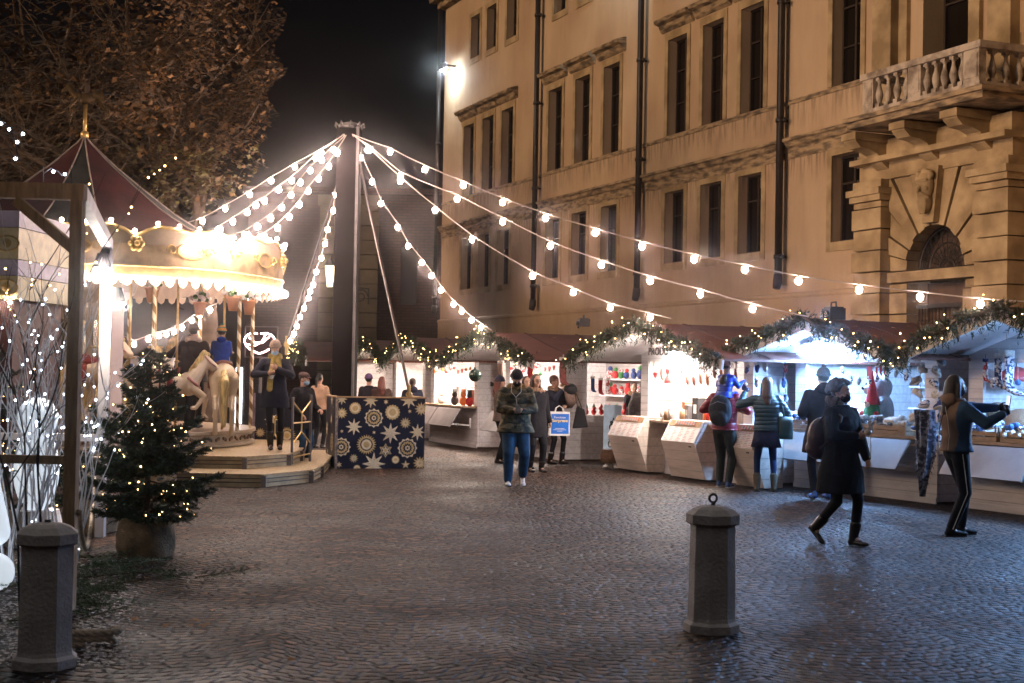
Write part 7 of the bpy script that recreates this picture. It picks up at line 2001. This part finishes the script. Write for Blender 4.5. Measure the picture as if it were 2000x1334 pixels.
# ================================================================== FIR TREES
BARK = mat('fir_bark', (.07, .045, .03), .9, .3, 12, bump=.6)
def fir(loc, H, Rm, label, seed, z0=.18, nl=.032, nw=.0065, whorls=16, lights=110, spire=.0, dens=1.0, group=None, pot=True):
    rg = random.Random(seed); t = thing('fir_tree', label, 'fir tree', loc, 0, group)
    m = MB(); m.tube([(0, 0, 0), (0, 0, H * .5), (.01, 0, H)], [.035, .024, .004], 8); m.build('trunk', BARK, t)
    m = MB(); tips = []
    for j in range(whorls):
        f = j / (whorls - 1); z = z0 + .10 + (H - z0 - .14) * f
        prof_ = min(1, .55 + f * 4) * (1 - f) ** .82
        nb = int(9 - 4 * f)
        for b in range(nb):
            a = rg.uniform(0, 6.283); L = Rm * prof_ * rg.uniform(.7, 1.2) + .05; z += rg.uniform(-.05, .05)
            d = Vector((math.cos(a), math.sin(a), .22 + .5 * f))
            P = [Vector((0, 0, z)) + d * L * q + Vector((0, 0, L * (-.62 * q + .42 * q * q))) for q in (0, .25, .5, .75, 1)]
            m.mat(1).tube(P, [.008, .006, .005, .004, .002], 4, False)
            side = Vector((-d.y, d.x, 0)).normalized()
            ns = max(5, int(L / .026 * dens))
            for k in range(ns):
                q = .12 + .88 * (k + rg.random()) / ns; i = min(int(q * 4), 3); p = P[i].lerp(P[i + 1], q * 4 - i)
                dd = (d.normalized() * .8 + side * rg.choice((-1, 1)) * rg.uniform(.4, 1) + Vector((0, 0, rg.uniform(-.35, .35))))
                l_ = (.05 + .18 * L * (1.15 - q)) * rg.uniform(.7, 1.2)
                m.mat(0); needles(m, p, dd, l_, int(12 + l_ * 110), rg, nl, nw, .2)
                if rg.random() < .5: tips.append(p + dd.normalized() * l_)
            m.mat(0); needles(m, P[3], P[4] - P[3], (P[4] - P[3]).length * 1.15, 26, rg, nl, nw)
            tips.append(P[4])
    m.mat(0); needles(m, Vector((0, 0, H - .14)), Vector((0, 0, 1)), .15, 30, rg, nl, nw)
    m.build('foliage', FIR, t, fix=False)
    if lights:
        light_parts(t, [rg.choice(tips) + Vector((rg.uniform(-.02, .02), rg.uniform(-.04, .0), rg.uniform(-.02, .02))) for k in range(lights)], [rg.uniform(.005, .008) for k in range(lights)], FAIRY)
    if pot:
        m = MB(); seg = 28; rows = 9; vs = []
        for j in range(rows + 1):
            z = .34 * j / rows
            for k in range(seg):
                a = 2 * math.pi * k / seg; r = .235 + .03 * math.sin(j / rows * 3) + .012 * math.sin(a * 6 + j * .5) + .008 * math.sin(a * 11 + j) - (.02 if j == rows else 0)
                vs.append((r * math.cos(a), r * math.sin(a), z))
        fs = [(j * seg + k, j * seg + (k + 1) % seg, (j + 1) * seg + (k + 1) % seg, (j + 1) * seg + k) for j in range(rows) for k in range(seg)] + [tuple(rows * seg + k for k in range(seg))]
        m.add(vs, fs); m.build('burlap_pot', mat('burlap', (.26, .17, .09), .9, .4, 7, bump=.7, bscale=50), t, True)
    return t
fir(G(285, 1085), 1.84, .66, 'Christmas fir with warm fairy lights in a burlap wrapped pot', 3, z0=.30, whorls=24, lights=100, dens=1.7)
fir((-4.35, 14.9, 0), 1.25, .55, 'small dark fir behind the knotted rope', 4, lights=40, whorls=11, group='small firs behind the timber frame')
fir((-5.1, 13.4, 0), 1.1, .5, 'small dark fir between the white twigs and the frame', 5, lights=45, whorls=10, group='small firs behind the timber frame')
fir((-6.3, 17.0, 0), 2.3, .8, 'taller fir with golden lights behind the white twigs', 6, lights=100, whorls=14, dens=.8, nl=.035, nw=.007, group='small firs behind the timber frame')
fir((-4.6, 18.6, 0), 1.9, .55, 'fir with golden lights in front of the carousel deck', 8, lights=60, whorls=12, dens=.8, nl=.035, nw=.007, group='small firs behind the timber frame')
# cut fir branches on the ground
rg = random.Random(12)
for k in range(44):
    px = rg.uniform(120, 400) if k > 25 else rg.uniform(130, 260); py = rg.uniform(1085, 1225) if px < 250 else rg.uniform(1085, 1135)
    if k > 36: px, py = rg.uniform(-20, 30), rg.uniform(1060, 1260)
    p = G(px, py); a = rg.uniform(0, 6.283); L = rg.uniform(.3, .55)
    m = MB(); d = Vector((math.cos(a), math.sin(a), .10)); m.mat(1).tube([Vector((0, 0, .02)), Vector((0, 0, .02)) + d * L], [.006, .003], 4)
    for q in range(11):
        s_ = 1 if q % 2 else -1; o_ = Vector((0, 0, .03)) + d * L * q / 11; m.mat(0); needles(m, o_, d * .8 + Vector((-d.y, d.x, .12)) * s_, rg.uniform(.08, .18), 20, rg, .026, .005)
    o = m.build('fir_branch', [mat('cut_fir_needles', (.10, .15, .075), .6, .4, 30), FIR[1]], None, fix=False); o.location = p
    tag(o, 'cut fir branch lying on the paving near the burlap pot' if k <= 36 else 'cut fir branch lying at the foot of the octagonal bollard beside the frame', 'branch', 'cut fir branches on the paving' if k <= 36 else 'cut fir branches by the bollard')
for k in range(26):
    px, py = (rg.uniform(230, 420), rg.uniform(1075, 1230)) if k < 18 else (rg.uniform(450, 1900), rg.uniform(1000, 1300))
    m = MB(); leaf(m, Vector((0, 0, 0)), rg.uniform(.03, .05), rg); o = m.build('fallen_leaf', LEAF, None); o.location = G(px, py, .012)
    tag(o, 'dry curled leaf near the burlap pot' if k < 18 else 'lone dry leaf on the open paving', 'leaf', 'dry leaves near the burlap pot' if k < 18 else 'scattered dry leaves on the paving')
snow = mat('artificial_snow', (.60, .55, .55), .9, .2, 8, bump=.6, bscale=40)
o = None
m = MB(); rs = random.Random(31)
for k in range(2600):
    p = G(rs.uniform(-40, 255) + rs.gauss(0, 22), rs.uniform(1090, 1300), .008 + rs.uniform(0, .006)); s_ = rs.uniform(.006, .022); a_ = rs.uniform(0, 6.28)
    m.add([p + Vector((s_ * math.cos(a_ + q * 1.2566) * rs.uniform(.6, 1), s_ * math.sin(a_ + q * 1.2566) * rs.uniform(.6, 1), rs.uniform(0, .006))) for q in range(5)], [(0, 1, 2, 3, 4)])
o = m.build('snow_flecks', snow, None, fix=False); tag(o, 'white artificial snow flecks strewn under the cut branches', 'snow', kind='stuff')

# ================================================================== TIMBER FRAME, ROPE, WHITE TWIGS
TIMB = mat('raw_timber', (.50, .33, .19), .75, .25, 4, bump=.35, bscale=30, stretch=(6, 6, 1))
TIMW = mat('white_timber', (.66, .60, .58), .6, .15, 4)
fr1 = at(140, 900, 9.9); fr2 = at(199, 900, 14.4)
tf = thing('timber_frame', 'open timber frame of posts, beams and a diagonal brace round the snowy display', 'frame', (fr1.x, fr1.y, 0))
b0 = Vector((fr1.x, fr1.y, 0))
m = MB(); m.box(-.042, .042, -.042, .042, 0, 2.90); m.build('post', TIMB, tf)
m = MB(); m.beam((-3.0, -.0, 2.97), (.05, 0, 2.945), .09, .11); m.build('beam', TIMB, tf)
m = MB(); m.beam((-.43, 0.0, 2.88), (.0, 0.0, 2.53), .07, .085, (0, 1, 0)); m.build('brace', TIMB, tf)
m = MB(); m.beam((-3, .0, 1.09), (-.04, 0, 1.075), .05, .06); m.build('rail', TIMB, tf)
v2 = Vector((fr2.x, fr2.y, 0)) - b0
m = MB(); m.box(v2.x - .045, v2.x + .045, v2.y - .045, v2.y + .045, 0, 2.93); m.build('post', TIMW, tf)
m = MB(); m.beam((.0, .046, 2.95), (v2.x, v2.y + .05, 2.96), .09, .10); m.build('beam', TIMW, tf)
m = MB(); m.beam((v2.x - .05, v2.y, 1.0), (v2.x - 2.6, v2.y, 1.0), .06, .07); m.build('rail', TIMW, tf)
w3 = thing('pale_board', 'tall pale pink board standing behind the white post', 'board', (at(226, 800, 16).x, 16, 0)); m = MB(); m.box(-.065, .065, 0, .03, 0, 2.6); m.build('panel', mat('pink_board', (.55, .40, .38), .7, .1, 4), w3); m = MB(); m.box(-.065, .065, .03, .05, .3, .36); m.build('cleat', TIMB, w3)
# rope
rt = thing('knotted_rope', 'thick pale rope knotted to the white post and sagging to the timber post', 'rope', (fr2.x, fr2.y, 0))
m = MB(); q0 = Vector((fr1.x, fr1.y, 0)) - Vector((fr2.x, fr2.y, 0))
A = Vector((-.03, -.09, .98)); B_ = Vector((q0.x + .06, q0.y, .72)); pts = []
Kp = Vector((-.04, -.10, .62))
pts = [A, Vector((-.05, -.1, .86)), Vector((-.01, -.1, .74)), Kp]
for k in range(1, 17):
    t_ = k / 16; p = Kp.lerp(B_, t_); p.z -= .55 * 4 * t_ * (1 - t_) * (1 - .25 * t_); pts.append(p)
def rope(m, pts, r=.019):
    # three strands twisted together
    P = []; 
    for a, b in zip(pts, pts[1:]):
        n = max(2, int((b - a).length / .03)); P += [a.lerp(b, k / n) for k in range(n)]
    P.append(pts[-1])
    for s_ in range(3):
        Q = []; L = 0
        for i, p in enumerate(P):
            t = (P[min(i + 1, len(P) - 1)] - P[max(i - 1, 0)]).normalized(); a = t.cross(Vector((0, .3, 1))).normalized(); b = t.cross(a)
            if i: L += (P[i] - P[i - 1]).length
            an = L * 42 + s_ * 2.094; Q.append(p + (a * math.cos(an) + b * math.sin(an)) * r * .5)
        m.tube(Q, r * .62, 6)
ROPE = mat('pale_rope', (.48, .38, .28), .9, .25, 30, bump=.5)
rope(m, pts); m.build('cord', ROPE, rt, True)
for c_, rr in (((-.045, -.10, .60), .055), ((-.03, -.10, .86), .05)):
    m = MB()
    for ph in (0, 1.3, 2.5):
        m.tube([Vector(c_) + Vector((rr * math.cos(k * .5), rr * .6 * math.sin(k * .5 + ph), rr * .6 * math.sin(k * .5) * math.cos(ph) + .02 * ph - .02)) for k in range(14)], .017, 6)
    m.build('knot', ROPE, rt, True)
m = MB(); rg = random.Random(8); 
for k in range(3): rope(m, [Vector((.18 * math.cos(a * .45 + k) * (1 + .1 * k), .12 * math.sin(a * .45 + k), .03 + .035 * k)) for a in range(12)], .022)
o = m.build('rope_coil', ROPE, None, True); o.location = G(165, 1262); tag(o, 'loose coil of brown rope on the ground by the bollard beside the frame', 'rope')
# white lit twigs
TW = mat('white_twig', (.66, .64, .66), .6, .15, 20); TD = mat('dark_twig', (.03, .02, .018), .8, .3, 20)
COOLB = emit('cool_fairy', (.72, .84, 1.0), 26, False)
def twigs(base, n, H, spread, mm, label, seed, nl=60, light=COOLB, r=.012):
    rg = random.Random(seed); t = thing('twig_bunch', label, 'twigs', base); m = MB(); tips = []
    def grow(p, d, L, r, depth):
        pts = [p]; rr = [r]
        for k in range(6):
            d = (d + Vector((rg.uniform(-.16, .16), rg.uniform(-.16, .16), rg.uniform(-.02, .10)))).normalized(); pts.append(pts[-1] + d * L / 6); rr.append(r * (1 - .13 * (k + 1)))
            if depth < 2 and k > 1 and rg.random() < .65:
                grow(pts[-1], (d + Vector((rg.uniform(-.8, .8), rg.uniform(-.6, .6), rg.uniform(-.1, .3)))).normalized(), L * rg.uniform(.3, .55), r * .55, depth + 1)
            tips.append(pts[-1])
        m.tube(pts, rr, 5, False)
    for k in range(n):
        a = rg.uniform(0, 6.283); s_ = rg.uniform(0, spread); grow(Vector((.12 * math.cos(a), .12 * math.sin(a), 0)), Vector((s_ * math.cos(a), s_ * math.sin(a), 1)).normalized(), H * rg.uniform(.7, 1.1), r, 0)
    m.build('stems', mm, t)
    if nl:
        light_parts(t, [rg.choice(tips) + Vector((0, 0, -.02)) for k in range(nl)], [rg.uniform(.006, .010) for k in range(nl)], light)
    return t
twigs((-4.0, 11.4, .0), 24, 1.9, .36, TW, 'tall bunch of white painted twigs with cool lights', 1, 95)
twigs((-3.85, 12.3, .0), 12, 1.5, .42, TW, 'white twig bunch spreading behind the timber post', 2, 60)
twigs((-3.35, 9.7, .0), 4, 2.3, .20, TD, 'thin dark bare twigs rising beside the octagonal bollard', 3, 16)
twigs((-4.5, 12.0, .6), 6, 2.0, .5, TD, 'dark bare twigs with golden lights beneath the timber brace', 5, 90, FAIRY)
hw = thing('hanging_lights', 'hanging twig with cool white lights above the end of the beam', 'fairy lights', at(18, 250, 10.2))
m = MB(); m.tube([(-.1, 0, .1), (0, 0, 0), (.05, 0, -.1), (.07, 0, -.24)], .005, 5); m.tube([(0, 0, 0), (.06, 0, .02), (.1, 0, -.03)], .004, 5); m.build('twig', TD, hw); m = MB()
for p in ((0, 0, -.01), (.06, 0, -.10), (.05, 0, -.22), (.10, 0, -.04), (-.06, 0, .03)): m.ball(p, .011, 7, 5)
m.build('lights', COOLB, hw)
hw = thing('hanging_lights', 'curled wire with two cool lights standing on the beam', 'fairy lights', at(84, 356, 9.9))
m = MB(); m.tube([(0, 0, 0), (0, 0, .06), (.05, 0, .10), (.10, 0, .08), (.13, 0, .05)], .004, 5); m.tube([(0, 0, 0), (.0, 0, .11)], .004, 5); m.build('wire', TW, hw); m = MB()
for p in ((.07, 0, .075), (.15, 0, .06)): m.ball(p, .010, 7, 5)
m.build('lights', COOLB, hw)
# illuminated bear of the snowy display
bb = thing('lit_bear', 'glowing white sitting bear figure at the edge of the snowy display', 'light figure', (-4.45, 11.2, .0), R(30))
m = MB(); m.ball((0, 0, .55), (.38, .34, .50), 16, 12); m.ball((0.1, -.05, 1.18), (.25, .24, .24), 16, 12); m.ball((.24, -.24, 1.12), (.11, .12, .09), 12, 9)
for q in (-1, 1): m.ball((q * .17 + .08, 0, 1.38), (.07, .05, .07)); m.cap((q * .28, -.1, .8), (q * .36, -.28, .42), .13, .11); m.cap((q * .2, -.15, .15), (q * .32, -.5, .14), .16, .15)
blob(m, 'body', emit('lit_white', (.80, .90, 1.0), .7), bb, .025, 3); m = MB(); m.ball((.30, -.35, 1.14), .035, 8, 6); m.build('nose', BLACKM, bb, True)
bb2 = thing('lit_figure', 'smaller glowing white figure on a plinth behind the white twigs', 'light figure', (-4.55, 13.7, .0)); m = MB(); m.ball((0, 0, 1.22), (.20, .19, .20), 14, 10); m.ball((0, 0, .72), (.22, .2, .42), 14, 10); blob(m, 'shell', emit('lit_white', (.85, .92, 1), 1.6), bb2, .03, 3); m = MB(); m.lathe([(.3, 0), (.3, .03), (.22, .34)], 16); m.build('base', TIMW, bb2)
# spotlight on the frame
sl = thing('display_spotlight', 'dazzling white spotlight on the beam above the white post', 'lamp', (fr2.x + .0, fr2.y - .15, 2.74))
m = MB(); m.lathe([(.05, .12), (.09, 0), (.095, -.03)], 14); m.beam((0, 0, .1), (0, .1, .2), .03, .03); m.build('housing', IRON, sl)
m = MB(); m.ball((0, 0, -.045), (.085, .085, .05), 12, 8); m.build('bulb', emit('spot_bulb', (1, .88, .80), 750), sl, True)
sl = thing('display_spotlight', 'second dazzling spotlight lower on the white post', 'lamp', (fr2.x + .14, fr2.y - .12, 2.40))
m = MB(); m.lathe([(.05, .12), (.09, 0), (.095, -.03)], 14); m.beam((0, 0, .05), (-.12, .1, .1), .03, .03); m.build('housing', IRON, sl)
m = MB(); m.ball((0, 0, -.045), (.085, .085, .05), 12, 8); m.build('bulb', MATS['spot_bulb'], sl, True)
# booth behind at the edge
bo = thing('fairground_booth', 'fairground booth with lavender and cream bands and a red panel', 'booth', (-8.2, 18.5, 0), R(-4))
m = MB(); m.box(-2.0, 1.75, .0, 1.6, 0, 2.55); m.build('body', mat('booth_dark', (.10, .035, .03), .6), bo)
LAV, CR2 = mat('lavender_paint', (.50, .44, .58), .5), mat('cream_paint', (.72, .60, .34), .5)
for z0, z1, mm in ((2.56, 2.86, CR2), (2.87, 3.07, LAV), (3.08, 3.48, CR2), (3.49, 3.70, LAV)):
    m = MB(); m.box(-2.1, 1.85, -.12, 1.7, z0, z1); bn = m.build('fascia_band', mm, bo)
    if mm is CR2:
        for k in range(7): 
            m = MB(); c_ = Vector((-1.6 + .55 * k, -.13, (z0 + z1) / 2)); m.tube([c_ + Vector((.16 * math.cos(a * .52), 0, .10 * math.sin(a * .52))) for a in range(13)], .014, 5, False); m.ball(c_, (.06, .02, .06), 8, 6); m.build('gilt_ornament', GILT, bn)
m = MB(); m.box(.3, 1.3, -.05, -.001, 2.1, 2.5); m.build('red_panel', RED, bo)
m = MB(); 
for k in range(14): m.ball((-2.0 + k * .29, -.16, 2.52), .03, 8, 6)
m.build('bulb_strip', CB, bo, True)

# ================================================================== BOLLARDS
BOL = mat('grey_painted_stone', (.60, .53, .50), .75, 0, 5, bump=.4, bscale=40, col2=(.44, .38, .36), detail=9, contrast=(.35, .6))
def bollard(p, label, ring, s=1.0, rz=.2):
    t = thing('bollard', label, 'bollard', p, rz, 'octagonal stone bollards')
    m = MB(); m.lathe([(.195, 0), (.195, .055), (.17, .075), (.165, .10), (.155, .74), (.160, .755)], 8, rot=R(22.5)); m.build('shaft', BOL, t)
    m = MB(); m.lathe([(.178, .756), (.186, .765), (.186, .825), (.165, .84), (.14, .862), (.09, .882), (.03, .890)], 8, rot=R(22.5)); m.build('cap', BOL, t)
    if ring:
        m = MB(); m.tube([(0, 0, .885), (0, 0, .905)], .016, 8); m.tube([(.028 * math.cos(k * .4189), 0, .938 + .028 * math.sin(k * .4189)) for k in range(16)], .009, 7, False); m.build('ring', IRON, t, True)
    else:
        m = MB(); m.tube([(0, 0, .885), (0, 0, .905)], .02, 8); m.build('stub', IRON, t)
    t.scale = (.98, .98, s)
    return t
bollard(G(1389, 1232), 'pale octagonal bollard with an iron ring on top standing alone on the setts', True, .965)
bollard(G(87, 1300), 'pale octagonal bollard without a ring beside the timber post', False, .93, rz=.3)

# ================================================================== AUTUMN PLANE TREE
pt = thing('plane_tree', 'large plane tree with brown autumn leaves and bare twigs behind the carousel', 'tree', (at(412, 600, 30).x, 30, 0))
base = Vector(pt.location)
rg = random.Random(42)
PBARK = mat('plane_bark', (.14, .10, .07), .85, .4, 3, bump=.5, bscale=15)
m = MB(); m.tube([(0, 0, 0), (.02, 0, 1.2), (-.1, 0, 2.8), (-.35, 0, 4.2)], [.36, .27, .24, .2], 12); m.build('trunk', PBARK, pt, True)
m = MB(); tw = []
def inside(p):
    w_ = p + base; v = CM.transposed() @ (w_ - Vector((0, 0, EYE)))
    if v.z > -1: return True
    px = 1000 - FPX * v.x / v.z; py = 667 + FPX * v.y / v.z
    lim = 548 + 12 * math.sin(py * .05) if py < 130 else 548 - (py - 130) * .16 + 18 * math.sin(py * .06) if py < 330 else 510 - (py - 330) * .9
    return px < lim and py < 455 + .0 * px
def limb(p, d, L, r, depth, grav=.0):
    pts = [p]; rr = [r]; n = 7
    for k in range(n):
        d = (d + Vector((rg.uniform(-.22, .22), rg.uniform(-.22, .22), rg.uniform(-.12, .14) - grav))).normalized()
        q = pts[-1] + d * L / n
        if not inside(q): break
        pts.append(q); rr.append(max(.006, r * (1 - .11 * (k + 1))))
        if depth < 3 and k >= 1:
            for _ in range(2 if depth < 2 else 1):
                if rg.random() < (.75 if depth < 2 else .7):
                    limb(pts[-1], (d * .6 + Vector((rg.uniform(-1, 1), rg.uniform(-1, 1), rg.uniform(-.6, .7)))).normalized(), L * rg.uniform(.38, .62), rr[-1] * .55, depth + 1, .05 if depth > 0 else 0)
        if depth >= 2: tw.append((pts[-1], depth))
    if len(pts) > 1: m.tube(pts, rr, 6 if depth < 2 else 3, False)
fork = Vector((-.35, 0, 4.1))
for dx, dy, dz, L in ((-1, -.1, .8, 6.5), (-.5, .5, 1, 6.5), (.25, -.1, 1, 5.0), (.12, -.5, 1.0, 4.8), (-1, -.5, .35, 7), (-1.4, .2, .5, 8), (.0, .1, .9, 5.5), (-.7, -.4, 1, 6.5), (-1.6, -.2, .25, 9), (.35, .3, .55, 3.2), (-.2, -.6, .3, 3.5), (-1.2, .4, 1.1, 8), (.3, -.2, .8, 4.6), (.42, 0, 1.05, 5.6), (.5, .2, .9, 4.6), (.15, -.3, .35, 2.6)):
    limb(fork + Vector((0, 0, rg.uniform(-.6, .3))), Vector((dx, dy, dz)).normalized(), L, .10, 0)
m.build('branches', mat('tree_twigs', (.12, .085, .055), .85, .4, 3), pt, fix=False)
LO = [mat('leaf_orange', (.15, .075, .022), .7, .5, 1.5), mat('leaf_brown', (.055, .032, .013), .8, .5, 1.5), mat('leaf_olive', (.12, .10, .028), .7, .4, 1.5)]
m = MB(); rg = random.Random(6); cnt = 0
cl = [Vector((rg.uniform(-6, 1.6), rg.uniform(-2.5, 2.5), rg.uniform(3.6, 9.5))) for _ in range(90)]
for p, dep in tw:
    w_ = p + base
    edge = 1.0 if (w_.x > -7.4) else .40
    n = rg.choice((2, 3, 4, 6)) if rg.random() < edge else 0
    for k in range(n):
        q = p + Vector((rg.gauss(0, .22), rg.gauss(0, .22), rg.gauss(-.05, .2)))
        if not inside(q): continue
        if mnoise.noise((q + base) * 1.15) < (-.32 if (q + base).x > -7.2 else -.02): continue
        cnt += 1
        if cnt > 30000: break
        z = q.z
        m.mat(2 if (z < 5.9 and w_.x > -8.3 and rg.random() < .55) else (0 if rg.random() < .5 else 1)); s_ = rg.uniform(.032, .068)
        a = rg.uniform(0, 6.28); u_ = Vector((math.cos(a), math.sin(a), rg.uniform(-.9, .5))) * s_; v_ = Vector((-math.sin(a), math.cos(a), rg.uniform(-.7, .7))) * s_ * .9
        m.add([q - u_, q - u_ * .1 - v_, q + u_ * .25 - v_ * .45, q + u_, q + u_ * .25 + v_ * .45, q - u_ * .1 + v_], [(0, 1, 2, 3, 4, 5)])
m.build('foliage', LO, pt, fix=False)

# tree added farther back so its crown shades the far end of the palace
shade_tree = thing('plane_tree', 'added shade tree whose dark crown shows behind the orange leaved one', 'tree', (-13.6, 41.0, 0))
b2 = Vector(shade_tree.location); rg = random.Random(17)
m = MB(); m.tube([(0, 0, 0), (.1, 0, 2.5), (0, 0, 5)], [.4, .3, .25], 10); m.build('trunk', PBARK, shade_tree, True)
m = MB(); lf = MB()
for k in range(46):
    d = Vector((rg.gauss(0, 1), rg.gauss(0, 1), abs(rg.gauss(.2, .8)))).normalized(); L = rg.uniform(3, 6.5); p = Vector((0, 0, rg.uniform(3.8, 8.5))); pts = [p]
    for q in range(6):
        d = (d + Vector((rg.uniform(-.2, .2), rg.uniform(-.2, .2), rg.uniform(-.1, .15)))).normalized(); p = p + d * L / 6
        w_ = p + b2
        if w_.x / w_.y > -.178 or p.z > 15.5: break
        pts.append(p)
        for _ in range(26):
            c_ = p + Vector((rg.gauss(0, .55), rg.gauss(0, .55), rg.gauss(0, .5)))
            if (c_ + b2).x / (c_ + b2).y > -.172: continue
            s_ = rg.uniform(.08, .15); a = rg.uniform(0, 6.28); u_ = Vector((math.cos(a), math.sin(a), rg.uniform(-.9, .5))) * s_; v_ = Vector((-math.sin(a), math.cos(a), rg.uniform(-.7, .7))) * s_
            lf.add([c_ - u_, c_ - v_, c_ + u_, c_ + v_], [(0, 1, 2, 3)])
    if len(pts) > 1: m.tube(pts, [.10 * (1 - q * .13) for q in range(len(pts))], 5, False)
m.build('branches', PBARK, shade_tree, fix=False); lf.build('foliage', LO[1], shade_tree, fix=False)
# ================================================================== HAZE added to imitate lens bloom round the bulbs
hz = bpy.data.materials.new('bloom_haze'); hz.use_nodes = True
_n = hz.node_tree; _n.nodes.clear()
_o = _n.nodes.new('ShaderNodeOutputMaterial'); _v = _n.nodes.new('ShaderNodeVolumePrincipled')
_v.inputs['Color'].default_value = (0.92, 0.88, 0.88, 1); _v.inputs['Density'].default_value = HAZE_D
_v.inputs['Anisotropy'].default_value = 0.99
_n.links.new(_v.outputs[0], _o.inputs['Volume'])
mb = MB().box(-40, 45, -4, 76, -1.0, 18.0)
h = mb.build('haze', hz); tag(h, kind='stuff')
